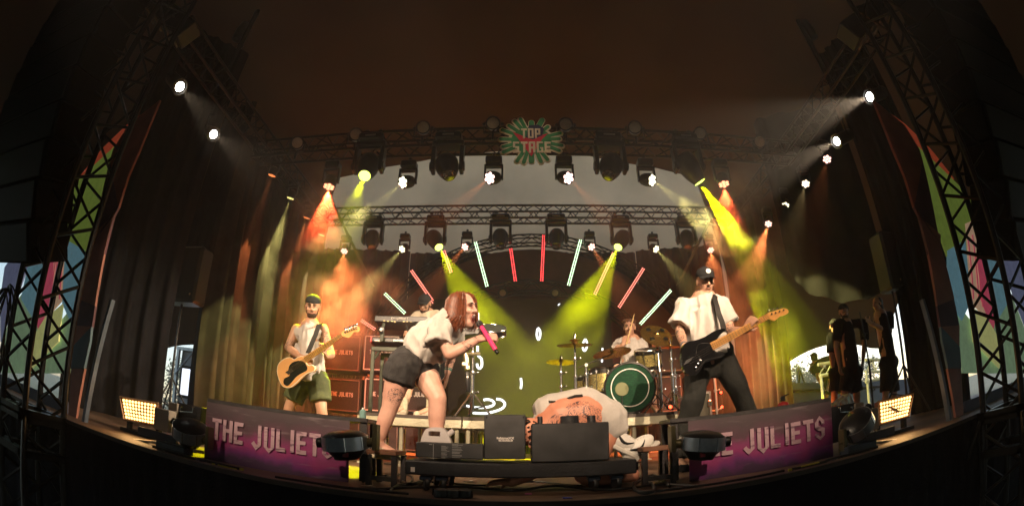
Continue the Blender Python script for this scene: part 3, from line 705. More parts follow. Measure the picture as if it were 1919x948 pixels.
# ---- drum riser
RZ = .58
alu = mat('riser_aluminium', (.5, .48, .36), .45, .4, .2, 5, .2, 40); ply = mat('riser_top', (.05, .035, .028), .6, 0, .3, 3, .2)
RX0, RX1, RY0, RY1 = at(668, 780, 5.2).x, at(1272, 780, 5.2).x, 5.2, 7.4
t = Thing('drum_riser', 'low aluminium riser platform under the drums and keyboards', 'riser', ((RX0+RX1)/2, 6.3, 0))
n = 3; w = (RX1-RX0)/n
for i in range(n):
    for j in range(2):
        c = (RX0+w*(i+.5), RY0+1.1*(j+.5)+.002*i); g = MB(); g.box((c[0], c[1], RZ-.02), (w-.01, 1.09, .035)); pl = t.part('deck_panel', g, ply)
        g = MB(); g.box((c[0], RY0+1.1*j+.012, RZ-.085), (w-.012, .03, .09), None, .005); t.part('frame_rail', g, alu, parent=pl)
for x in (RX0+.06, RX0+.5, RX0+w-.06, RX0+w+.06, RX0+w*1.5, RX0+2*w-.06, RX0+2*w+.08, RX1-.5, RX1-.08):
    for y in (RY0+.06, RY0+1.1, RY1-.1):
        g = MB(); g.tube((x, y, .02), (x, y, RZ-.13), .024, n=8); g.box((x, y, .012), (.09, .09, .02)); t.part('leg', g, alu)
for u, v, Y in ((880, 772, 6.2),): pass
# ---- smoke machine style haze puff and beams come with the haze box at the end
# ---- front desks with banners
BN = None
def banner_mat():
    m = bpy.data.materials.new('banner_print'); m.use_nodes = True; n = m.node_tree; b = n.nodes['Principled BSDF']; b.inputs['Roughness'].default_value = .55
    tc = n.nodes.new('ShaderNodeTexCoord'); sp = n.nodes.new('ShaderNodeSeparateXYZ'); n.links.new(tc.outputs['Object'], sp.inputs[0])
    mp = n.nodes.new('ShaderNodeMapping'); mp.inputs['Scale'].default_value = (2.2, 1, 14); n.links.new(tc.outputs['Object'], mp.inputs[0])
    nz = n.nodes.new('ShaderNodeTexNoise'); nz.inputs['Scale'].default_value = 2.2; nz.inputs['Detail'].default_value = 8; n.links.new(mp.outputs[0], nz.inputs['Vector'])
    n2 = n.nodes.new('ShaderNodeTexNoise'); n2.inputs['Scale'].default_value = 5; n2.inputs['Detail'].default_value = 5; n.links.new(tc.outputs['Object'], n2.inputs['Vector'])
    ad = n.nodes.new('ShaderNodeMath'); ad.operation = 'MULTIPLY_ADD'; ad.inputs[1].default_value = .30; n.links.new(n2.outputs['Fac'], ad.inputs[0]); n.links.new(sp.outputs['Z'], ad.inputs[2])
    r = n.nodes.new('ShaderNodeValToRGB'); e = r.color_ramp.elements
    e[0].position = 0; e[0].color = (.08, .035, .085, 1); e[1].position = 1; e[1].color = (.07, .05, .055, 1)
    for p_, c in ((.22, (.08, .035, .095, 1)), (.30, (.19, .03, .19, 1)), (.42, (.34, .035, .18, 1)), (.55, (.26, .04, .15, 1)), (.66, (.1, .042, .065, 1)), (.8, (.065, .04, .05, 1))):
        x = e.new(p_); x.color = c
    n.links.new(ad.outputs[0], r.inputs[0])
    mp2 = n.nodes.new('ShaderNodeMapRange'); n.links.new(ad.outputs[0], mp2.inputs[0]); mp2.inputs[1].default_value = 0.05; mp2.inputs[2].default_value = .62
    n.links.new(mp2.outputs[0], r.inputs[0])
    mx = n.nodes.new('ShaderNodeMix'); mx.data_type = 'RGBA'; r2 = n.nodes.new('ShaderNodeValToRGB'); r2.color_ramp.elements[0].position = .58; r2.color_ramp.elements[1].position = .72
    n.links.new(nz.outputs['Fac'], r2.inputs[0]); mul = n.nodes.new('ShaderNodeMath'); mul.operation = 'MULTIPLY'; mul.inputs[1].default_value = .28; n.links.new(r2.outputs[0], mul.inputs[0])
    n.links.new(mul.outputs[0], mx.inputs[0]); n.links.new(r.outputs[0], mx.inputs[6]); mx.inputs[7].default_value = (.36, .3, .32, 1); n.links.new(mx.outputs[2], b.inputs['Base Color'])
    # worn wood grain lines
    bp = n.nodes.new('ShaderNodeBump'); bp.inputs['Strength'].default_value = .3; n.links.new(nz.outputs['Fac'], bp.inputs['Height']); n.links.new(bp.outputs[0], b.inputs['Normal'])
    return m
BM = banner_mat()
def worn_letters():
    m = bpy.data.materials.new('letter_print'); m.use_nodes = True; n = m.node_tree; b = n.nodes['Principled BSDF']; b.inputs['Roughness'].default_value = .6
    tc = n.nodes.new('ShaderNodeTexCoord'); mp = n.nodes.new('ShaderNodeMapping'); mp.inputs['Scale'].default_value = (7, 7, 28); n.links.new(tc.outputs['Object'], mp.inputs[0])
    nz = n.nodes.new('ShaderNodeTexNoise'); nz.inputs['Scale'].default_value = 1.6; nz.inputs['Detail'].default_value = 6; n.links.new(mp.outputs[0], nz.inputs['Vector'])
    r = n.nodes.new('ShaderNodeValToRGB'); e = r.color_ramp.elements; e[0].position = .34; e[0].color = (.22, .12, .18, 1); e[1].position = .46; e[1].color = (.56, .37, .44, 1)
    n.links.new(nz.outputs['Fac'], r.inputs[0]); n.links.new(r.outputs[0], b.inputs['Base Color']); return m
LM = worn_letters()
DESKM = mat('desk_black', (.02, .017, .018), .5, 0, .4, 10, .2, 60)
def desk(lb, u0, u1, tl, tr, bl, br, txt, side):
    """banner quad corners given as pixels on the plane through the desk front"""
    YL, YR = (3.0, 3.12) if side < 0 else (3.12, 3.0)
    A = at(u0, tl, YL); B = at(u1, tr, YR); hz = .006
    zt = (A.z+B.z)/2; A.z = zt; B.z = zt; d = (B-A).normalized(); n = Vector((d.y, -d.x, 0)); L = (B-A).length
    if n.y > 0: n = -n
    t = Thing('stage_desk', lb, 'desk', ((A.x+B.x)/2, (A.y+B.y)/2, 0), 'low black desks along the stage front')
    mid = (A+B)/2; ax = (d, -n, Vector((0, 0, 1)))
    ext = .12*(1 if side < 0 else -1)
    g = MB(); c = mid-n*.2+d*(ext/2); c.z = zt+.0; g.box(c, (L+.12, .42, .03), ax, .004); t.part('desk_top', g, DESKM)
    for sx in (-1, 1):
        for sy in (0.03, .38):
            g = MB(); c = mid+d*(sx*(L/2-.03) + ext*(1 if sx*side < 0 else 0))-n*sy; g.box((c.x, c.y, zt/2), (.045, .045, zt-.03), ax); t.part('leg', g, DESKM)
    g = MB(); N = 20; rows = []
    for j in range(9):
        rows.append([A+d*(L*i/N)+n*(.012+.006*math.sin(i*.8+j*.5)*(1-j/8))+Vector((0, 0, (hz-zt)*(1-j/8)-.012)) for i in range(N+1)])
    rows = [[q+Vector((0, 0, 0)) for q in r] for r in rows]
    g.sheet(rows); o_ = t.part('banner', g, BM, smooth=True)
    # lettering on the banner
    h = .155; wd = L*.86/(textlen(txt, 1, 1)*h) if side < 0 else L*.93/(textlen(txt, 1, 1)*h)
    g = MB(); o = A+d*(L*(.06 if side < 0 else .02))+n*.022; o.z = zt*.36
    letters(g, txt, o, d, Vector((0, 0, 1)), h, n*.002, wd=wd, jit=.02); t.part('lettering', g, LM)
    return t, A, B, zt, d, n
DL = desk('low black desk on the left with a purple banner lettered THE JULIETS', 389, 657, 757, 777, 0, 0, 'THE JULIETS', -1)
DR = desk('low black desk on the right with a purple banner lettered THE JULIETS', 1288, 1556, 776, 757, 0, 0, 'THE JULIETS', 1)

# ---- added lamps and truss, unseen behind the camera, giving the performers their frontal light
truss('lighting_truss', 'dark added truss above the photographers pit', (-3.6, -3.4, 5.1), (3.6, -3.4, 5.1), .3, 14, DTRUSS, TG)
for k, (x, aim, pw) in enumerate(((-2.6, (-1.6, 3.9, 1.05), 2400), (-1.6, (-1.1, 6.0, 1.95), 3600), (-.6, (.4, 3.9, 1.0), 1700), (.9, (-.5, 3.7, 1.2), 1800), (1.8, (1.3, 6.2, 1.6), 4200), (2.8, (1.5, 3.8, 1.1), 2300))):
    p = V_ = Vector((x, -3.4, 4.75)); q = Vector(aim); d = (q-p).normalized(); t = Thing('added_pit_lamp', ['leftmost', 'second', 'third', 'fourth', 'fifth', 'rightmost'][k]+' added lamp on the truss above the pit lighting the performers', 'stage lamp', p, 'added lamps above the pit')
    g = MB(); g.lathe([(.08, -.5), (.11, -.48), (.11, -.02), (.1, 0)], p, d, 18); h = t.part('housing', g, BLKP); g = MB(); g.lathe([(.09, 0), (.02, .02)], p, d, 16); t.part('lens', g, glow('white_lens', (1, .95, .88), 18), parent=h)
    g = MB(); g.tube(p-d*.25, p-d*.25+Vector((0, 0, .35)), .02); t.part('yoke', g, BLK); beam(p+d*.04, q, (1, .72, .48), pw, 21, .7)
beam(Vector((.1, -3.3, 5.3)), at(996, 262, 6.05), (1, .8, .6), 380, 6, .5)  # added spot without a housing, put in to brighten the sign
# ================================================================ PEOPLE
def remesh(mb, voxel, smooth_it=2, wr=0, ws=9, seed=0, keep=None):
    me = bpy.data.meshes.new('tmp'); me.from_pydata([tuple(p) for p in mb.v], [], mb.f); o = bpy.data.objects.new('tmp', me); COL.objects.link(o)
    md = o.modifiers.new('r', 'REMESH'); md.mode = 'VOXEL'; md.voxel_size = voxel; md.use_smooth_shade = True
    ms = o.modifiers.new('s', 'SMOOTH'); ms.factor = .5; ms.iterations = smooth_it
    dg = bpy.context.evaluated_depsgraph_get(); ev = o.evaluated_get(dg); m2 = bpy.data.meshes.new_from_object(ev)
    bpy.data.objects.remove(o); bpy.data.meshes.remove(me)
    if wr:
        n = len(m2.vertices); co = np.empty(n*3); m2.vertices.foreach_get('co', co); no = np.empty(n*3); m2.vertices.foreach_get('normal', no)
        co = co.reshape(-1, 3); no = no.reshape(-1, 3); so_ = Vector((seed*3.1, seed*1.7, seed))
        for i in range(n):
            p = Vector(co[i]); q = Vector((p.x*ws, p.y*ws, p.z*ws*.5))+so_
            f = (1-abs(noise.noise(q)*2))*.6+noise.noise(q*2.3)*.4
            co[i] += no[i]*(f-.45)*wr
        m2.vertices.foreach_set('co', co.reshape(-1))
    m2.polygons.foreach_set('use_smooth', [True]*len(m2.polygons)); m2.update(); return m2
def cap(g, p0, p1, r0, r1, n=14, sq=1, upv=None):
    """tapered limb segment with round ends"""
    p0 = Vector(p0); p1 = Vector(p1); d = p1-p0; L = d.length
    if L < 1e-5: return
    pr = [(r0*.5, -r0*.82), (r0*.86, -r0*.5), (r0, 0), (r0*.5+r1*.5, L*.5), (r1, L), (r1*.86, L+r1*.5), (r1*.5, L+r1*.82)]
    g.lathe(pr, p0, d, n, sq, upv)
class Fr:
    """head frame: o centre, f facing, u up, r right of the person"""
    def __init__(s, o, f, u, k=1.0):
        s.o = Vector(o); s.f = Vector(f).normalized(); u = Vector(u); s.u = (u-s.f*u.dot(s.f)).normalized(); s.r = s.f.cross(s.u); s.k = k
    def p(s, r, f, u): return s.o+(s.r*r+s.f*f+s.u*u)*s.k
    def ax(s): return (s.r, s.f, s.u)
def head_shape(g, F, jaw=1.0, nose=1.0, mouth=False):
    k = F.k
    g.ell(F.p(0, -.012, .03), (.074*k, .093*k, .085*k), F.ax(), 24, 16)           # cranium
    g.ell(F.p(0, .022, -.035), (.058*k*jaw, .064*k, .078*k), F.ax(), 20, 14)      # face
    if mouth: g.ell(F.p(0, .042, -.098), (.04*k, .045*k, .04*k), F.ax(), 14, 10)
    g.ell(F.p(0, .052, -.092-(.026 if mouth else 0)), (.03*k*jaw, .03*k, .022*k), F.ax(), 12, 8)          # chin
    cap(g, F.p(0, .088, .018), F.p(0, .108*nose, -.022), .008*k, .0125*k, 8)        # nose
    for s in (-1, 1):
        g.ell(F.p(s*.0145, .094, -.026), (.008*k, .008*k, .007*k), F.ax(), 8, 6)
        g.ell(F.p(s*.076, -.01, -.005), (.008*k, .018*k, .03*k), F.ax(), 10, 8)    # ear
        g.ell(F.p(s*.028, .078, .03), (.025*k, .013*k, .008*k), F.ax(), 10, 6)     # brow
        g.ell(F.p(s*.038, .06, -.022), (.022*k, .022*k, .02*k), F.ax(), 10, 6)     # cheek
    if not mouth:
        g.ell(F.p(0, .086, -.052), (.021*k, .009*k, .006*k), F.ax(), 10, 6); g.ell(F.p(0, .084, -.064), (.018*k, .009*k, .006*k), F.ax(), 10, 6)
def face_bits(F, openm=False, closed=False):
    """eyes, brows, lips added to the body mesh with their own material slots: returns MB"""
    g = MB(); k = F.k
    for s in (-1, 1):
        if not closed:
            g.use(EYEW); g.ell(F.p(s*.03, .079, .008), (.0125*k, .008*k, .006*k), F.ax(), 10, 8)
            g.use(EYED); g.ell(F.p(s*.03, .0845, .007), (.0056*k, .004*k, .0056*k), F.ax(), 8, 6)
        g.use(EYED); g.path([F.p(s*.016, .086, .015), F.p(s*.03, .0885, .0165), F.p(s*.044, .078, .012)], .0022*k, 5)
        g.use(HAIRB); g.path([F.p(s*.012, .092, .032), F.p(s*.03, .093, .037), F.p(s*.048, .078, .03)], [.004*k, .0045*k, .0025*k], 6)
    if openm:
        g.use(MOUTH); g.ell(F.p(0, .079, -.072), (.021*k, .018*k, .03*k), F.ax(), 12, 8)
        g.use(EYEW); g.ell(F.p(0, .094, -.05), (.014*k, .005*k, .004*k), F.ax(), 8, 6)
        g.use(LIP); g.path([F.p(.024*math.cos(a), .089-.008*abs(math.cos(a)), -.072+.032*math.sin(a)) for a in [2*PI*i/14 for i in range(14)]], .0038*k, 6, True)
    else:
        g.use(LIP); g.path([F.p(-.02, .088, -.058), F.p(0, .0955, -.057), F.p(.02, .088, -.058)], .0032*k, 6)
    return g
EYEW = mat('eye_white', (.6, .57, .53), .3, 0, .05, 9); EYED = mat('eye_dark', (.02, .014, .01), .25, 0, .1, 9); HAIRB = mat('brow_hair', (.03, .018, .012), .7, 0, .2, 60)
MOUTH = mat('mouth_inside', (.09, .015, .015), .4, 0, .2, 9); LIP = mat('lip', (.42, .14, .11), .45, 0, .1, 9)
def hand(g, w, d, n, side, curl=.9, k=1.0, spread=.1, thumb_in=.4):
    """w wrist, d direction of fingers, n palm normal (where fingers curl to), side +1 if the thumb is on +x of frame"""
    w = Vector(w); d = Vector(d).normalized(); n = Vector(n); n = (n-d*n.dot(d)).normalized(); s = d.cross(n)*side
    for a, ln in ((-.03, .078), (-.011, .086), (.011, .086), (.03, .08)):
        cap(g, w+s*a*.55*k, w+(s*a+d*ln)*k, .0165*k, .0125*k, 10)
    for i, (a, L) in enumerate(((.032, .072), (.011, .08), (-.011, .075), (-.032, .06))):
        p = w+(s*a+d*.084)*k; ang = curl*.25
        for j, f in enumerate((.45, .32, .23)):
            dd = (d*math.cos(ang)+n*math.sin(ang)+s*(a*spread*8*(1-j*.5))).normalized(); q = p+dd*(L*f*k*1.12); cap(g, p, q, (.0102-.001*j)*k, (.0094-.001*j)*k, 8); p = q; ang += curl*(.75 if j == 0 else .6)
    p = w+(s*.026+d*.02+n*.006)*k; q = p+(s*.75+d*.6+n*thumb_in).normalized()*.038*k; r = q+(s*.2+d*.85+n*(thumb_in+.35)).normalized()*.036*k
    cap(g, p, q, .0145*k, .0115*k, 8); cap(g, q, r, .0112*k, .0088*k, 8)
def skin(name, col, tats=()):
    """skin with procedural tattoo ink inside given world spheres (object coordinates are offset by org)"""
    m = bpy.data.materials.new(name); m.use_nodes = True; n = m.node_tree; b = n.nodes['Principled BSDF']
    b.inputs['Roughness'].default_value = .5; b.inputs['Subsurface Weight'].default_value = 0
    tc = n.nodes.new('ShaderNodeTexCoord'); nz = n.nodes.new('ShaderNodeTexNoise'); nz.inputs['Scale'].default_value = 9; n.links.new(tc.outputs['Object'], nz.inputs['Vector'])
    rp = n.nodes.new('ShaderNodeValToRGB'); e = rp.color_ramp.elements; e[0].position = .3; e[1].position = .7
    e[0].color = (col[0]*.85, col[1]*.74, col[2]*.7, 1); e[1].color = (min(1, col[0]*1.1), col[1]*1.08, col[2]*1.05, 1); n.links.new(nz.outputs['Fac'], rp.inputs[0]); last = rp.outputs[0]
    if tats:
        wv = n.nodes.new('ShaderNodeTexNoise'); wv.inputs['Scale'].default_value = 17; wv.inputs['Detail'].default_value = 2; wv.inputs['Distortion'].default_value = .8; n.links.new(tc.outputs['Object'], wv.inputs['Vector'])
        mk = n.nodes.new('ShaderNodeMath'); mk.operation = 'MULTIPLY'; mk.inputs[1].default_value = 9; n.links.new(wv.outputs['Fac'], mk.inputs[0]); fr = n.nodes.new('ShaderNodeMath'); fr.operation = 'FRACT'; n.links.new(mk.outputs[0], fr.inputs[0])
        n3 = n.nodes.new('ShaderNodeTexNoise'); n3.inputs['Scale'].default_value = 26; n3.inputs['Detail'].default_value = 3; n3.inputs['Distortion'].default_value = 1.5; n.links.new(tc.outputs['Object'], n3.inputs['Vector'])
        l1 = n.nodes.new('ShaderNodeMath'); l1.operation = 'LESS_THAN'; l1.inputs[1].default_value = .22; n.links.new(fr.outputs[0], l1.inputs[0])
        l2 = n.nodes.new('ShaderNodeMath'); l2.operation = 'GREATER_THAN'; l2.inputs[1].default_value = .6; n.links.new(n3.outputs['Fac'], l2.inputs[0])
        mxx = n.nodes.new('ShaderNodeMath'); mxx.operation = 'MAXIMUM'; n.links.new(l1.outputs[0], mxx.inputs[0]); n.links.new(l2.outputs[0], mxx.inputs[1])
        acc = None
        for c, r in tats:
            dv = n.nodes.new('ShaderNodeVectorMath'); dv.operation = 'DISTANCE'; n.links.new(tc.outputs['Object'], dv.inputs[0]); dv.inputs[1].default_value = c
            lt = n.nodes.new('ShaderNodeMath'); lt.operation = 'LESS_THAN'; lt.inputs[1].default_value = r; n.links.new(dv.outputs['Value'], lt.inputs[0])
            if acc is None: acc = lt.outputs[0]
            else:
                a_ = n.nodes.new('ShaderNodeMath'); a_.operation = 'MAXIMUM'; n.links.new(acc, a_.inputs[0]); n.links.new(lt.outputs[0], a_.inputs[1]); acc = a_.outputs[0]
        ml = n.nodes.new('ShaderNodeMath'); ml.operation = 'MULTIPLY'; n.links.new(acc, ml.inputs[0]); n.links.new(mxx.outputs[0], ml.inputs[1])
        m3 = n.nodes.new('ShaderNodeMath'); m3.operation = 'MULTIPLY'; m3.inputs[1].default_value = .85; n.links.new(ml.outputs[0], m3.inputs[0])
        mi = n.nodes.new('ShaderNodeMix'); mi.data_type = 'RGBA'; n.links.new(m3.outputs[0], mi.inputs[0]); n.links.new(last, mi.inputs[6]); mi.inputs[7].default_value = (.035, .035, .045, 1); last = mi.outputs[2]
    n.links.new(last, b.inputs['Base Color']); return m
def join_meshdata(me, mb, mats0):
    """append an MB to mesh data (with slots)"""
    v = [tuple(p.co) for p in me.vertices]; f = [tuple(p.vertices) for p in me.polygons]; o = len(v)
    m2 = bpy.data.meshes.new(me.name+'x'); m2.from_pydata(v+[tuple(p) for p in mb.v], [], f+[tuple(o+i for i in q) for q in mb.f])
    for q in mats0+mb.mats: m2.materials.append(q)
    m2.polygons.foreach_set('material_index', [0]*len(f)+[len(mats0)+i for i in mb.m]); m2.polygons.foreach_set('use_smooth', [True]*len(m2.polygons)); m2.update(); return m2
class Person:
    def __init__(s, label, org, skincol, voxel=.0075, tats=(), group=None, cat='person'):
        s.org = Vector(org); s.b = MB(); s.vox = voxel; s.cloth = []; s.bits = None; s.label = label; s.group = group
        s.sm = skin('skin_'+label[:18].replace(' ', '_'), skincol, [((Vector(c)-s.org), r) for c, r in tats]); s.cat = cat
    def limb(s, pts, rs, g=None, sq=1):
        g = g or s.b
        for i in range(len(pts)-1): cap(g, pts[i], pts[i+1], rs[i], rs[i+1], 14, sq)
    def garment(s, name, g, m, vox=.011, wr=.012, ws=9, seed=0, label=None): s.cloth.append((name, g, m, vox, wr, ws, seed, label))
    def finish(s):
        me = remesh(s.b, s.vox, 3)
        if s.bits: me = join_meshdata(me, s.bits, [s.sm])
        else: me.materials.append(s.sm)
        me.transform(Matrix.Translation(-s.org)); me.name = 'person'; o = bpy.data.objects.new('person', me); COL.objects.link(o); o.location = s.org; tag(o, s.label, s.cat, s.group)
        for (name, g, m, vox, wr, ws, seed, label) in s.cloth:
            if vox:
                c = remesh(g, vox, 3, wr, ws, seed); c.materials.append(m); c.transform(Matrix.Translation(-s.org)); c.name = name; co = bpy.data.objects.new(name, c); COL.objects.link(co)
            else: co = link_mesh(name, g, m, None, 'auto', s.org)
            co.parent = o
            if label: co['label'] = label
        s.o = o; return o
def cap_hat(F, back=False):
    g = MB(); k = F.k; s = -1 if back else 1
    g.ell(F.p(0, -.012, .052), (.084*k, .103*k, .08*k), F.ax(), 24, 14)
    c = MB(); vs = [q for q in g.v]
    # crown only: keep the upper half by flattening everything below the brow line
    for i, q in enumerate(g.v):
        h = (q-F.o).dot(F.u)/k
        if h < .045: g.v[i] = q+F.u*((.045-h)*k*.9)
    n = 14; rows = []
    for j in range(2):
        row = []
        for i in range(n+1):
            a = PI*(.14+.72*i/n); rr = 1 if j == 0 else 1.0
            x = .08*math.cos(a)*(1 if j == 0 else .92); f = s*(.085*math.sin(a) if j == 0 else .085*math.sin(a)*.6+.105)-.008
            row.append(F.p(x, f, .05-(.012 if j else 0)-.02*(abs(math.cos(a))**2)*(1 if j else .3)))
        rows.append(row)
    b = MB(); b.sheet(rows); o = len(b.v); b.v += [q-F.u*.005*k for q in b.v]; b.f += [tuple(o+i for i in f)[::-1] for f in b.f[:n]]; g.add(b.v, b.f)
    g.ell(F.p(0, -.012, .132), (.008*k, .008*k, .005*k), F.ax(), 8, 6); return g
def beard(F, m=True):
    g = MB(); k = F.k
    g.ell(F.p(0, .035, -.078), (.054*k, .058*k, .04*k), F.ax(), 18, 12)
    for s in (-1, 1): cap(g, F.p(s*.052, .03, -.06), F.p(s*.064, .0, .01), .014*k, .008*k, 8)
    g.ell(F.p(0, .086, -.045), (.024*k, .009*k, .005*k), F.ax(), 10, 6); return g
def shoe(g, ankle, d, k=1.0):
    ankle = Vector(ankle); d = Vector(d); d.z = 0; d.normalize(); s = Vector((-d.y, d.x, 0)); z = Vector((0, 0, 1))
    g.ell(ankle+d*.03*k-z*.045*k, (.042*k, .085*k, .045*k), (s, d, z), 16, 10); g.ell(ankle+d*.13*k-z*.062*k, (.045*k, .075*k, .034*k), (s, d, z), 16, 10)
    g.box(ankle+d*.07*k-z*.092*k, (.085*k, .27*k, .022*k), (s, d, z), .01)
WTEE = mat('white_cotton', (.5, .47, .44), .9, 0, .06, 6, .15, 40, spec=.2)
BTEE = mat('black_cotton', (.005, .005, .006), .9, 0, .2, 6, .2, 40, spec=.2)
DEN = mat('black_denim', (.03, .028, .028), .85, 0, .5, 22, .3, 120); TRO = mat('black_trousers', (.012, .013, .011), .8, 0, .3, 8, .25, 60)
OLV = mat('olive_shorts', (.075, .09, .035), .85, 0, .25, 10, .25, 60); CAPM = mat('black_cap', (.012, .012, .013), .85, 0, .2, 20, .2, 80)
SNK = mat('cream_sneaker', (.5, .44, .33), .7, 0, .15, 14, .2, 50); STRP = mat('guitar_strap', (.016, .014, .013), .6, 0, .2, 30)
STEELP = mat('skin_ring', (.5, .5, .5), .3, 1)
V = Vector
def strap(pts, w, nrm, th=.004):
    """ribbon along points"""
    g = MB(); P = [V(p) for p in pts]; n = V(nrm).normalized(); vs = []
    for i, p in enumerate(P):
        d = (P[min(i+1, len(P)-1)]-P[max(i-1, 0)]).normalized(); s = d.cross(n).normalized()*w/2; vs += [p-s, p+s, p+s+n*th, p-s+n*th]
    fs = []
    for i in range(len(P)-1):
        for k in range(4): fs.append((i*4+k, i*4+(k+1) % 4, (i+1)*4+(k+1) % 4, (i+1)*4+k))
    fs += [(3, 2, 1, 0), tuple(len(vs)-4+k for k in range(4))]; g.add(vs, fs); return g

# ---------------------------------------------------------------- left guitarist (sleeveless top, backwards cap)
YG = 4.55
F = Fr(at(586, 575, YG-.03), (.36, -1, -.36), (0.02, -.12, 1), 1.0)
sR, sL = at(556, 617, YG), at(605, 617, YG+.02); nk = at(582, 607, YG+.01); hp = at(581, 712, YG+.03); hpR, hpL = at(567, 712, YG+.03), at(596, 712, YG+.03)
eR, wR = at(540, 651, YG-.04), at(563, 669, YG-.26); eL, wL = at(621, 664, YG-.06), at(611, 667, YG-.25)
kR, kL = at(541, 765, YG+.0), at(603, 768, YG); aR, aL = V((kR.x-.03, YG+.08, .1)), V((kL.x+.03, YG+.1, .1))
P = Person('bearded guitarist on the left in a sleeveless white top and backwards black cap', V((hp.x, YG, 0)), (.56, .33, .22), tats=[(at(610, 632, YG-.05), .07), (eR, .09)])
head_shape(P.b, F); cap(P.b, F.p(0, -.01, -.05), nk-V((0, 0, .02)), .052, .056)
P.limb([nk-V((0, 0, .03)), hp+V((0, 0, .25))], [.11, .12], sq=.8); cap(P.b, hpR, hpL, .1, .1)
for s_, e_, w_ in ((sR, eR, wR), (sL, eL, wL)): P.limb([nk-V((0, 0, .04)), s_-V((0, 0, .02))], [.055, .062]); P.limb([s_, s_.lerp(e_, .5), e_, e_.lerp(w_, .4), w_], [.06, .05, .041, .043, .027])
hand(P.b, wR, V((.9, -.25, -.35)), V((.1, .9, -.3)), -1, 1.0); hand(P.b, wL, V((-.1, -.35, .9)), V((-.7, -.5, .3)), 1, 1.35)
for h_, k_, a_ in ((hpR, kR, aR), (hpL, kL, aL)): P.limb([h_, k_, k_.lerp(a_, .35), a_], [.088, .055, .056, .038]); P.limb([a_, a_+V((0, -.16, -.06))], [.04, .03])
P.bits = face_bits(F)
g = MB(); cap(g, nk-V((0, 0, .09)), hp+V((0, 0, .1)), .14, .155, 22, .72, (1, 0, 0)) ; cap(g, at(560, 625, YG), at(600, 625, YG+.01), .075, .075, 16); g.tube(nk-V((0, 0, .2)), hp-V((0, 0, .02)), .15, .185, 22, sq=.72, upv=(0, 1, 0)); cap(g, sR+V((.05, 0, .0)), nk+V((-.05, 0, -.015)), .048, .045); cap(g, sL-V((.04, 0, 0)), nk+V((.05, 0, -.015)), .048, .045)
P.garment('sleeveless_top', g, WTEE, .011, .034, 11, 1)
for h_, k_ in ((hpR, kR), (hpL, kL)):
    g = MB(); q = h_.lerp(k_, .72); cap(g, hp-V((0, 0, .02)), h_, .12, .125, 18); g.tube(h_, q, .125, .115, 18)
    P.garment('shorts_leg' if 0 else 'shorts', g, OLV, .012, .012, 9, 2)
P.garment('cap', cap_hat(F, True), CAPM, None); P.garment('beard', beard(F), mat('dark_beard', (.05, .025, .014), .9, 0, .3, 80, .5, 200), .005, .004, 60, 1)
for a_ in (aR, aL): g = MB(); shoe(g, a_, (0, -1, 0)); P.garment('shoe', g, BTEE, .01, 0)
P.finish()
# ---------------------------------------------------------------- bassist
YB = 3.95
F = Fr(at(1322, 528, YB-.05), (-.08, -1, -.3), (.02, -.2, 1), 1.03)
nk = at(1318, 552, YB+.02); sR, sL = at(1280, 572, YB+.02), at(1352, 570, YB); hp = at(1333, 672, YB+.02); hpR, hpL = at(1312, 678, YB+.02), at(1352, 672, YB+.02)
eR, wR = at(1274, 622, YB+.02), at(1283, 648, YB-.24); eL, wL = at(1370, 622, YB-.1), at(1396, 619, YB-.3)
kR, kL = at(1299, 745, YB-.06), at(1382, 725, YB-.02); aR, aL = V((kR.x-.09, YB+.1, .1)), V((kL.x+.27, YB+.08, .1))
P = Person('tall bassist on the right in a white t-shirt, black cap and black trousers', V((hp.x, YB, 0)), (.56, .34, .24), tats=[(eR, .14), (eR.lerp(wR, .5), .1), (eL, .08)])
head_shape(P.b, F); cap(P.b, F.p(0, -.01, -.05), nk-V((0, 0, .03)), .05, .054)
P.limb([nk-V((0, 0, .05)), hp+V((0, 0, .2))], [.12, .13]); cap(P.b, hpR, hpL, .1, .1)
for s_, e_, w_ in ((sR, eR, wR), (sL, eL, wL)): P.limb([nk-V((0, 0, .04)), s_-V((0, 0, .02))], [.055, .062]); P.limb([s_, s_.lerp(e_, .5), e_, e_.lerp(w_, .4), w_], [.062, .052, .042, .043, .028])
hand(P.b, wR, V((.62, -.2, -.55)), V((.3, .8, .2)), -1, .9, 1.08); hand(P.b, wL, V((.35, -.5, .55)), V((.3, .6, -.3)), -1, 1.4, 1.05)
for h_, k_, a_ in ((hpR, kR, aR), (hpL, kL, aL)): P.limb([h_, k_, a_], [.09, .058, .04]); P.limb([a_, a_+V((0, -.16, -.06))], [.04, .03])
P.bits = face_bits(F)
g = MB(); cap(g, nk-V((0, 0, .1)), hp+V((0, 0, .17)), .15, .195, 22, .78, (1, 0, 0)); cap(g, sR+V((.03, 0, -.02)), sL-V((.02, 0, .02)), .082, .082, 16)
g.tube(nk-V((0, 0, .15)), hp+V((0, 0, .02)), .19, .2, 24, sq=.78, upv=(0, 1, 0)); g.tube(sR+V((.03, 0, -.01)), at(1272, 611, YB), .088, .1, 16); g.tube(sL-V((.03, 0, .01)), at(1370, 606, YB-.05), .086, .098, 16)
cap(g, nk+V((0, 0, -.012)), nk+V((0, 0, -.05)), .066, .08, 16)
[cap(g, nk-V((0, 0, .045)), q_-V((0, 0, .005)), .075, .078, 16) for q_ in (sR, sL)]; P.garment('t_shirt', g, WTEE, .0105, .03, 8, 4)
g = MB(); cap(g, hpR+V((0, 0, .06)), hpL+V((0, 0, .06)), .125, .125, 18); cap(g, hp-V((0, 0, .02)), hp-V((0, .0, .09)), .115, .1, 18)
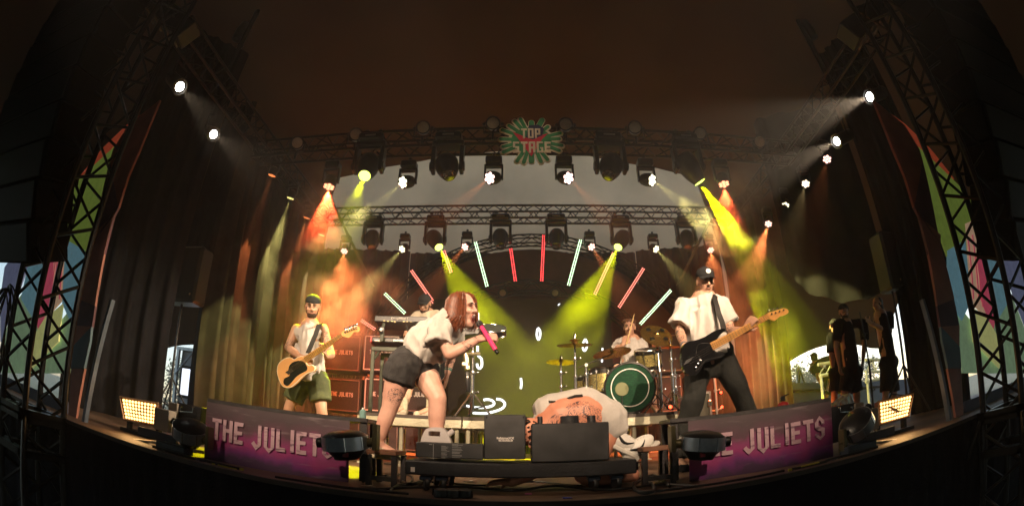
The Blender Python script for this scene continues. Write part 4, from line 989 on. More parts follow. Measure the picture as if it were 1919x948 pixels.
for h_, k_, a_ in ((hpR, kR, aR), (hpL, kL, aL)): cap(g, h_, k_, .125, .1, 18); g.tube(k_, a_+V((0, 0, .02)), .1, .075, 18)
P.garment('trousers', g, TRO, .012, .02, 7, 5)
P.garment('cap', cap_hat(F), CAPM, None); g = MB(); g.lathe([(.024, 0), (.022, .004)], F.p(0, .086, .088), F.f+F.u*.35, 16); P.garment('cap_badge', g, mat('badge_white', (.7, .7, .68), .5), None)
g = MB(); g.ell(F.p(0, .092, -.046), (.024, .006, .004), F.ax(), 10, 6); P.garment('moustache', g, HAIRB, None)
g = MB(); g.ell(F.p(0, -.02, .0), (.079, .088, .062), F.ax(), 18, 12); P.garment('hair', g, HAIRB, None) if 0 else None
g = MB(); x, y, d = frame(wR-eR); g.lathe([(.034, -.012), (.036, 0), (.034, .012)], wR-(wR-eR).normalized()*.015, wR-eR, 14); P.garment('bracelet', g, mat('grey_beads', (.2, .2, .22), .4, .3, .3, 90), None)
for a_ in (aR, aL): g = MB(); shoe(g, a_, (0, -1, 0)); P.garment('shoe', g, BTEE, .01, 0)
P.finish()
# ---------------------------------------------------------------- singer, bent forward, screaming into a pink microphone
YS = 3.45
F = Fr(at(868, 578, YS), (1, -.48, -.1), (-.22, -.1, 1), 1.02)
nk = at(850, 596, YS+.02); sN, sFar = at(826, 612, YS-.14), at(846, 612, YS+.16); hp = at(765, 676, YS+.03); hN, hF = at(752, 690, YS-.1), at(790, 690, YS+.1)
eN, wN = at(842, 664, YS-.24), at(899, 634, YS-.2); eF, wF = at(846, 662, YS+.22), at(839, 697, YS+.2)
kB, aB = at(730, 765, YS-.08), at(706, 832, YS-.05); kF, aF = at(820, 745, YS-.02), at(817, 838, YS+.04); aB.z = max(aB.z, .1); aF.z = max(aF.z, .1)
ch = at(822, 628, YS+.02); bl = at(796, 662, YS+.03)
P = Person('singer with shoulder length brown hair leaning forward and screaming into a pink microphone', V((kF.x, YS, 0)), (.66, .40, .32), .007,
           tats=[(at(741, 742, YS-.16), .06), (eN.lerp(wN, .2), .035), (eN.lerp(wN, .55), .045), (eN.lerp(wN, .85), .03), (eN+V((-.02, 0, .1)), .04), (bl+V((0, -.1, -.02)), .09), (eF.lerp(wF, .4), .06)])
head_shape(P.b, F, .95, 1.0, True); cap(P.b, F.p(0, -.03, -.05), nk, .046, .052); cap(P.b, nk, ch, .06, .1)
P.limb([ch, bl, hp], [.115, .105, .12]); cap(P.b, sN, sFar, .055, .055)
P.limb([sN, sN.lerp(eN, .5), eN, eN.lerp(wN, .35), wN], [.054, .05, .041, .042, .025]); P.limb([sFar, eF, eF.lerp(wF, .35), wF], [.052, .04, .04, .025])
hand(P.b, wN, V((.75, -.05, .12)), V((.1, .75, -.6)), 1, 1.5, .95, thumb_in=.8); hand(P.b, wF, V((-.15, -.1, -1)), V((-.6, 0, .1)), 1, .5, .95)
P.limb([hN, hN.lerp(kB, .4), kB, kB.lerp(aB, .35), aB], [.104, .09, .06, .058, .038]); P.limb([aB, aB+V((.15, -.05, -.06))], [.042, .03])
P.limb([hF, hF.lerp(kF, .35), kF, kF.lerp(aF, .35), aF], [.11, .099, .066, .064, .04]); P.limb([aF, aF+V((.15, -.05, -.06))], [.042, .03])
P.bits = face_bits(F, True, True)
g = MB(); cap(g, at(838, 610, YS+.01), at(795, 648, YS+.02), .125, .16, 22); cap(g, sN, sFar, .075, .075, 16)
g.tube(sN, at(822, 650, YS-.22), .085, .105, 18); g.tube(sFar, at(850, 640, YS+.22), .08, .09, 16); cap(g, at(805, 640, YS), at(828, 672, YS-.03), .12, .035, 16)
P.garment('cropped_t_shirt', g, WTEE, .0105, .038, 10, 7)
g = MB(); cap(g, at(785, 671, YS+.03), at(760, 682, YS+.02), .122, .138, 22)
cap(g, hN+V((.02, 0, .02)), hN.lerp(kB, .12), .127, .124, 20); g.tube(hN, hN.lerp(kB, .34), .127, .12, 20); cap(g, hF+V((-.03, 0, .02)), hF.lerp(kF, .1), .13, .13, 20); g.tube(hF, hF.lerp(kF, .26), .13, .126, 20); cap(g, at(764, 700, YS-.1), at(772, 726, YS-.08), .09, .02)
P.garment('denim_shorts', g, DEN, .011, .014, 11, 3)
# hair: strands of locks falling from the crown
g = MB(); rnd = random.Random(11)
g.ell(F.p(0, -.03, .035), (.088, .1, .088), F.ax(), 20, 14)
for i in range(620):
    az = rnd.uniform(-1, 1)*2.35; fx, fy = math.sin(az)*.084, -math.cos(az)*.094-.01; L = rnd.uniform(.1, .22); q = rnd.uniform(.97, 1.22); tp = rnd.uniform(.1, .5)
    p0 = F.p(fx*tp, fy*tp, .118); p1 = F.p(fx*1.02*q, fy*1.02*q, .06); p2 = F.p(fx*1.16*q, fy*1.12*q, -.02)+V((0, 0, -.03))
    p3 = p2+V((-.03+rnd.uniform(-.03, .04), rnd.uniform(-.03, .03), -L*.6))+F.r*(fx*.3); w = rnd.uniform(.003, .006); sw = rnd.uniform(-.02, .02)
    g.path([p0, p0.lerp(p1, .6)+F.u*.016*q, p1, p2, p2.lerp(p3, .6)+(p2-F.o).normalized()*.012+F.r*sw, p3], [w, w, w, w*1.1, w*.8, .001], 4)
P.garment('hair', g, mat('auburn_hair', (.15, .042, .016), .4, 0, .55, 45, .2, 120), None)
g = MB(); g.lathe([(.028, -.006), (.03, 0), (.028, .006)], wF.lerp(eF, .12), wF-eF, 12); g.lathe([(.029, -.004), (.031, 0), (.029, .004)], wF.lerp(eF, .2), wF-eF, 12); P.garment('wristband', g, mat('teal_band', (.03, .2, .16), .6), None)
for a_, d_ in ((aB, (1, -.5, 0)), (aF, (1, -.3, 0))): g = MB(); shoe(g, a_, d_); P.garment('shoe', g, SNK, .01, 0)
P.finish()
mc0, mc1 = at(912, 628, YS-.24), at(934, 664, YS-.3); d = (mc1-mc0).normalized(); st_ = at(902, 606, YS-.19)
t = Thing('microphone', 'pink handheld microphone in the fist of the singer', 'microphone', mc0); g = MB(); g.lathe([(.014, -.08), (.0155, -.02), (.0165, .08), (.017, .125), (.015, .135)], mc0, d, 14); t.part('handle', g, mat('pink_plastic', (.85, .05, .2), .4, 0, .05))
g = MB(); g.lathe([(.011, .135), (.013, .14), (.013, .16), (.01, .165)], mc0, d, 12); t.part('antenna_cap', g, BLK); g = MB(); g.ell(mc0-d*.105, (.024, .024, .03), frame(d), 14, 10); t.part('grille_head', g, mat('mic_grille', (.08, .08, .08), .4, .8, .4, 200, .5, 400))
# ---------------------------------------------------------------- keyboard player behind the keys
YK = 6.1
F = Fr(at(796, 570, YK-.06), (-.15, -1, -.55), (0, -.3, 1), 1.02)
nk = at(800, 584, YK+.04); sR, sL = at(784, 592, YK), at(819, 592, YK); hp = V((at(800, 700, YK).x, YK+.1, RZ+.88)); kz = RZ
P = Person('bearded keyboard player in a cream shirt and dark cap looking down behind the keyboards', V((hp.x, YK, RZ)), (.5, .32, .22), .008)
head_shape(P.b, F); cap(P.b, F.p(0, -.01, -.05), nk-V((0, 0, .03)), .052, .06); P.limb([nk-V((0, 0, .05)), hp], [.12, .13])
for sg, s_ in ((-1, sR), (1, sL)):
    e_ = s_+V((sg*.12, -.1, -.26)); w_ = V((s_.x+sg*.05, 5.62, 1.38)); P.limb([nk-V((0, 0, .04)), s_], [.055, .06]); P.limb([s_, e_, w_], [.055, .042, .027]); hand(P.b, w_, V((0, -1, -.1)), V((0, -.1, -1)), sg, .6)
for sg in (-1, 1):
    h_ = hp+V((sg*.1, 0, 0)); a_ = V((at(757 if sg < 0 else 806, 770, 5.75).x, 5.75, RZ+.1)); k_ = h_.lerp(a_, .5)+V((0, -.08, 0)); P.limb([h_, k_, k_.lerp(a_, .35), a_], [.09, .058, .056, .038]); P.limb([a_, a_+V((-.1, -.12, -.06))], [.04, .03])
    g = MB(); shoe(g, a_, (-.7, -.6, 0), 1.1); P.garment('shoe', g, SNK, .01, 0); g = MB(); g.tube(a_+V((0, 0, -.03)), a_+V((0, 0, .12)), .05, .05, 14); P.garment('sock', g, mat('ribbed_sock', (.45, .42, .3), .9, 0, .2, 30), None)
P.bits = face_bits(F); g = MB(); cap(g, nk-V((0, 0, .1)), hp+V((0, 0, .1)), .15, .17, 20, .75, (1, 0, 0)); cap(g, sR, sL, .08, .08, 14); 
for sg, s_ in ((-1, sR), (1, sL)): g.tube(s_, s_+V((sg*.1, -.08, -.2)), .085, .09, 14)
P.garment('t_shirt', g, mat('cream_cotton', (.6, .52, .4), .9, 0, .08, 6), .013, .02, 7, 5)
g = MB(); cap(g, hp+V((-.1, 0, 0)), hp+V((.1, 0, 0)), .13, .13); 
for sg in (-1, 1): g.tube(hp+V((sg*.1, 0, 0)), hp+V((sg*.13, -.06, -.42)), .13, .11, 16)
P.garment('shorts', g, BTEE, .013, .015, 7, 5)
P.garment('cap', cap_hat(F), CAPM, None); P.garment('beard', beard(F), MATS['dark_beard'], .006, .004, 60, 1); P.finish()
# ---------------------------------------------------------------- drummer
YD = 6.35
F = Fr(at(1180, 614, YD-.04), (-.35, -1, -.15), (.06, -.05, 1), 1.02)
nk = at(1184, 633, YD+.02); sR, sL = at(1163, 643, YD), at(1200, 644, YD+.02); hp = at(1176, 700, YD+.05); hp.z = max(hp.z, RZ+.5)
P = Person('moustached drummer in a white t-shirt raising a drumstick before the face', V((hp.x, YD, RZ)), (.58, .36, .26), .0075)
head_shape(P.b, F); cap(P.b, F.p(0, -.01, -.05), nk-V((0, 0, .03)), .052, .06); P.limb([nk-V((0, 0, .05)), hp], [.12, .13])
eR, wR = at(1156, 656, YD-.18), at(1168, 646, YD-.34); eL, wL = at(1210, 664, YD-.08), at(1218, 672, YD-.4)
for s_, e_, w_ in ((sR, eR, wR), (sL, eL, wL)): P.limb([nk-V((0, 0, .04)), s_], [.055, .06]); P.limb([s_, e_, e_.lerp(w_, .4), w_], [.058, .042, .043, .027])
hand(P.b, wR, V((.25, -.2, .9)), V((.7, .5, 0)), -1, 1.4); hand(P.b, wL, V((0, -.9, -.2)), V((0, 0, -1)), 1, 1.3)
for sg in (-1, 1): h_ = hp+V((sg*.1, 0, 0)); k_ = h_+V((sg*.12, -.42, .02)); a_ = V((k_.x, k_.y-.02, RZ+.1)); P.limb([h_, k_, a_], [.09, .06, .04]); P.limb([a_, a_+V((0, -.16, -.06))], [.04, .03])
P.bits = face_bits(F); g = MB(); cap(g, nk-V((0, 0, .11)), hp+V((0, 0, .05)), .15, .16, 20, .75, (1, 0, 0)); cap(g, sR, sL, .078, .078, 14); g.tube(sR, sR.lerp(eR, .75), .082, .088, 14); g.tube(sL, sL.lerp(eL, .75), .082, .088, 14)
P.garment('t_shirt', g, WTEE, .011, .036, 11, 8); g = MB(); g.ell(F.p(0, -.025, .045), (.084, .092, .082), F.ax(), 18, 12)
for i in range(40): a = i*2.4; r = .06+.02*math.sin(i); g.ell(F.p(r*math.cos(a), -.02+r*math.sin(a), .085+.02*math.cos(i*1.7)), (.022, .022, .02), F.ax(), 8, 6)
P.garment('hair', g, mat('chestnut_hair', (.12, .05, .025), .6, 0, .4, 50, .4, 100), .008, .006, 40, 1); g = MB(); g.ell(F.p(0, .093, -.044), (.026, .008, .006), F.ax(), 10, 6); P.garment('moustache', g, MATS['chestnut_hair'], None)
g = MB(); 
for sg in (-1, 1): g.tube(hp+V((sg*.08, 0, 0)), hp+V((sg*.19, -.32, .02)), .12, .1, 14)
P.garment('shorts', g, BTEE, .013, .012, 7, 8); P.finish()
WOOD = mat('pale_wood', (.6, .42, .2), .5, 0, .12, 14)
g = MB(); a, b = at(1174, 645, YD-.42), at(1189, 588, YD-.46); g.path([a, a.lerp(b, .8), a.lerp(b, .95), b], [.0095, .0085, .005, .004], 8); single('drumstick', 'drumstick held upright before the face of the drummer', 'drumstick', g, WOOD, 'drumsticks')
g = MB(); a, b = at(1216, 676, YD-.4), at(1226, 700, YD-.6); g.path([wL+V((-.02, -.06, -.0)), b], [.0085, .006], 8); single('drumstick', 'drumstick in the lower hand of the drummer behind the rack tom', 'drumstick', g, WOOD, 'drumsticks')
# ---------------------------------------------------------------- crouching performer with the shirt riding up
YC = 3.35
P = Person('performer bowed down behind the black boxes, white shirt riding up a tattooed back', V((at(1080, 800, YC).x, YC, 0)), (.66, .30, .2), .009,
           tats=[(at(1092, 775, YC-.15), .1), (at(1112, 785, YC-.15), .09), (at(1050, 800, YC-.18), .1), (at(1068, 765, YC-.12), .035)])
b0, b1, b2, b3 = at(1020, 805, YC-.02), at(1050, 782, YC-.02), at(1095, 778, YC), at(1135, 805, YC+.05)
P.limb([b0, b1, b2, b3], [.11, .135, .15, .15]); 
for sg in (-1, 1): 
    k_ = V((b3.x-.15, YC+.05+sg*.13, .07)); P.limb([b3+V((0, sg*.08, 0)), k_], [.1, .065]); P.limb([k_, V((b3.x+.16, YC+.02+sg*.12, .07))], [.062, .045])
F = Fr(at(1000, 812, YC-.1), (-.3, -.4, -1), (-1, 0, .1), 1.0); head_shape(P.b, F); cap(P.b, F.p(0, -.03, -.05), b0, .052, .06); P.bits = face_bits(F)
for sg in (-1, 1): P.limb([b0, V((b0.x-.02, YC+sg*.2, .15)), V((b0.x-.22, YC+sg*.12, .05))], [.06, .045, .03]); hand(P.b, V((b0.x-.22, YC+sg*.12, .05)), V((-1, 0, 0)), V((0, 0, -1)), sg, .4)
g = MB(); cap(g, at(1028, 770, YC+.03), at(1100, 757, YC+.05), .12, .125, 18); cap(g, at(1100, 757, YC+.05), at(1140, 786, YC+.02), .125, .14, 18); cap(g, at(1135, 790, YC), at(1140, 800, YC), .15, .14, 18); cap(g, at(1028, 768, YC+.04), at(1012, 790, YC), .08, .05, 14)
cap(g, at(1012, 790, YC), at(1015, 812, YC), .06, .07, 14)
P.garment('white_shirt', g, WTEE, .012, .018, 7, 12)
g = MB(); rnd = random.Random(5)
for i in range(60):
    a = rnd.uniform(0, 2*PI); e = rnd.uniform(-1, 1.2); c = F.p(.07*math.cos(a)*math.cos(e), -.01+.085*math.sin(a)*math.cos(e), .03+.08*math.sin(e)); pts = [c+V((.014*math.cos(j*1.3+i), .014*math.sin(j*1.3+i), .006*j-.01)) for j in range(7)]; g.path(pts, .006, 5)
P.garment('curly_hair', g, mat('black_hair', (.02, .014, .012), .6, 0, .3, 40), None)
pts = [(1028, 752), (1045, 752), (1062, 748), (1078, 742), (1092, 741)]; P.garment('strap', strap([at(u, v, YC-.07) for u, v in pts], .03, (0, -.6, 1)), STRP, None); P.finish()
# white sneakers of the crouching performer
for k, (u, v, an) in enumerate(((1168, 828, .5), (1196, 838, -.6))):
    c = at(u, v, YC-.05); t = Thing('white_sneaker', ['white sneaker with its grooved sole towards the drum riser, behind its twin', 'white sneaker with a black curved stripe lying beside the right desk'][k], 'shoe', (c.x, c.y, 0), 'white sneakers on the stage floor')
    ax = (V((math.cos(an), 0, -math.sin(an))), V((0, 1, 0)), V((math.sin(an), 0, math.cos(an)))); g = MB(); g.ell(c, (.13, .05, .062), ax, 20, 12); g.ell(c+ax[0]*-.07+ax[2]*.04, (.055, .045, .06), ax, 14, 10); t.part('upper', g, mat('white_leather', (.66, .64, .6), .5, 0, .08, 12))
    g = MB(); g.box(c-ax[2]*.055, (.27, .09, .03), ax, .012); t.part('sole', g, mat('sole_white', (.55, .53, .48), .6, 0, .15, 20)); g = MB(); g.path([c+ax[0]*(-.06+.02*i)+ax[2]*(.03-.0*i-.035*math.sin(i*.5))-V((0, .049, 0)) for i in range(7)], [.003, .008, .011, .01, .008, .005, .002], 6); t.part('stripe', g, BLK)
    g = MB(); 
    for i in range(4): g.tube(c+ax[0]*(.0+.022*i)+ax[2]*(.056-.006*i)-V((0, .03, 0)), c+ax[0]*(.0+.022*i)+ax[2]*(.056-.006*i)+V((0, .03, 0)), .004, n=5)
    t.part('lace', g, MATS['sole_white'])
# ---------------------------------------------------------------- stage crew on the right
def crew(label, Y, tc, face, cx, sh, hip, arms, legs, hatF=True, shorts=True, bag=False):
    F = Fr(at(*tc, Y), face, (0, -.05, 1), 1.0); nk = F.p(0, -.02, -.13); hp = at(*hip, Y); P = Person(label, V((hp.x, Y, 0)), (.38, .24, .17), .009, group='stage crew in black clothes')
    head_shape(P.b, F); cap(P.b, F.p(0, -.01, -.05), nk, .052, .06); P.limb([nk-V((0, 0, .05)), hp], [.12, .12]); P.bits = face_bits(F)
    g = MB(); cap(g, nk-V((0, 0, .12)), hp, .15, .165, 18, .75, (1, 0, 0))
    s0 = at(*sh[0], Y); s1 = at(*sh[1], Y); cap(g, s0, s1, .075, .075)
    for s_, (e, w, dy) in zip((s0, s1), arms):
        e_ = at(*e, Y+dy*.5); w_ = at(*w, Y+dy); P.limb([s_, e_, e_.lerp(w_, .4), w_], [.056, .042, .042, .027]); hand(P.b, w_, (w_-e_), V((.2, -.6, 0)), 1, .7); g.tube(s_, s_.lerp(e_, .8), .08, .082, 12)
    P.garment('t_shirt', g, BTEE, .014, .018, 7, 2); g = MB(); cap(g, hp-V((.08, 0, 0)), hp+V((.08, 0, 0)), .13, .13)
    for (k, a) in legs:
        k_ = at(*k, Y); a_ = V((k_.x+a, Y+.08, .1)); h_ = hp+V(((k_.x-hp.x)*.4, 0, 0)); P.limb([h_, k_, k_.lerp(a_, .35), a_], [.09, .058, .056, .038]); P.limb([a_, a_+V((-.1, -.12, -.06))], [.04, .03]); g.tube(h_, h_.lerp(k_, .9), .12, .11, 14)
        s = MB(); shoe(s, a_, (-.5, -.8, 0)); P.garment('shoe', s, BTEE, .012, 0)
    P.garment('shorts', g, BTEE, .014, .015, 7, 3)
    if hatF: P.garment('cap', cap_hat(F), CAPM, None)
    return P, F
P, F = crew('bearded crew member in a loose black t-shirt and cap standing upright with arms down', 5.7, (1581, 585), (-.35, -1, 0), 0, ((1570, 606), (1618, 606)), (1596, 700), (((1567, 650), (1573, 684), -.05), ((1620, 645), (1617, 676), -.05)), (((1582, 738), 0), ((1606, 738), .02)))
P.garment('beard', beard(F), MATS['dark_beard'], .007, 0); P.finish()
P, F = crew('long haired crew member at the far right facing left and holding up a phone', 5.75, (1644, 570), (-1, -.1, -.1), 0, ((1650, 592), (1668, 592)), (1666, 680), (((1655, 618), (1631, 604), -.1), ((1668, 622), (1640, 610), .1)), (((1660, 740), 0), ((1676, 740), 0)), False)
g = MB(); g.ell(F.p(0, -.03, .02), (.085, .095, .095), F.ax(), 16, 12); g.ell(F.p(0, -.06, -.09), (.07, .05, .12), F.ax(), 14, 10); P.garment('hair', g, MATS['black_hair'], .01, .006, 30, 2); P.finish()
P, F = crew('crew member in sunglasses half hidden behind the upright bearded one', 6.4, (1563, 612), (-.8, -.8, 0), 0, ((1556, 630), (1582, 630)), (1572, 700), (((1558, 668), (1562, 694), 0), ((1588, 666), (1590, 690), 0)), (((1564, 738), 0), ((1582, 738), 0)))
g = MB(); 
for s in (-1, 1): g.box(F.p(s*.03, .088, .01), (.045, .01, .028), F.ax(), .004)
P.garment('sunglasses', g, BLKP, None); P.finish()
P, F = crew('crew member bending over a metal table at the left of the side stage', 8.8, (1526, 672), (-.5, -.8, -.7), 0, ((1530, 680), (1552, 672)), (1560, 712), (((1532, 705), (1540, 722), -.15), ((1556, 700), (1552, 722), -.1)), (((1548, 742), 0), ((1562, 742), 0)), True)
P.finish()
# ================================================================ INSTRUMENTS
def crop(ox, oy, sc): return lambda pts, Y: [at(ox+x/sc, oy+y/sc, Y) for x, y in pts]
def smooth_poly(P, seg=4):
    out = []; n = len(P)
    for i in range(n):
        a, b, c, d = P[i-1], P[i], P[(i+1) % n], P[(i+2) % n]
        for k in range(seg): t = k/seg; out.append(.5*((2*b)+(c-a)*t+(2*a-5*b+4*c-d)*t*t+(3*b-a-3*c+d)*t**3))
    return out
def guitar(name, label, cat, C, Y, body, pick, neck, nw, head_, tuners, mb_, mp, mn, bridge, edge=None, strings=6, pr=None):
    th = V((0, .045, 0)); bp = smooth_poly(C(body, Y)); c0 = sum(bp, V((0, 0, 0)))/len(bp)
    t = Thing(name, label, cat, c0)
    g = MB(); g.prism(bp, th)
    if edge: 
        g.use(mb_) if 0 else None
    b = t.part('body', g, mb_)
    if edge: g = MB(); g.path([p+V((0, .006, 0)) for p in bp], .0065, 6, True); t.part('binding', g, edge, parent=b)
    g = MB(); g.prism([p-V((0, .003, 0)) for p in smooth_poly(C(pick, Y))], (0, .0035, 0)); t.part('pickguard', g, mp, parent=b)
    n0, n1 = C(neck, Y-.012); ax = frame(n1-n0, (0, 1, 0)); d = ax[2]; s = ax[0]
    g = MB(); g.add([n0+s*nw*.56, n0-s*nw*.56, n1-s*nw*.4, n1+s*nw*.4]+[p+V((0, .022, 0)) for p in (n0+s*nw*.56, n0-s*nw*.56, n1-s*nw*.4, n1+s*nw*.4)], [(3, 2, 1, 0), (4, 5, 6, 7), (0, 1, 5, 4), (1, 2, 6, 5), (2, 3, 7, 6), (3, 0, 4, 7)]); t.part('neck', g, mn)
    g = MB(); L = (n1-n0).length
    for i in range(1, 20): q = n1.lerp(n0, (1-2**(-i/12))/(1-2**(-19/12))*.98); g.tube(q-s*nw*.46-V((0, .0015, 0)), q+s*nw*.46-V((0, .0015, 0)), .0016, n=4)
    t.part('frets', g, STEEL)
    hd = smooth_poly(C(head_, Y-.005), 3); g = MB(); g.prism(hd, (0, .016, 0)); h = t.part('headstock', g, mn)
    for q in C(tuners, Y-.008): g = MB(); g.lathe([(.009, 0), (.009, .012), (.005, .016)], q, (0, -1, 0), 10); qq = q+V((-.01, .012, .035)); g.tube(q+V((0, .012, 0)), qq, .004); g.ell(qq, (.012, .005, .009), None, 8, 6); t.part('tuner', g, CHROME, parent=h)
    br = C(bridge, Y-.006); g = MB(); bc = (br[0]+br[1])/2; g.box(bc, ((br[1]-br[0]).length, .012, .07), (frame(br[1]-br[0], (0, 1, 0))[2], V((0, 1, 0)), d), .003); t.part('bridge', g, CHROME)
    g = MB(); he = C(tuners, Y-.02)
    for i in range(strings):
        o_ = s*(i-(strings-1)/2)*nw*.72/(strings-1); g.tube(bc+o_*1.25-V((0, .014, 0)), n1+o_*.8-V((0, .005, 0)), .0011, n=4, caps=False)
    t.part('strings', g, CHROME)
    if pr:
        for a, b2 in pr: q0, q1 = C((a, b2), Y-.007); g = MB(); g.tube(q0, q1, .011, n=8, sq=.5); t.part('pickup', g, BLKP)
    return t
C1 = crop(480, 520, 3.385); C4 = crop(1220, 480, 2.964)
BUT = mat('butterscotch_body', (.72, .38, .14), .25, 0, .12, 4, coat=.6); MAP = mat('maple_neck', (.66, .33, .09), .3, 0, .14, 12, coat=.4); CRM = mat('cream_edge', (.8, .72, .55), .4); BPG = mat('black_pickguard', (.015, .016, .014), .12, 0, .1, 9, coat=1)
guitar('electric_guitar', 'butterscotch electric guitar with black pickguard held by the left guitarist', 'guitar', C1, 4.2,
       [(215, 508), (180, 516), (145, 545), (134, 590), (145, 640), (165, 682), (195, 695), (222, 690), (255, 662), (290, 628), (330, 602), (362, 592), (372, 572), (356, 556), (334, 558), (318, 545), (310, 520), (292, 500), (262, 508), (240, 520)],
       [(250, 530), (215, 553), (205, 590), (215, 618), (180, 640), (174, 668), (192, 684), (216, 674), (262, 622), (322, 586), (316, 550), (296, 530)], [(306, 520), (543, 362)], .05,
       [(538, 352), (560, 334), (600, 324), (645, 309), (657, 325), (648, 346), (620, 347), (592, 380), (565, 376), (548, 370)], [(566, 346), (580, 341), (594, 336), (608, 331), (622, 326), (636, 321)], BUT, BPG, MAP, [(203, 588), (222, 603)], CRM, 6)
BBL = mat('gloss_black_body', (.008, .008, .009), .1, 0, .1, 5, coat=1)
guitar('bass_guitar', 'black bass guitar with long maple neck held by the tall bassist', 'bass guitar', C4, 3.6,
       [(206, 474), (180, 496), (168, 550), (178, 612), (200, 652), (240, 660), (268, 640), (298, 594), (340, 578), (388, 562), (414, 542), (396, 531), (366, 532), (346, 508), (360, 474), (380, 440), (412, 410), (398, 401), (350, 416), (296, 448), (246, 466)],
       [(262, 492), (290, 482), (330, 486), (342, 510), (362, 536), (404, 541), (376, 560), (310, 575), (284, 598), (248, 640), (262, 598), (275, 570), (252, 540)], [(338, 500), (652, 332)], .058,
       [(642, 336), (648, 316), (690, 302), (735, 289), (760, 296), (762, 314), (740, 328), (716, 334), (690, 356), (665, 350)], [(668, 322), (690, 315), (712, 308), (734, 301)], BBL, BBL, MAP, [(214, 566), (196, 598)], None, 4)
g = MB(); g.path(smooth_poly(C4([(262, 492), (290, 482), (330, 486), (342, 510), (362, 536), (404, 541), (376, 560), (310, 575), (284, 598), (248, 640), (262, 598), (275, 570), (252, 540)], 3.595)), .002, 5, True)
bo = [o for o in bpy.data.objects if o.name.startswith('bass_guitar')][0]
o = link_mesh('pickguard_edge', g, CHROME, bo, 'auto', bo.location)
g = MB(); 
for q in C4([(262, 598), (272, 580), (250, 618)], 3.59): g.lathe([(.011, 0), (.01, .014), (.006, .016)], q, (0, -1, 0), 12)
link_mesh('knob', g, CHROME, bo, 'auto', bo.location)
s1 = strap([at(605, 611, YG+.1), at(601, 608, YG-.06), at(598, 607, YG-.16), at(592, 626, YG-.19), at(584, 645, YG-.22), at(577, 662, YG-.26)], .05, (0, -1, .1)); single('guitar_strap', 'black strap running over the shoulder to the butterscotch guitar', 'strap', s1, STRP, 'instrument straps')
s1 = strap([at(1342, 552, YB+.12), at(1340, 551, YB-.02), at(1340, 560, YB-.17), at(1346, 585, YB-.21), at(1353, 603, YB-.25), at(1357, 622, YB-.31)], .05, (0, -1, .1)); single('guitar_strap', 'black strap running over the shoulder to the black bass', 'strap', s1, STRP, 'instrument straps')
# ---- text from the built-in font
def text_mb(s, h, bold=.0):
    c = bpy.data.curves.new('t', 'FONT'); c.body = s; c.size = h/.7; c.extrude = .0012; c.offset = bold; o = bpy.data.objects.new('t', c); COL.objects.link(o)
    me = bpy.data.meshes.new_from_object(o.evaluated_get(bpy.context.evaluated_depsgraph_get())); bpy.data.objects.remove(o)
    g = MB(); g.v = [v.co.copy() for v in me.vertices]; g.f = [tuple(p.vertices) for p in me.polygons]; g.m = [0]*len(g.f); return g
def text_at(t, s, p, h, w=None, X=V((1, 0, 0)), up=V((0, 0, 1)), m=None, bold=.001, parent=None, name='lettering'):
    g = text_mb(s, h, bold); x0 = min(v.x for v in g.v); x1 = max(v.x for v in g.v); k = (w/(x1-x0)) if w else 1; n = X.cross(up)
    g.v = [p+X*((v.x-x0)*k)+up*v.y+n*v.z for v in g.v]; return t.part(name, g, m or LWH, parent=parent)
# ---- keyboards on a two tier stand
def kbd(lb, u0, u1, v0, v1, Y, dep, col, tilt=.18):
    a = at(u0, v0, Y); b = at(u1, v1, Y); w = b.x-a.x; h = a.z-b.z; t = Thing('keyboard', lb, 'keyboard', ((a.x+b.x)/2, Y, b.z), 'keyboards on the stand')
    ax = (V((1, 0, 0)), V((0, math.cos(tilt), -math.sin(tilt)*.6)).normalized(), None); ax = (ax[0], ax[1], ax[0].cross(ax[1]))
    c = V(((a.x+b.x)/2, Y+dep/2, (a.z+b.z)/2)); g = MB(); g.box(c, (w, dep, h), ax, .008); t.part('body', g, col); return t, a, b, c, ax, w, h
KBM = mat('keyboard_black', (.018, .017, .017), .4, 0, .25, 30, .05)
for (lb, u0, u1, v0, v1, dep) in (('upper black synthesizer lettered on its back panel', 702, 801, 593, 607, .3), ('lower black keyboard with red end cheeks and white lettering', 697, 800, 634, 646, .34)):
    t, a, b, c, ax, w, h = kbd(lb, u0, u1, v0, v1, 5.3, dep, KBM)
    g = MB()
    for i in range(36):
        g.box(c+ax[0]*(-w/2+.02+(w-.04)*(i+.5)/36)+ax[1]*(dep*.28)+ax[2]*(h/2+.006), ((w-.04)/36-.002, dep*.4, .012), ax)
    t.part('keys', g, mat('ivory_keys', (.7, .68, .62), .3, 0, .03))
    if 'upper' in lb:
        text_at(t, 'DeepMind 6', at(733, 598, 5.29), .024, at(765, 598, 5.29).x-at(733, 598, 5.29).x, m=mat('grey_lettering', (.35, .33, .3), .5))
        g = MB()
        for u, v, ww in ((735, 602, .02), (740, 602, .012), (740, 604, .012), (757, 602.5, .022), (763, 602.5, .012), (770, 603, .01), (720, 601, .02), (727, 602, .014)): g.box(at(u, v, 5.288), (ww, .006, .007))
        t.part('socket', g, mat('socket_brass', (.5, .42, .2), .4, .5, .2))
    else:
        text_at(t, 'novation', at(737, 639, 5.29), .03, at(772, 639, 5.29).x-at(737, 639, 5.29).x, bold=.003); text_at(t, 'IMPULSE', at(702, 639, 5.29), .018, at(713, 639, 5.29).x-at(702, 639, 5.29).x)
        for x in (a.x-.012, b.x+.012): g = MB(); g.box((x, c.y, c.z), (.024, dep, h+.02), ax, .006); t.part('end_cheek', g, mat('red_cheek', (.35, .03, .02), .4))
STG = mat('stand_olive_black', (.04, .045, .03), .5, .3, .2, 14)
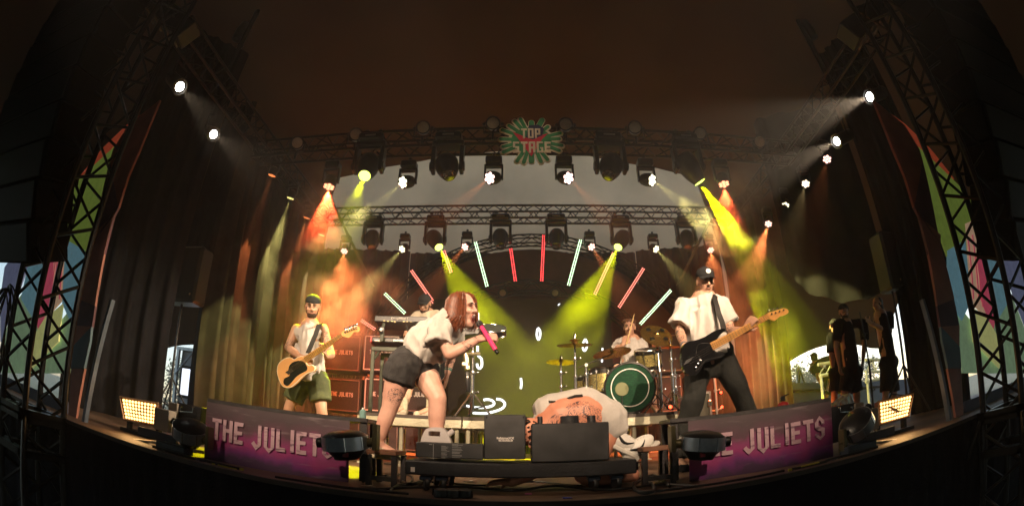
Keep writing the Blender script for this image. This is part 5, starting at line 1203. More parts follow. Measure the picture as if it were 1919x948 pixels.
t = Thing('keyboard_stand', 'dark two tier keyboard stand whose left leg stands beside the bottle', 'stand', at(745, 770, 5.35))
z0 = at(700, 650, 5.3).z
for u in (700, 812):
    for dy in (0, .4): g = MB(); p = at(u, 650, 5.3); g.box((p.x, 5.3+dy, (RZ+z0)/2), (.045, .03, z0-RZ), None, .006); t.part('leg', g, STG)
for dy in (-.01, .4): g = MB(); a = at(697, 650, 5.3); b = at(815, 650, 5.3); g.box(((a.x+b.x)/2, 5.3+dy, z0-.02), (b.x-a.x, .035, .05), None, .006); t.part('crossbar', g, STG)
for u in (716, 779):
    p = at(u, 640, 5.25); q = at(u, 619, 5.25); r = at(u+3, 606, 5.28); g = MB(); g.box((p+q)/2, (.045, .03, (q-p).length), None, .006); g.tube(q, r, .02); k = t.part('tier_arm', g, STG)
    g = MB(); g.lathe([(.035, 0), (.038, .02), (.02, .025)], q-V((0, .02, 0)), (0, -1, 0), 16); t.part('knob', g, BLKP, parent=k); g = MB(); g.lathe([(.018, 0), (.017, .004)], q-V((0, .046, 0)), (0, -1, 0), 14); t.part('knob_cap', g, MATS['milky_lens'], parent=k)
g = MB(); a = at(702, 660, 5.32); g.tube(at(702, 672, 5.3), at(716, 650, 5.3), .018); g.tube(at(810, 672, 5.3), at(797, 650, 5.3), .018); t.part('gusset', g, STG)
g = cable([at(762, 610, 5.2), at(766, 624, 5.15), at(776, 634, 5.15), at(779, 650, 5.2), at(770, 672, 5.2)], .008); single('signal_cable', 'thin dark cable looping between the two keyboards', 'cable', g, RUB)
# ---- pad unit, drum ring, stand, hanging microphone
SGN = 5.35
t = Thing('sampling_pad', 'black sampling pad unit on a chrome stand right of the singer', 'electronic pad', at(884, 630, SGN)); a = at(860, 607, SGN); b = at(909, 633, SGN)
ax = (V((1, 0, .06)).normalized(), V((0, 1, 0)), V((-.06, 0, 1)).normalized()); g = MB(); g.box(((a.x+b.x)/2, SGN+.12, (a.z+b.z)/2), (b.x-a.x, .3, .1), ax, .012); t.part('body', g, KBM)
for i in range(4): g = MB(); g.box((a.x+.06+.055*i, SGN-.035, (a.z+b.z)/2+.015+.003*i), (.035, .008, .012), ax); t.part('display', g, mat('pink_display', (.5, .2, .2), .4) if i % 2 else mat('pale_display', (.6, .6, .55), .4))
c = at(923, 620, SGN-.05); R_ = .155; dd = V((.05, -.5, .9)).normalized(); t = Thing('practice_drum', 'round black hand drum with a chrome rim beside the sampling pad', 'drum', c)
g = MB(); g.lathe([(R_*.98, -.035), (R_, -.03), (R_, .03), (R_*.97, .035)], c, dd, 32); t.part('shell', g, BBL); x, y, _ = frame(dd)
for z in (-.034, .034): g = MB(); g.path([c+dd*z+(x*math.cos(k*PI/16)+y*math.sin(k*PI/16))*R_ for k in range(32)], .007, 6, True); t.part('rim', g, CHROME)
g = MB(); g.lathe([(R_*.95, 0), (.01, .001)], c+dd*.037, dd, 24); t.part('drum_head', g, mat('smoky_drumhead', (.03, .035, .02), .15, 0, .1, coat=.6))
def stand(name, label, base, top, r=.013, leg=.28, mt=CHROME, group='chrome stands', nleg=3, legh=.28, rot=0.3, cat='stand'):
    base = V(base); top = V(top); t = Thing(name, label, cat, base, group); g = MB(); g.tube(V((base.x, base.y, base.z+.06)), V((base.x, base.y, base.z+(top.z-base.z)*.55)), r*1.35, n=10); g.tube(V((base.x, base.y, base.z+(top.z-base.z)*.5)), top, r, n=10); t.part('tube', g, mt)
    g = MB()
    for f in (.3, .55, .8): p = base.lerp(top, f); p.x = base.x+(top.x-base.x)*max(0, (f-.5)*2); g.lathe([(r*1.8, -.02), (r*2, 0), (r*1.8, .02)], p, (0, 0, 1), 12); g.tube(p, p+V((.05, -.01, .01)), .006); g.ell(p+V((.055, -.01, .01)), (.016, .006, .012), None, 8, 6)
    t.part('clamp', g, mt)
    for k in range(nleg):
        a = rot+2*PI*k/nleg; e = base+V((leg*math.cos(a), leg*math.sin(a), .012)); g = MB(); g.tube(base+V((0, 0, legh)), e, r*.7, n=6); g.tube(base+V((0, 0, .09)), base.lerp(e, .55)+V((0, 0, legh*.42)), r*.55, n=6); l = t.part('leg', g, mt); g = MB(); g.ell(e, (.018, .018, .012), None, 8, 6); t.part('rubber_foot', g, BLK, parent=l)
    return t
p = at(886, 700, SGN); stand('pad_stand', 'chrome stand with a tripod base carrying the sampling pad', (p.x, SGN, RZ), (p.x, SGN, at(886, 632, SGN).z), .017, .24, group='chrome stands', rot=.5)
t = Thing('hanging_microphone', 'black microphone hanging head down from the pad stand', 'microphone', at(876, 705, SGN-.1)); a = at(875, 697, SGN-.1); b = at(877, 733, SGN-.1); g = MB(); g.lathe([(.024, 0), (.026, .03), (.028, (b-a).length), (.024, (b-a).length+.01)], a, b-a, 14); t.part('body', g, BLKP)
g = MB(); g.lathe([(.012, 0), (.011, .003)], at(876, 706, SGN-.127), (0, -1, 0), 12); t.part('badge', g, LWH)
t = Thing('mic_holder', 'brassy clamp arm on the pad stand above the hanging microphone', 'clamp', at(880, 670, SGN-.05)); g = MB(); g.tube(at(873, 663, SGN-.05), at(900, 663, SGN-.05), .018, n=8); g.tube(at(873, 663, SGN-.06), at(876, 692, SGN-.08), .028, n=10); g.box(at(872, 682, SGN-.08), (.08, .05, .05), None, .01); t.part('arm', g, mat('brass_clamp', (.55, .48, .3), .3, .8, .15, 20))
# ---- drum kit
SPK = mat('sparkle_shell', (.16, .13, .03), .3, .5, .1, 3, coat=.8)
def sparkle(m):
    n = m.node_tree; b = n.nodes['Principled BSDF']; vz = n.nodes.new('ShaderNodeTexNoise'); vz.inputs['Scale'].default_value = 140; tc = [k for k in n.nodes if k.type == 'TEX_COORD'][0]; sp = n.nodes.new('ShaderNodeSeparateXYZ')
    n.links.new(tc.outputs['Object'], vz.inputs['Vector']); r = n.nodes.new('ShaderNodeValToRGB'); r.color_ramp.elements[0].position = .42; r.color_ramp.elements[0].color = (.04, .035, .012, 1); r.color_ramp.elements[1].position = .66; r.color_ramp.elements[1].color = (.75, .62, .22, 1)
    n.links.new(vz.outputs['Fac'], r.inputs[0]); n.links.new(r.outputs[0], b.inputs['Base Color'])
sparkle(SPK)
BLKS = mat('shell_black_band', (.014, .013, .01), .25, .2, .1, coat=.8); HEADW = mat('drum_head_white', (.5, .45, .38), .6, 0, .08, 8)
def drum(lb, c, d, R_, h, lugs=8, headm=HEADW, cat='drum', name='tom_drum'):
    """c top centre, d axis pointing up/out, shell hangs the other way"""
    c = V(c); d = V(d).normalized(); x, y, _ = frame(d); t = Thing(name, lb, cat, c-d*h, 'drums of the kit')
    g = MB(); g.lathe([(R_, -h*.8), (R_, -h*.2)], c, d, 32); g.f = g.f[:-2]; g.m = g.m[:-2]; t.part('shell', g, SPK); 
    for q0, q1 in ((-h, -h*.8), (-h*.2, 0)): g = MB(); g.lathe([(R_*1.0, q0), (R_*1.002, q1)], c, d, 32); g.f = g.f[:-2]; g.m = g.m[:-2]; t.part('shell_band', g, BLKS)
    for q in (-h, 0): g = MB(); g.path([c+d*q+(x*math.cos(k*PI/16)+y*math.sin(k*PI/16))*R_*1.03 for k in range(32)], .009, 6, True); t.part('hoop', g, CHROME); g = MB(); g.lathe([(R_*.99, 0), (.01, .001)], c+d*(q+(.004 if q == 0 else -.004)), d if q == 0 else -d, 28); t.part('drum_head', g, headm)
    g = MB()
    for k in range(lugs):
        a = 2*PI*k/lugs+.2; o_ = (x*math.cos(a)+y*math.sin(a))*(R_+.012)
        for f in (-.14, -.86): g.box(c+o_+d*(h*f), (.022, .022, .045), (x, y, d), .006)
        g.tube(c+o_*1.02, c+o_*1.02-d*h, .0035, n=5)
    t.part('lugs', g, CHROME); return t
# bass drum
bc = at(1181, 732, 5.35); bd = V((-.16, -1, .03)).normalized(); bR = .28; x, y, _ = frame(bd); bc.z = RZ+bR+.02
t = Thing('bass_drum', 'large bass drum with a green brick patterned front and white ring', 'drum', (bc.x, bc.y, RZ), 'drums of the kit')
def brickmat():
    m = bpy.data.materials.new('green_brick_print'); m.use_nodes = True; n = m.node_tree; b = n.nodes['Principled BSDF']; b.inputs['Roughness'].default_value = .7; b.inputs['Specular IOR Level'].default_value = .1; tc = n.nodes.new('ShaderNodeTexCoord'); mp = n.nodes.new('ShaderNodeMapping'); mp.inputs['Rotation'].default_value = (PI/2, 0, 0)
    bk = n.nodes.new('ShaderNodeTexBrick'); bk.inputs['Scale'].default_value = 11; bk.inputs['Color1'].default_value = (.009, .055, .024, 1); bk.inputs['Color2'].default_value = (.006, .036, .017, 1); bk.inputs['Mortar'].default_value = (.008, .03, .018, 1); bk.inputs['Mortar Size'].default_value = .03
    n.links.new(tc.outputs['Object'], mp.inputs[0]); n.links.new(mp.outputs[0], bk.inputs['Vector']); n.links.new(bk.outputs['Color'], b.inputs['Base Color']); return m
g = MB(); g.lathe([(bR, -.4), (bR, -.03)], bc, bd, 40); g.f = g.f[:-2]; g.m = g.m[:-2]; t.part('shell', g, SPK)
for q in (-.4, -.01): g = MB(); g.lathe([(bR*1.0, q-.025), (bR*1.06, q-.02), (bR*1.06, q+.02), (bR*.98, q+.025)], bc, bd, 40); g.f = g.f[:-2]; g.m = g.m[:-2]; t.part('hoop', g, BLKS)
g = MB(); g.lathe([(bR*.985, .001), (.01, .003)], bc, bd, 40); hd = t.part('drum_head', g, brickmat())
g = MB(); g.path([bc+bd*.006+(x*math.cos(k*PI/24)+y*math.sin(k*PI/24))*bR*.76 for k in range(48)], .0065, 6, True); t.part('white_ring', g, LWH, parent=hd)
g = MB(); q = bc+V((.115, 0, -.085))+bd*.006; g.path([q+(x*math.cos(k*PI/12)+y*math.sin(k*PI/12))*.068 for k in range(24)], .008, 6, True); g.lathe([(.066, 0), (.01, -.002)], q, bd, 20); t.part('port_ring', g, mat('port_dark', (.02, .008, .006), .3), parent=hd)
g = MB()
for k in range(10): a = 2*PI*k/10; o_ = (x*math.cos(a)+y*math.sin(a)); g.box(bc+o_*(bR*1.08)-bd*.02, (.02, .02, .07), (x, y, bd), .006); g.tube(bc+o_*(bR*1.07), bc+o_*(bR*1.05)-bd*.16, .005); g.box(bc+o_*(bR*1.04)-bd*.15, (.022, .022, .05), (x, y, bd), .006)
t.part('lugs', g, CHROME)
for sg in (-1, 1): g = MB(); g.tube(bc+x*(sg*bR*.95)-bd*.12-V((0, 0, .05)), V((bc.x+sg*(bR+.14), bc.y-.1, RZ+.02)), .01); t.part('spur', g, CHROME)
c = at(1165, 729, 4.95); t = Thing('kick_pad', 'round olive disc on a short stand in front of the bass drum', 'microphone', (c.x, c.y, RZ)); g = MB(); g.lathe([(.07, 0), (.073, .008), (.07, .016)], c, (0, -1, 0), 28); t.part('disc', g, mat('olive_disc', (.12, .13, .05), .6, 0, .1)); g = MB(); g.tube((c.x, c.y, RZ+.0), (c.x, c.y, c.z-.06), .007); g.lathe([(.06, 0), (.05, .015)], (c.x, c.y, RZ), (0, 0, 1), 16); t.part('stem', g, CHROME)
drum('rack tom with gold sparkle shell above the right of the bass drum', at(1213, 655, 5.55), (-.12, -.28, 1), .15, .23, 8)
drum('floor tom with gold sparkle shell left of the bass drum', at(1129, 692, 5.6), (0, 0, 1), .165, .34, 8, name='floor_tom')
drum('smaller tom with gold sparkle shell at the far left of the kit', at(1098, 706, 6.0), (0, -.1, 1), .13, .25, 6)
drum('snare drum mostly hidden behind the bass drum', at(1205, 690, 5.95), (0, -.05, 1), .17, .13, 8, name='snare_drum')
CYM = mat('bronze_cymbal', (.55, .33, .1), .22, .95, .25, 40, .2, 200)
def cymbal(lb, c, d, R_, holes=False):
    c = V(c); d = V(d).normalized(); t = Thing('cymbal', lb, 'cymbal', c, 'cymbals of the kit'); g = MB(); g.lathe([(R_, -.012), (R_*.7, -.002), (R_*.3, .006), (R_*.2, .012), (R_*.16, .028), (R_*.08, .036), (.004, .038)], c, d, 40); g.f = g.f[:-2]; g.m = g.m[:-2]; t.part('plate', g, CYM)
    g = MB(); g.lathe([(.016, -.02), (.016, .05), (.008, .06)], c, d, 10); g.tube(c+d*.03, c+d*.085, .005); t.part('wing_nut', g, CHROME)
    if holes:
        x, y, _ = frame(d)
        for a in (.7, 2.3, 3.9, 5.5): q = c+(x*math.cos(a)+y*math.sin(a))*R_*.6; g = MB(); g.box(q-d*.002, (.05, .045, .03), (x, y, d)); t.part('square_patch', g, BLK)
    return t
cA = at(1077, 645, 5.3); cB = at(1051, 677, 5.6); cC = at(1147, 660, 5.35); cD = at(1231, 627, 5.45); cE = at(1256, 649, 5.35)
cymbal('flat cymbal with a small one stacked above it left of the kit', cA, (0, -.06, 1), .2); cymbal('small splash cymbal stacked above the flat left cymbal', cA+V((0, 0, .055)), (0, -.06, 1), .065); cymbal('low dark cymbal at the far left of the kit', cB, (.06, .05, 1), .17)
cymbal('tilted cymbal held out by a long arm before the drummer', cC, (-.1, .12, 1), .22); cymbal('largest orange cymbal with black square patches tipped towards the audience', cD, (.1, -.75, .62), .2, True); cymbal('thin cymbal seen edge on behind the right arm of the bassist', cE, (.02, -.08, 1), .13)
for (lb, c, by) in (('chrome stand under the flat left cymbal', cA, 5.3), ('chrome stand under the low dark cymbal at the far left', cB, 5.6), ('chrome stand under the largest orange cymbal', cD+V((0, .03, -.03)), 5.42), ('chrome stand under the thin edge on cymbal', cE, 5.35)): stand('cymbal_stand', lb, (c.x, by, RZ), c-V((0, 0, .01)), .0125, .22, group='chrome stands of the drum kit', legh=.24, rot=random.uniform(0, 2))
p = at(1098, 685, 5.3); stand('cymbal_stand', 'chrome boom stand whose arm reaches right to the tilted cymbal', (p.x, 5.3, RZ), (p.x, 5.3, at(1098, 683, 5.3).z), .014, .22, group='chrome stands of the drum kit')
g = MB(); g.tube(at(1083, 689, 5.3), cC-V((0, 0, .02)), .009, n=8); g.lathe([(.02, -.025), (.022, 0), (.02, .025)], at(1098, 684, 5.3), (0, 1, 0), 12); single('boom_arm', 'thin chrome boom arm running up to the tilted cymbal', 'boom arm', g, CHROME)
for u, v0, lb in ((1264, 690, 'chrome hardware stand just left of the bassist legs'),): p = at(u, v0, 5.6); stand('hardware_stand', lb, (p.x, 5.6, RZ), p, .011, .2, group='chrome stands of the drum kit')
g = MB(); a = at(1258, 720, 5.0); b = at(1268, 690, 5.0); 
# ---- behind the bassist: small amp, white mic stand
c = at(1316, 749, 6.4); t = Thing('flight_case', 'small open case with silver edges behind the legs of the bassist', 'case', (c.x, c.y, 0)); a = at(1302, 737, 6.4); b = at(1331, 762, 6.4); g = MB(); g.box(((a.x+b.x)/2, 6.6, (a.z+.0)/2), (b.x-a.x, .4, a.z), None, .01); t.part('box', g, mat('olive_grey_panel', (.1, .1, .07), .5, .2, .3, 8))
g = MB(); 
for x in (a.x, b.x): g.box((x, 6.39, a.z/2), (.03, .03, a.z+.02))
g.box(((a.x+b.x)/2, 6.39, a.z), (b.x-a.x, .03, .03)); t.part('corner_trim', g, mat('case_edging', (.6, .6, .55), .35, .6)); g = MB(); 
for x in (a.x+.02, b.x-.02): g.box((x, 6.36, b.z+.05), (.06, .03, .08), None, .01)
t.part('latch', g, CHROME)
p = at(1339, 700, 6.2); stand('mic_stand', 'thin white microphone stand seen between the legs of the bassist', (p.x, 6.2, 0), at(1338, 703, 6.2), .011, .25, mt=mat('pale_metal', (.7, .66, .6), .3, .3), group=None, cat='stand')
RLG = glow('red_led', (1, .06, .02), 6)
for k, (u, v, Y, lb) in enumerate(((755, 727, 7.0, 'small red glowing lamp behind the thigh of the singer'), (1350, 704, 6.8, 'uppermost of the three small red lamps right of the bassist'), (1351, 735, 6.8, 'middle of the three small red lamps right of the bassist'), (1353, 762, 6.8, 'lowest of the three small red lamps right of the bassist'), (1256, 762, 5.0, 'small red lamp low at the end of the drum riser'))):
    p = at(u, v, Y); t = Thing('red_indicator', lb, 'lamp', p, 'small red lamps'); g = MB(); g.lathe([(.03, -.05), (.034, 0), (.026, .006)], p, (0, -1, 0), 14); t.part('housing', g, BLK); g = MB(); g.lathe([(.024, .004), (.01, .012)], p, (0, -1, 0), 12); t.part('lens', g, RLG)
p = at(572, 768, 5.2); p.z = .12; t = Thing('floor_lamp', 'red floor wash lamp behind the legs of the left guitarist', 'lamp', (p.x, 5.2, 0)); g = MB(); g.box((p.x, 5.2, .05), (.3, .16, .08), None, .01); t.part('housing', g, BLK); g = MB(); g.box((p.x, 5.2, .094), (.26, .12, .006)); t.part('lens', g, RLG); spot('red_wash', (p.x, 5.2, .12), (p.x-.2, 6.6, 1.4), (1, .06, .02), 25, 90, .6)
# ================================================================ FRONT OF STAGE
CARTM = mat('cart_black', (.02, .02, .023), .55, 0, .3, 9, .15, 60); BOXG = mat('box_charcoal', (.038, .038, .04), .5, 0, .4, 7, .0, 150)
Yc = 2.98
def pxbox(g, u0, v0, u1, v1, Y, dep, bev=.006):
    a = at(u0, v0, Y); b = at(u1, v1, Y); g.box(((a.x+b.x)/2, Y+dep/2, (a.z+b.z)/2), (b.x-a.x, dep, a.z-b.z), None, bev); return a, b
t = Thing('equipment_cart', 'low black wheeled cart in the centre of the stage front', 'cart', (at(975, 880, Yc).x, Yc+.25, 0)); g = MB(); a, b = pxbox(g, 759, 861, 1194, 886, Yc, .55, .008); t.part('deck', g, CARTM); dz = b.z; dt = a.z
g = MB(); g.box((a.x+.05, Yc-.004, (a.z+b.z)/2-.012), (.025, .004, .03)); t.part('sticker', g, LWH)
for u in (795, 826, 1116, 1160):
    for yy in (.08, .46):
        p = at(u, 900, Yc); y_ = Yc+yy; g = MB(); g.lathe([(.045, -.016), (.05, -.01), (.05, .01), (.045, .016)], (p.x, y_, .05), (1, .3, 0), 18); w_ = t.part('wheel', g, RUB)
        g = MB(); g.box((p.x, y_, dz-.02), (.08, .08, .03), None, .006); g.box((p.x, y_+.03, .085), (.05, .02, .07)); t.part('fork', g, mat('blued_steel', (.05, .06, .09), .35, .6), parent=w_)
        if yy > .2 and u in (826, 1116): break
t = Thing('effects_machine', 'low charcoal box with printed instruction text on the left of the cart', 'machine', at(843, 860, Yc), 'charcoal boxes on the cart'); g = MB(); a, b = pxbox(g, 779, 827, 906, 860.5, Yc+.05, .3); t.part('case', g, BOXG)
g = MB(); rnd = random.Random(2)
for col_, (u0, u1) in enumerate(((827, 842), (847, 867))):
    for i in range(17):
        v = 832+i*1.55
        if rnd.random() < .85: p = at(u0, v, Yc+.048); q = at(u0+(u1-u0)*rnd.uniform(.5, 1), v, Yc+.048); g.box((p+q)/2, ((q-p).length, .002, .0022))
t.part('printed_text', g, mat('faint_print', (.33, .33, .33), .6)); g = MB(); g.box(at(812, 846, Yc+.047), (.003, .002, .1)); g.box(at(807, 832, Yc+.047), (.02, .002, .004)); t.part('groove', g, mat('faint_print', (.33, .33, .33), .6))
t = Thing('effects_machine', 'tall charcoal spark machine in the middle of the cart with small white lettering', 'machine', at(946, 860, Yc), 'charcoal boxes on the cart'); g = MB(); a, b = pxbox(g, 907.5, 776, 985, 860.5, Yc+.02, .28); t.part('case', g, BOXG)
text_at(t, 'lightmaXX', at(931, 822, Yc+.017), .013, at(964, 822, Yc).x-at(931, 822, Yc).x, bold=.0006); text_at(t, 'VECTOR SPARK API', at(934, 826.5, Yc+.017), .012, at(961, 826, Yc).x-at(934, 826, Yc).x, bold=.0008)
for u, v in ((912, 781), (981, 781)): g = MB(); g.lathe([(.006, 0), (.005, .003)], at(u, v, Yc+.018), (0, -1, 0), 8); t.part('screw', g, BLK)
t = Thing('effects_machine', 'wide charcoal box with three round nozzles on the right of the cart', 'machine', at(1070, 860, Yc), 'charcoal boxes on the cart'); g = MB(); a, b = pxbox(g, 996, 793.5, 1142, 860.5, Yc+.03, .3); t.part('case', g, BOXG)
for u0, u1, v in ((1007, 1017, 780), (1050, 1085, 779), (1100, 1116, 778)): p0 = at((u0+u1)/2, 793, Yc+.12); p1 = at((u0+u1)/2, v, Yc+.12); r = (at(u1, 790, Yc+.12).x-at(u0, 790, Yc+.12).x)/2; g = MB(); g.lathe([(r, -.05), (r, (p1.z-p0.z)*.9), (r*.93, p1.z-p0.z), (r*.7, p1.z-p0.z-.004)], p0, (0, 0, 1), 22); t.part('nozzle', g, CARTM)
# jug
t = Thing('plastic_jug', 'translucent white jug with a cut out handle standing behind the low box', 'jug', at(815, 830, Yc+.36)); Yj = Yc+.36; jp = smooth_poly([at(u, v, Yj) for u, v in ((789, 850), (789, 824), (793, 812), (799, 803), (812, 800), (828, 801), (836, 808), (843, 822), (846, 834), (846, 850))], 3)
hole = [at(u, v, Yj) for u, v in ((803, 807), (825, 808), (825, 816), (803, 816))]
g = MB(); cx_ = at(814, 812, Yj); n = len(jp)
def inner(p):
    d = p-cx_; ax_ = hole[1].x-cx_.x; az_ = hole[0].z-cx_.z; k = min(ax_/max(abs(d.x), 1e-6), az_/max(abs(d.z), 1e-6)); return cx_+d*min(k, .98)
vs = jp+[inner(p) for p in jp]; vs2 = [p+V((0, .09, 0)) for p in vs]
fs = [(i, (i+1) % n, n+(i+1) % n, n+i) for i in range(n)]; m_ = 2*n; fs += [tuple(m_+k for k in f)[::-1] for f in fs]; fs += [((i+1) % n, i, m_+i, m_+(i+1) % n) for i in range(n)]+[(n+i, n+(i+1) % n, m_+n+(i+1) % n, m_+n+i) for i in range(n)]
g.add(vs+vs2, fs); t.part('body', g, mat('milky_plastic', (.62, .58, .58), .45, 0, .05, 6, trans=.25)); g = MB(); g.tube(at(839, 815, Yj+.04), at(850, 806, Yj+.04), .02, n=12); t.part('spout', g, MATS['milky_plastic'])
# round lamps with silver bands clamped to the desks
SILV = mat('silver_band', (.42, .43, .45), .3, .75, .1, 30)
def ringlamp(lb, c, d, R_, knob, up2_=None, redlbl=False):
    c = V(c); d = V(d).normalized(); x, y, _ = frame(d, (0, 1, 0)); t = Thing('round_strobe', lb, 'stage lamp', c, 'round lamps with silver bands')
    g = MB(); g.lathe([(R_, -.04), (R_, .04)], c, d, 40); t.part('silver_band', g, SILV); g = MB()
    for k in range(8): a = 2*PI*k/8+.3; g.tube(c+(x*math.cos(a)+y*math.sin(a))*(R_+.001)-d*.04, c+(x*math.cos(a)+y*math.sin(a))*(R_+.001)+d*.04, .004, n=5)
    t.part('band_seams', g, CHROME)
    g = MB(); g.lathe([(R_*.97, .038), (R_*.93, .045), (R_*.7, .065), (R_*.3, .075), (.01, .076)], c, d, 30); t.part('housing_cap', g, BLKP); g = MB(); g.lathe([(R_*.9, -.038), (R_*.8, -.05), (R_*.62, -.08), (R_*.55, -.1), (.01, -.105)], c, d, 30); u_ = t.part('housing_base', g, BLKP)
    k = V(knob).normalized(); g = MB(); g.lathe([(.028, 0), (.032, .02), (.03, .04)], c+k*R_, k, 14); t.part('knob', g, BLK)
    g = MB(); g.tube(c-k*R_, c-k*(R_+.06), .03, n=10); g.box(c-k*(R_+.05)+V((0, 0, .03)), (.03, .08, .16), None, .006); t.part('bracket', g, mat('gold_bracket', (.12, .1, .05), .4, .6)); g = MB(); g.box(c-d*.07-V((-.03 if k.x < 0 else .03, R_*.72, 0))*1, (.035, .012, .03), None, .003); t.part('red_tag', g, mat('red_tag', (.4, .02, .03), .5), parent=u_); return t
ringlamp('round lamp with silver band in front of the last letters of the left banner', at(647, 829, 2.84), (-.12, -.12, 1), .145, (-1, 0, -.1)); ringlamp('round lamp with silver band in front of the first letters of the right banner', at(1316, 829, 2.84), (.1, -.12, 1), .145, (1, 0, -.06))
ringlamp('round lamp with silver band tipped beside the left floodlight cases', at(356, 808, 2.85), (.25, -.35, 1), .14, (-1, 0, .25)); ringlamp('round lamp with silver band tipped steeply beside the right floodlight cases', at(1606, 795, 2.85), (-.62, -.25, .75), .14, (.75, 0, .6))
# step stools next to the desks
for (lb, u0, u1, v) in (('small black step with a brown top beside the left desk', 690, 738, 845), ('small black step with a brown top beside the right desk', 1209, 1262, 842)):
    a = at(u0, v, 3.1); b = at(u1, v, 3.1); t = Thing('step_stool', lb, 'step', ((a.x+b.x)/2, 3.25, 0), 'small steps beside the desks'); g = MB(); g.box(((a.x+b.x)/2, 3.25, a.z), (b.x-a.x+.03, .3, .03), None, .004); t.part('tread', g, mat('brown_board', (.2, .09, .05), .6, 0, .3, 8))
    for x_ in (a.x, b.x):
        for y_ in (3.12, 3.38): g = MB(); g.box((x_, y_, (a.z-.02)/2), (.035, .035, a.z-.02)); t.part('leg', g, DESKM)
    g = MB(); g.box(((a.x+b.x)/2, 3.12, .05), (b.x-a.x, .03, .03)); t.part('stretcher', g, DESKM)
for (u, v, lb, c_) in ((680, 771, 'small bottle of water standing on the left desk', None),):
    zt = DL[3]; p = at(u, 776, 3.2); p.z = zt+.017; t = Thing('water_bottle', lb, 'bottle', p); g = MB(); g.lathe([(.022, 0), (.024, .01), (.023, .05), (.01, .062)], p, (0, 0, 1), 14); t.part('body', g, mat('teal_glass', (.2, .35, .33), .15, 0, .1)); g = MB(); g.lathe([(.009, .06), (.009, .072)], p, (0, 0, 1), 10); t.part('cap', g, LWH)
p = at(1468, 768, 4.4); p.z = 0; t = Thing('fire_extinguisher', 'dark red fire extinguisher behind the right desk', 'fire extinguisher', p); hz = at(1468, 752, 4.4).z; g = MB(); g.lathe([(.075, 0), (.08, .02), (.08, hz-.06), (.05, hz-.01), (.02, hz)], p, (0, 0, 1), 20); t.part('cylinder', g, mat('extinguisher_red', (.3, .02, .02), .3, 0, .1)); g = MB(); g.box(p+V((0, 0, hz+.03)), (.05, .03, .05), None, .006); g.tube(p+V((-.01, 0, hz+.05)), p+V((.08, 0, hz+.07)), .008); t.part('valve', g, BLK)
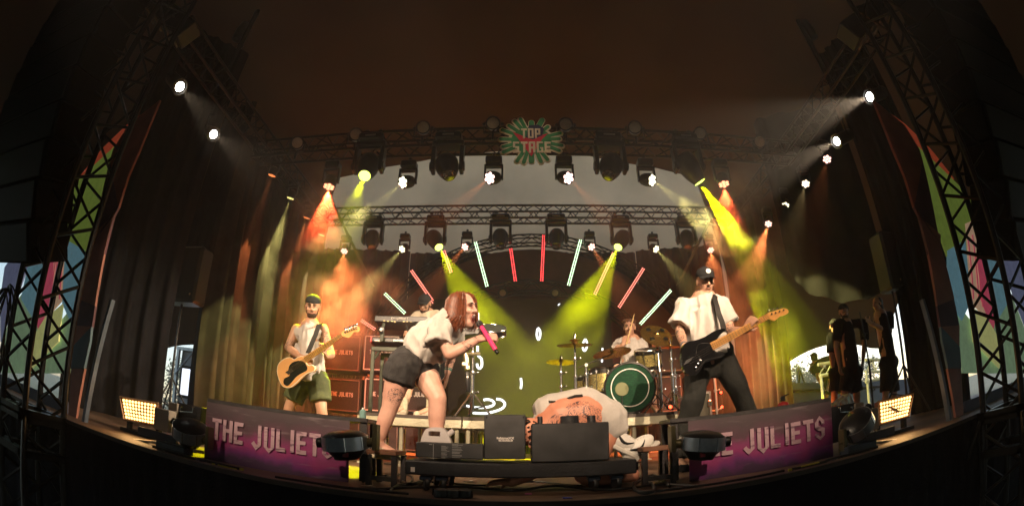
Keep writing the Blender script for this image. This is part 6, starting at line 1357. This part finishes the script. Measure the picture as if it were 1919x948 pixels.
# floodlights and cases at both stage corners
def flood(mir, lb):
    X = (lambda u: u) if not mir else (lambda u: 1932-u*.99)
    Y = 3.3; P4 = [at(X(u), v, Y+dy) for u, v, dy in (((229, 746, .0), (294, 757, .12), (291, 795, .12), (236, 784, .0)) if not mir else ((226, 740, .0), (287, 754, .12), (284, 793, .12), (234, 779, .0)))]
    t = Thing('floodlight', 'warm glowing LED floodlight at the %s corner of the stage' % lb, 'floodlight', (P4[3].x, Y, 0), 'warm floodlights at the stage corners')
    c = sum(P4, V())/4; e1 = (P4[1]-P4[0]+P4[2]-P4[3])/2; e2 = (P4[0]-P4[3]+P4[1]-P4[2])/2; n = e1.cross(e2).normalized()
    if n.y > 0: n = -n
    g = MB(); F4 = [c+(p-c)*1.12 for p in P4]; g.prism([p+n*.004 for p in F4], -n*.1); h = t.part('housing', g, BLKP)
    g = MB(); g.prism([p+n*.006 for p in P4], -n*.003); t.part('reflector', g, mat('warm_reflector', (.7, .5, .25), .3, .3), parent=h)
    g = MB()
    for i in range(11):
        for j in range(6):
            a = (i+.5)/11; b = (j+.5)/6; q = P4[0].lerp(P4[1], a).lerp(P4[3].lerp(P4[2], a), b)+n*.007; g.lathe([(.0125, 0), (.011, .006)], q, n, 8)
    t.part('led_grid', g, glow('led_warm', (1, .5, .16), 4), parent=h)
    g = MB(); g.path([P4[0]+n*.01+(P4[0]-c)*.1, P4[1]+n*.01+(P4[1]-c)*.1, P4[2]+n*.01+(P4[2]-c)*.1, P4[3]+n*.01+(P4[3]-c)*.1], .012, 6, True); t.part('bezel', g, mat('bezel_tan', (.3, .2, .12), .5, .3))
    g = MB(); 
    for q in (P4[3], P4[2]): g.box((q.x, q.y+.06, q.z/2-.02), (.04, .05, q.z)); 
    g.box(((P4[3].x+P4[2].x)/2, Y+.1, .02), (.4, .25, .03)); t.part('base', g, BLK)
    l = bpy.data.lights.new('flood_light', 'AREA'); l.energy = 1.3; l.color = (1, .55, .2); l.shape = 'RECTANGLE'; l.size = .3; l.size_y = .15; o = bpy.data.objects.new('flood_light', l); COL.objects.link(o); o.location = c+n*.03
    o.rotation_euler = look_rot(n); l.spread = math.radians(95)
    # cases
    PL = mat('plain_plywood', (.42, .36, .3), .6, 0, .12, 5); 
    def bx(name, lbl, u0, v0, u1, v1, Yb, dep, m):
        g = MB(); a = at(X(u0), v0, Yb); b = at(X(u1), v1, Yb); z1 = b.z; g.box(((a.x+b.x)/2, Yb+dep/2, (a.z+z1)/2), (abs(b.x-a.x), dep, a.z-z1), None, .006); o = single(name, lbl % lb, 'case', g, m, 'cases beside the floodlights'); return a, b, o
    bx('grey_case', 'pale small case lit orange by the %s floodlight', 289, 762, 315, 810, 3.05, .1, PL)
    bx('grey_case', 'tall narrow pale case beside the black case with a handle at the %s corner', 316, 752, 330, 806, 3.2, .3, PL)
    a, b, o = bx('black_case', 'black case with a metal handle at the %s corner', 331, 753, 374, 830, 3.22, .35, CARTM)
    g = MB(); q = at(X(341), 763, 3.19); r = at(X(364), 764, 3.19); g.path([q, q-V((0, .02, .0)), q-V((0, .02, .035)), r-V((0, .02, .035)), r-V((0, .02, 0)), r], .006, 6); oo = link_mesh('handle', g, CHROME, o, 'auto', o.location)
    g = MB(); P_ = [at(X(u), v, 2.86) for u, v in ((258, 797), (330, 818), (330, 834), (258, 812))]; g.prism(P_, (0, .02, 0)); single('kick_board', 'grey slanting board in front of the %s floodlight' % lb, 'board', g, mat('grey_board', (.08, .085, .1), .7, 0, .2, 6), 'boards before the floodlights')
    g = MB(); g.tube(at(X(231), 822, 2.95), at(X(300), 829, 2.95), .012); single('pale_rod', 'pale rod lying below the %s floodlight' % lb, 'rod', g, mat('pale_metal', (.7, .66, .6), .3, .3), 'rods below the floodlights')
    g = MB(); 
    for k in range(3): g.lathe([(.03, -.02), (.034, 0), (.03, .02)], (at(X(300+k*22), 840, 2.85).x, 2.9, .04), (0, 1, 0), 12)
    single('cable_connectors', 'cluster of black connectors on the floor at the %s corner' % lb, 'connector', g, RUB, 'connectors on the floor')
    g = MB(); a = at(X(289), 852, 2.75); b = at(X(343), 852, 2.75); g.box(((a.x+b.x)/2, 2.82, .035), (abs(b.x-a.x), .12, .06), None, .008); single('dimmer_box', 'small dark blue box among the cables at the %s corner' % lb, 'box', g, mat('blue_black_box', (.02, .03, .045), .4, 0, .2, 9), 'dimmer boxes')
flood(False, 'left'); flood(True, 'right')
# cables on the deck
YC_ = mat('yellow_cable', (.45, .4, .04), .5); GC_ = mat('grey_cable', (.12, .1, .11), .5); rnd = random.Random(21)
def floorcable(lb, pts, r, m, grp='cables on the stage floor'):
    P_ = []
    for u, v in pts: p = onfloor(u, v); p.z = r+.003+rnd.uniform(0, .006); p.y = min(max(p.y, DY+.03), 8); P_.append(p)
    single('floor_cable', lb, 'cable', cable(P_, r), m, grp)
floorcable('black cable running under the cart along the stage edge', [(560, 918), (680, 922), (760, 918), (860, 915), (960, 922), (1040, 914), (1140, 922), (1230, 912), (1320, 918)], .009, RUB)
floorcable('second black cable weaving under the cart', [(700, 926), (800, 905), (900, 912), (1000, 905), (1090, 912), (1200, 900)], .008, RUB)
floorcable('black cable leaving the left desk towards the cart', [(680, 905), (720, 895), (748, 903), (770, 912), (800, 902)], .012, RUB)
floorcable('thick black cables piled beside the right end of the cart', [(1150, 905), (1185, 892), (1215, 905), (1230, 925), (1205, 930), (1190, 910), (1225, 895), (1255, 915)], .012, RUB)
for k, (lb, X) in enumerate((('left', lambda u: u), ('right', lambda u: 1932-u*.99))):
    floorcable('yellow cable snaking over the %s stage corner' % lb, [(X(300), 868), (X(340), 872), (X(390), 876), (X(430), 885)], .009, YC_)
    floorcable('pinkish grey cable coiled on the %s stage corner' % lb, [(X(232), 838), (X(260), 845), (X(285), 842), (X(292), 850), (X(270), 856), (X(300), 862), (X(345), 862), (X(380), 866)], .009, GC_)
    floorcable('black cable hanging over the edge of the %s stage corner' % lb, [(X(225), 834), (X(270), 858), (X(330), 866), (X(372), 868), (X(396), 884)], .01, RUB)
for k, (lb, pts) in enumerate((('thin black cable looping from the left step to the cart', [(735, 900), (752, 890), (772, 896), (768, 908), (745, 912), (730, 925)]), ('black cable lying straight along the front edge left of the cart', [(470, 900), (560, 915), (660, 926), (760, 932)]), ('black cable trailing along the front edge right of the cart', [(1240, 930), (1340, 920), (1440, 905), (1540, 888)]), ('dark cable crossing the floor behind the cart', [(720, 870), (800, 876), (880, 868), (960, 874), (1050, 866), (1150, 872), (1210, 866)]))):
    floorcable(lb, pts, .008, RUB)
for k, (u, v, c_, lb) in enumerate(((690, 912, (.5, .48, .42), 'white tape cross on the floor beside the left desk'), (880, 903, (.5, .48, .42), 'white tape mark on the floor below the low charcoal box'), (1100, 915, (.55, .5, .1), 'yellow tape mark on the floor near the right cart wheels'), (1240, 905, (.5, .48, .42), 'white tape mark on the floor beside the right step'))):
    g = MB(); p = onfloor(u, v); p.y = max(p.y, DY+.06); g.box((p.x, p.y, .006), (.09, .022, .004)); g.box((p.x+.01, p.y, .0105), (.022, .08, .003)); single('tape_mark', lb, 'tape', g, mat('tape_%d' % (k == 2), c_, .6), 'tape marks on the stage floor')
g = MB(); p = onfloor(745, 868); g.add([V((p.x, p.y, .006)), V((p.x+.14, p.y+.02, .006)), V((p.x+.12, p.y+.2, .006)), V((p.x-.02, p.y+.18, .006)), V((p.x, p.y, .008)), V((p.x+.14, p.y+.02, .008)), V((p.x+.12, p.y+.2, .008)), V((p.x-.02, p.y+.18, .008))], [(3, 2, 1, 0), (4, 5, 6, 7), (0, 1, 5, 4), (1, 2, 6, 5), (2, 3, 7, 6), (3, 0, 4, 7)]); single('paper_sheet', 'sheet of white paper lying on the floor between the left step and the cart', 'paper', g, mat('paper', (.6, .58, .54), .8, 0, .03))
t = None
for k, (u, lb) in enumerate(((826, 'leftmost black puck lamp at the stage edge under the cart'), (848, 'second black puck lamp at the stage edge under the cart'), (872, 'third black puck lamp at the stage edge under the cart'))):
    p = onfloor(u, 932); p.y = max(p.y, DY+.08); p.z = 0; t = Thing('puck_lamp', lb, 'lamp', p, 'black puck lamps at the stage edge'); g = MB(); g.lathe([(.042, 0), (.045, .01), (.04, .045), (.02, .055)], p, (0, 0, 1), 18); t.part('housing', g, BLKP); g = MB(); g.tube(p+V((-.045, 0, .01)), p+V((-.045, 0, .05)), .006); t.part('bracket', g, DTRUSS)
g = MB(); p = onfloor(990, 926); g.box((p.x, p.y, .006), (.04, .05, .004), None); single('tape_scrap', 'small pink scrap of tape on the stage floor', 'tape', g, mat('pink_tape', (.6, .15, .4), .6)); g = MB(); p = onfloor(1063, 934); p.y = max(p.y, DY+.03); g.box((p.x, p.y, .006), (.05, .03, .004)); single('tape_scrap', 'small blue scrap of tape at the stage edge', 'tape', g, mat('blue_tape', (.03, .06, .5), .6))
# loudspeakers on poles
for (lb, u0, v0, u1, v1, Y, m_) in (('dark loudspeaker on a tall pole beside the left side drape', 331, 468, 373, 572, 6.0, 1), ('dark loudspeaker on a tall pole behind the stage crew at the right', 1636, 440, 1684, 545, 5.3, 0)):
    a = at(u0, v0, Y); b = at(u1, v1, Y); cx_ = (a.x+b.x)/2; t = Thing('pole_loudspeaker', lb, 'loudspeaker', (cx_, Y, 0), 'loudspeakers on poles'); g = MB(); g.box((cx_, Y, (a.z+b.z)/2), (b.x-a.x, .35, a.z-b.z), None, .04); t.part('cabinet', g, BLKP)
    g = MB(); g.box((cx_, Y-.178, (a.z+b.z)/2), ((b.x-a.x)*.86, .01, (a.z-b.z)*.9), None, .004); t.part('grille', g, MATS['speaker_grille']); g = MB(); g.lathe([(.02, 0), (.018, .003)], (b.x-.09, Y-.184, b.z+.12), (0, -1, 0), 10); t.part('badge', g, mat('badge_brown', (.3, .2, .12), .5)); g = MB(); g.tube((cx_, Y, .1), (cx_, Y, b.z), .02); t.part('pole', g, BLK)
    for k in range(3): an = .5+2*PI*k/3; g = MB(); g.tube((cx_, Y, .75), (cx_+.5*math.cos(an), Y+.5*math.sin(an), .02), .014); g.tube((cx_, Y, .3), (cx_+.27*math.cos(an), Y+.27*math.sin(an), .38), .01); t.part('leg', g, BLK)
# ================================================================ TOP STAGE SIGN
YT = 6.05; C5 = crop(920, 200, 7.9)
t = Thing('stage_sign', 'round splash shaped green and cream sign reading TOP STAGE on the front truss', 'sign', at(996, 262, YT))
tips = [(350, 205), (435, 175), (600, 225), (760, 190), (845, 290), (1030, 385), (1015, 470), (1055, 570), (1015, 645), (840, 780), (745, 812), (600, 805), (485, 822), (385, 800), (180, 668), (175, 585), (140, 470), (165, 335), (265, 270)]
CRS = mat('sign_cream', (.9, .74, .52), .6, 0, .1, 9); GRS = mat('sign_green', (.05, .3, .1), .6, 0, .25, 9); RDS = mat('sign_red', (.75, .03, .06), .6, 0, .1, 9); NVY = mat('sign_navy', (.03, .03, .08), .6)
def flatcap(g, a, b, r, dy, th=.012):
    a = V(a); b = V(b); d = (b-a).normalized(); s = V((0, 1, 0)).cross(d).normalized(); pts = []
    for k in range(9): an = -PI/2+PI*k/8; pts.append(b+(d*math.cos(an)+s*math.sin(an))*r)
    for k in range(5): an = PI/2+PI*k/4; pts.append(a+(d*math.cos(an)+s*math.sin(an))*r)
    g.prism([p+V((0, dy, 0)) for p in pts], (0, th, 0))
cc = C5([(600, 490)], YT)[0]; TP = C5(tips, YT); k_ = (C5([(700, 490)], YT)[0]-cc).length/100
g = MB()
for i, p in enumerate(TP): flatcap(g, cc, p, 48*k_, .02+.0004*i, .006)
g.prism([cc+V((350*k_*math.cos(a), .03, 280*k_*math.sin(a))) for a in [2*PI*i/40 for i in range(40)]], (0, .01, 0)); t.part('cream_backing', g, CRS)
g = MB()
for i, p in enumerate(TP): flatcap(g, cc, cc.lerp(p, .985), (27 if i not in (2, 3, 11) else 40)*k_, .004+.0004*i, .006)
g.prism([cc+V((300*k_*math.cos(a), .012, 235*k_*math.sin(a))) for a in [2*PI*i/40 for i in range(40)]], (0, .004, 0)); t.part('green_splash', g, GRS)
g = MB(); g.prism([p+V((0, -.002, 0)) for p in C5([(320, 375), (560, 470), (850, 395), (760, 480), (600, 740), (400, 470)], YT)], (0, .004, 0)); t.part('red_triangle', g, RDS)
g = MB(); g.prism([p+V((0, -.004, 0)) for p in C5([(520, 460), (560, 280), (700, 270), (790, 330), (760, 430), (620, 490)], YT)], (0, .0015, 0)); t.part('navy_patch', g, NVY)
g = MB(); o = C5([(445, 465)], YT-.012)[0]; letters(g, 'TOP', o, V((1, 0, 0)), V((0, 0, 1)), 180*k_, (0, .008, 0), wd=.82, jit=.02); o = C5([(325, 680)], YT-.012)[0]; letters(g, 'STAGE', o, V((1, 0, 0)), V((0, 0, 1)), 195*k_, (0, .008, 0), alt=True, wd=.85, jit=.015); t.part('lettering', g, CRS)
# ================================================================ OUTSIDE, SEEN THROUGH THE GAPS
bark = mat('bark', (.12, .08, .05), .9, 0, .4, 12, .5, 40)
def leafmat(n, c): return mat('foliage_'+n, c, .7, 0, .5, 1.2, trans=.3)
LF = [leafmat('deep', (.03, .07, .03)), leafmat('mid', (.05, .1, .035)), leafmat('light', (.08, .13, .05))]
def tree(lb, x, y, h, w, seed):
    rnd = random.Random(seed); t = Thing('leafy_tree', lb, 'tree', (x, y, GZ), 'trees outside the tent'); g = MB(); g.path([V((x, y, GZ)), V((x+.1, y, GZ+h*.3)), V((x-.1, y, GZ+h*.7))], [.22, .17, .06], 8)
    for k in range(6): a = rnd.uniform(0, 6.28); g.path([V((x, y, GZ+h*(.25+.07*k))), V((x+w*.25*math.cos(a), y+w*.25*math.sin(a), GZ+h*(.4+.07*k))), V((x+w*.42*math.cos(a), y+w*.42*math.sin(a), GZ+h*(.5+.07*k)))], [.08, .05, .02], 5)
    t.part('trunk', g, bark); g = MB(); cl = [(V((rnd.gauss(0, .26)*w, rnd.gauss(0, .22)*w, GZ+h*rnd.uniform(.25, .93))), rnd.uniform(.12, .24)*w) for _ in range(26)]
    for c, r in cl:
        g.use(LF[rnd.choice((0, 0, 1, 1, 2))]); q = V((x, y, 0))+c
        for _ in range(75):
            d = V((rnd.gauss(0, 1), rnd.gauss(0, 1), rnd.gauss(0, .8))).normalized()*r*rnd.uniform(.5, 1.05); p = q+d; a = V((rnd.gauss(0, 1), rnd.gauss(0, 1), rnd.gauss(0, 1))).normalized(); b = a.cross(V((rnd.gauss(0, 1), rnd.gauss(0, 1), 1))).normalized(); s = rnd.uniform(.07, .16); g.add([p-a*s, p+b*s*.6, p+a*s, p-b*s*.6], [(0, 1, 2, 3)])
    t.part('crown', g, None, smooth=False); return t
for k, (u, Y, h, w, lb) in enumerate(((1492, 30, 5.2, 4.2, 'leafy tree seen just right of the bassist side drape'), (1516, 34, 5.6, 4.5, 'leafy tree seen left of the bending crew member'), (1546, 31, 5.0, 4.2, 'leafy tree seen behind the bending crew member'), (1590, 33, 5.2, 4.5, 'leafy tree behind the upright crew members'), (1640, 30, 4.6, 4.4, 'leafy tree seen right of the upright crew member'), (342, 27, 4.6, 4.0, 'leafy tree seen through the left opening'), (372, 30, 5.2, 4.4, 'leafy tree behind the white cabin'), (1466, 33, 5, 4.2, 'leafy tree partly hidden by the bassist side drape'))):
    p = at(u, 700, Y); tree(lb, p.x, Y, h, w, 40+k)
# low blue grey barrier and posts behind the right wing
g = MB(); a = at(1466, 735, 11.0); b = at(1680, 728, 10.0); ax = frame(b-a, (0, 0, 1)); g.box(((a.x+b.x)/2, (a.y+b.y)/2, (a.z+0)/2-.6), ((b-a).length+1.5, .04, a.z+1.2), ((b-a).normalized(), V((0, 1, 0)), V((0, 0, 1)))); single('barrier_sheet', 'blue grey sheet barrier behind the side stage', 'barrier', g, mat('blue_grey_sheet', (.12, .17, .25), .7, 0, .15, 2))
g = MB(); g.tube(a+V((-.3, -.05, .05)), b+V((.3, -.05, .05)), .04); single('barrier_rail', 'dark top rail of the sheet barrier', 'rail', g, DTRUSS)
p = at(1497, 700, 11.6); t = Thing('tent_post', 'grey steel post under the low point of the tent edge', 'post', (p.x, p.y, GZ)); g = MB(); g.tube((p.x, p.y, GZ), (p.x, p.y, at(1497, 690, 11.6).z), .1, n=14); t.part('post', g, mat('blue_grey_steel', (.25, .3, .38), .4, .5))
for sg in (-1, 1): g = MB(); g.tube((p.x, p.y-.1, at(1497, 695, 11.6).z), (p.x+sg*.75, p.y-.1, GZ), .025); t.part('brace', g, DTRUSS)
# side-stage table made from truss pieces, white truss end, mic stand
t = Thing('truss_table', 'grey metal table frame behind the stage crew', 'table', at(1560, 740, 8.0)); WM = mat('white_aluminium', (.5, .53, .56), .35, .5, .1, 9); 
for (a, b) in (((1533, 683), (1563, 678)), ((1536, 704), (1566, 699)), ((1622, 674), (1656, 674)), ((1622, 696), (1656, 696)), ((1622, 715), (1656, 708))): g = MB(); g.tube(at(*a, 8.0), at(*b, 8.0), .035); t.part('rail', g, WM)
g = MB(); 
for (a, b) in (((1536, 700), (1548, 682)), ((1548, 700), (1558, 682)), ((1625, 694), (1634, 676)), ((1640, 694), (1634, 676)), ((1640, 694), (1650, 676))): g.tube(at(*a, 8.0), at(*b, 8.0), .014)
t.part('lacing', g, WM); 
for u in (1538, 1562, 1624, 1655): g = MB(); p = at(u, 700, 8.0); g.tube((p.x, 8.0, 0), p, .03); t.part('leg', g, WM)
t = Thing('truss_offcut', 'short white truss piece standing behind the right desk', 'truss', at(1580, 770, 4.6)); ch, lc = truss_parts(at(1566, 769, 4.9), at(1590, 750, 4.9), .16, 3, rc=.014, rl=.009)
for c in ch: t.part('chord', c, WM)
t.part('lacing', lc, WM); p = at(1636, 760, 5.4); stand('mic_stand', 'tall dark microphone stand before the long haired crew member', (p.x, 5.4, 0), at(1611, 585, 5.4), .012, .3, mt=BLK, group=None)
# white cabin seen through the left opening
a = at(335, 652, 9.0); b = at(373, 752, 9.0); t = Thing('white_cabin', 'white framed cabin with a bright window seen through the left opening', 'cabin', ((a.x+b.x)/2, 9, GZ)); WC = mat('white_cabin_paint', (.6, .62, .66), .5, 0, .08, 3); g = MB(); g.box(((a.x+b.x)/2, 9.6, (a.z+GZ)/2), (b.x-a.x-.1, 1.0, a.z-GZ)); t.part('wall', g, WC)
g = MB(); 
for x_ in (a.x, (a.x+b.x)/2+.1, b.x): g.box((x_, 9.02, (a.z+GZ)/2), (.07, .07, a.z-GZ))
g.box(((a.x+b.x)/2, 9.02, a.z), (b.x-a.x+.1, .08, .07)); g.tube((a.x, 8.98, a.z-.6), ((a.x+b.x)/2+.1, 8.98, a.z-.05), .025); t.part('frame', g, WM)
g = MB(); q = at(344, 690, 8.95); r = at(357, 742, 8.95); g.box(((q.x+r.x)/2, 8.96, (q.z+r.z)/2), (abs(r.x-q.x)+.14, .05, q.z-r.z+.14)); w_ = t.part('window_frame', g, DTRUSS); g = MB(); g.box(((q.x+r.x)/2, 8.92, (q.z+r.z)/2), (abs(r.x-q.x), .03, q.z-r.z)); t.part('window_pane', g, mat('bright_pane', (.8, .85, .95), .1, 0, .02, emit=(.85, .9, 1), estr=.9), parent=w_)
# stage-side ground boxes right
# ================================================================ SMOKE PUFFS
def puff(lb, c, r, dens, seed):
    m = bpy.data.materials.new('smoke_cloud'); m.use_nodes = True; n = m.node_tree; n.nodes.clear(); o = n.nodes.new('ShaderNodeOutputMaterial'); v = n.nodes.new('ShaderNodeVolumePrincipled')
    v.inputs['Color'].default_value = (.95, .93, .9, 1); v.inputs['Anisotropy'].default_value = .2; tc = n.nodes.new('ShaderNodeTexCoord')
    mp = n.nodes.new('ShaderNodeMapping'); mp.inputs['Location'].default_value = (seed, seed*.7, 0); n.links.new(tc.outputs['Object'], mp.inputs[0])
    nz = n.nodes.new('ShaderNodeTexNoise'); nz.inputs['Scale'].default_value = 1.6; nz.inputs['Detail'].default_value = 4; nz.inputs['Roughness'].default_value = .6; n.links.new(mp.outputs[0], nz.inputs['Vector'])
    dv = n.nodes.new('ShaderNodeVectorMath'); dv.operation = 'DIVIDE'; dv.inputs[1].default_value = r; n.links.new(tc.outputs['Object'], dv.inputs[0]); ln = n.nodes.new('ShaderNodeVectorMath'); ln.operation = 'LENGTH'; n.links.new(dv.outputs[0], ln.inputs[0])
    f = n.nodes.new('ShaderNodeMapRange'); f.inputs[1].default_value = 1; f.inputs[2].default_value = .25; n.links.new(ln.outputs['Value'], f.inputs[0])
    g_ = n.nodes.new('ShaderNodeMapRange'); g_.inputs[1].default_value = .42; g_.inputs[2].default_value = .68; n.links.new(nz.outputs['Fac'], g_.inputs[0])
    mu = n.nodes.new('ShaderNodeMath'); mu.operation = 'MULTIPLY'; n.links.new(f.outputs[0], mu.inputs[0]); n.links.new(g_.outputs[0], mu.inputs[1]); m2 = n.nodes.new('ShaderNodeMath'); m2.operation = 'MULTIPLY'; m2.inputs[1].default_value = dens; n.links.new(mu.outputs[0], m2.inputs[0]); n.links.new(m2.outputs[0], v.inputs['Density']); n.links.new(v.outputs[0], o.inputs['Volume'])
    g = MB(); g.ell(V((0, 0, 0)), r, None, 20, 12); ob = link_mesh('smoke', g, m); ob.location = c; tag(ob, kind='stuff')
puff('', at(665, 600, 6.9), (1.1, .8, .9), 1.0, 3)
puff('', at(1420, 670, 7.2), (1.0, .8, 1.2), .3, 8)
puff('', at(600, 500, 8.2), (2.0, 1.2, 1.6), .5, 12)
puff('', at(1365, 430, 7.8), (1.6, 1.1, 1.7), .5, 23)
puff('', at(1000, 590, 8.6), (2.6, .8, 1.2), .05, 17)
puff('', at(1000, 345, 10.2), (5.0, 1.0, 1.2), .06, 31)
puff('', at(612, 385, 6.3), (.75, .6, .8), 1.1, 41)  # smoke added to make the bloom of the left red lamp
puff('', at(1360, 385, 6.3), (.8, .6, .85), 1.1, 47)  # added likewise, smoke shaped as bloom round the right red lamp
# ================================================================ HAZE (closed box round everything, sky outside)
def haze():
    m = bpy.data.materials.new('haze_air'); m.use_nodes = True; n = m.node_tree; n.nodes.clear()
    o = n.nodes.new('ShaderNodeOutputMaterial'); v = n.nodes.new('ShaderNodeVolumePrincipled')
    v.inputs['Color'].default_value = (.92, .9, .88, 1); v.inputs['Density'].default_value = .005; v.inputs['Anisotropy'].default_value = .25
    n.links.new(v.outputs[0], o.inputs['Volume'])
    g = MB(); g.box((0, 20, 4.0), (90, 100, 12.6)); h = structure('haze', g, m, kind='stuff'); return h
haze()
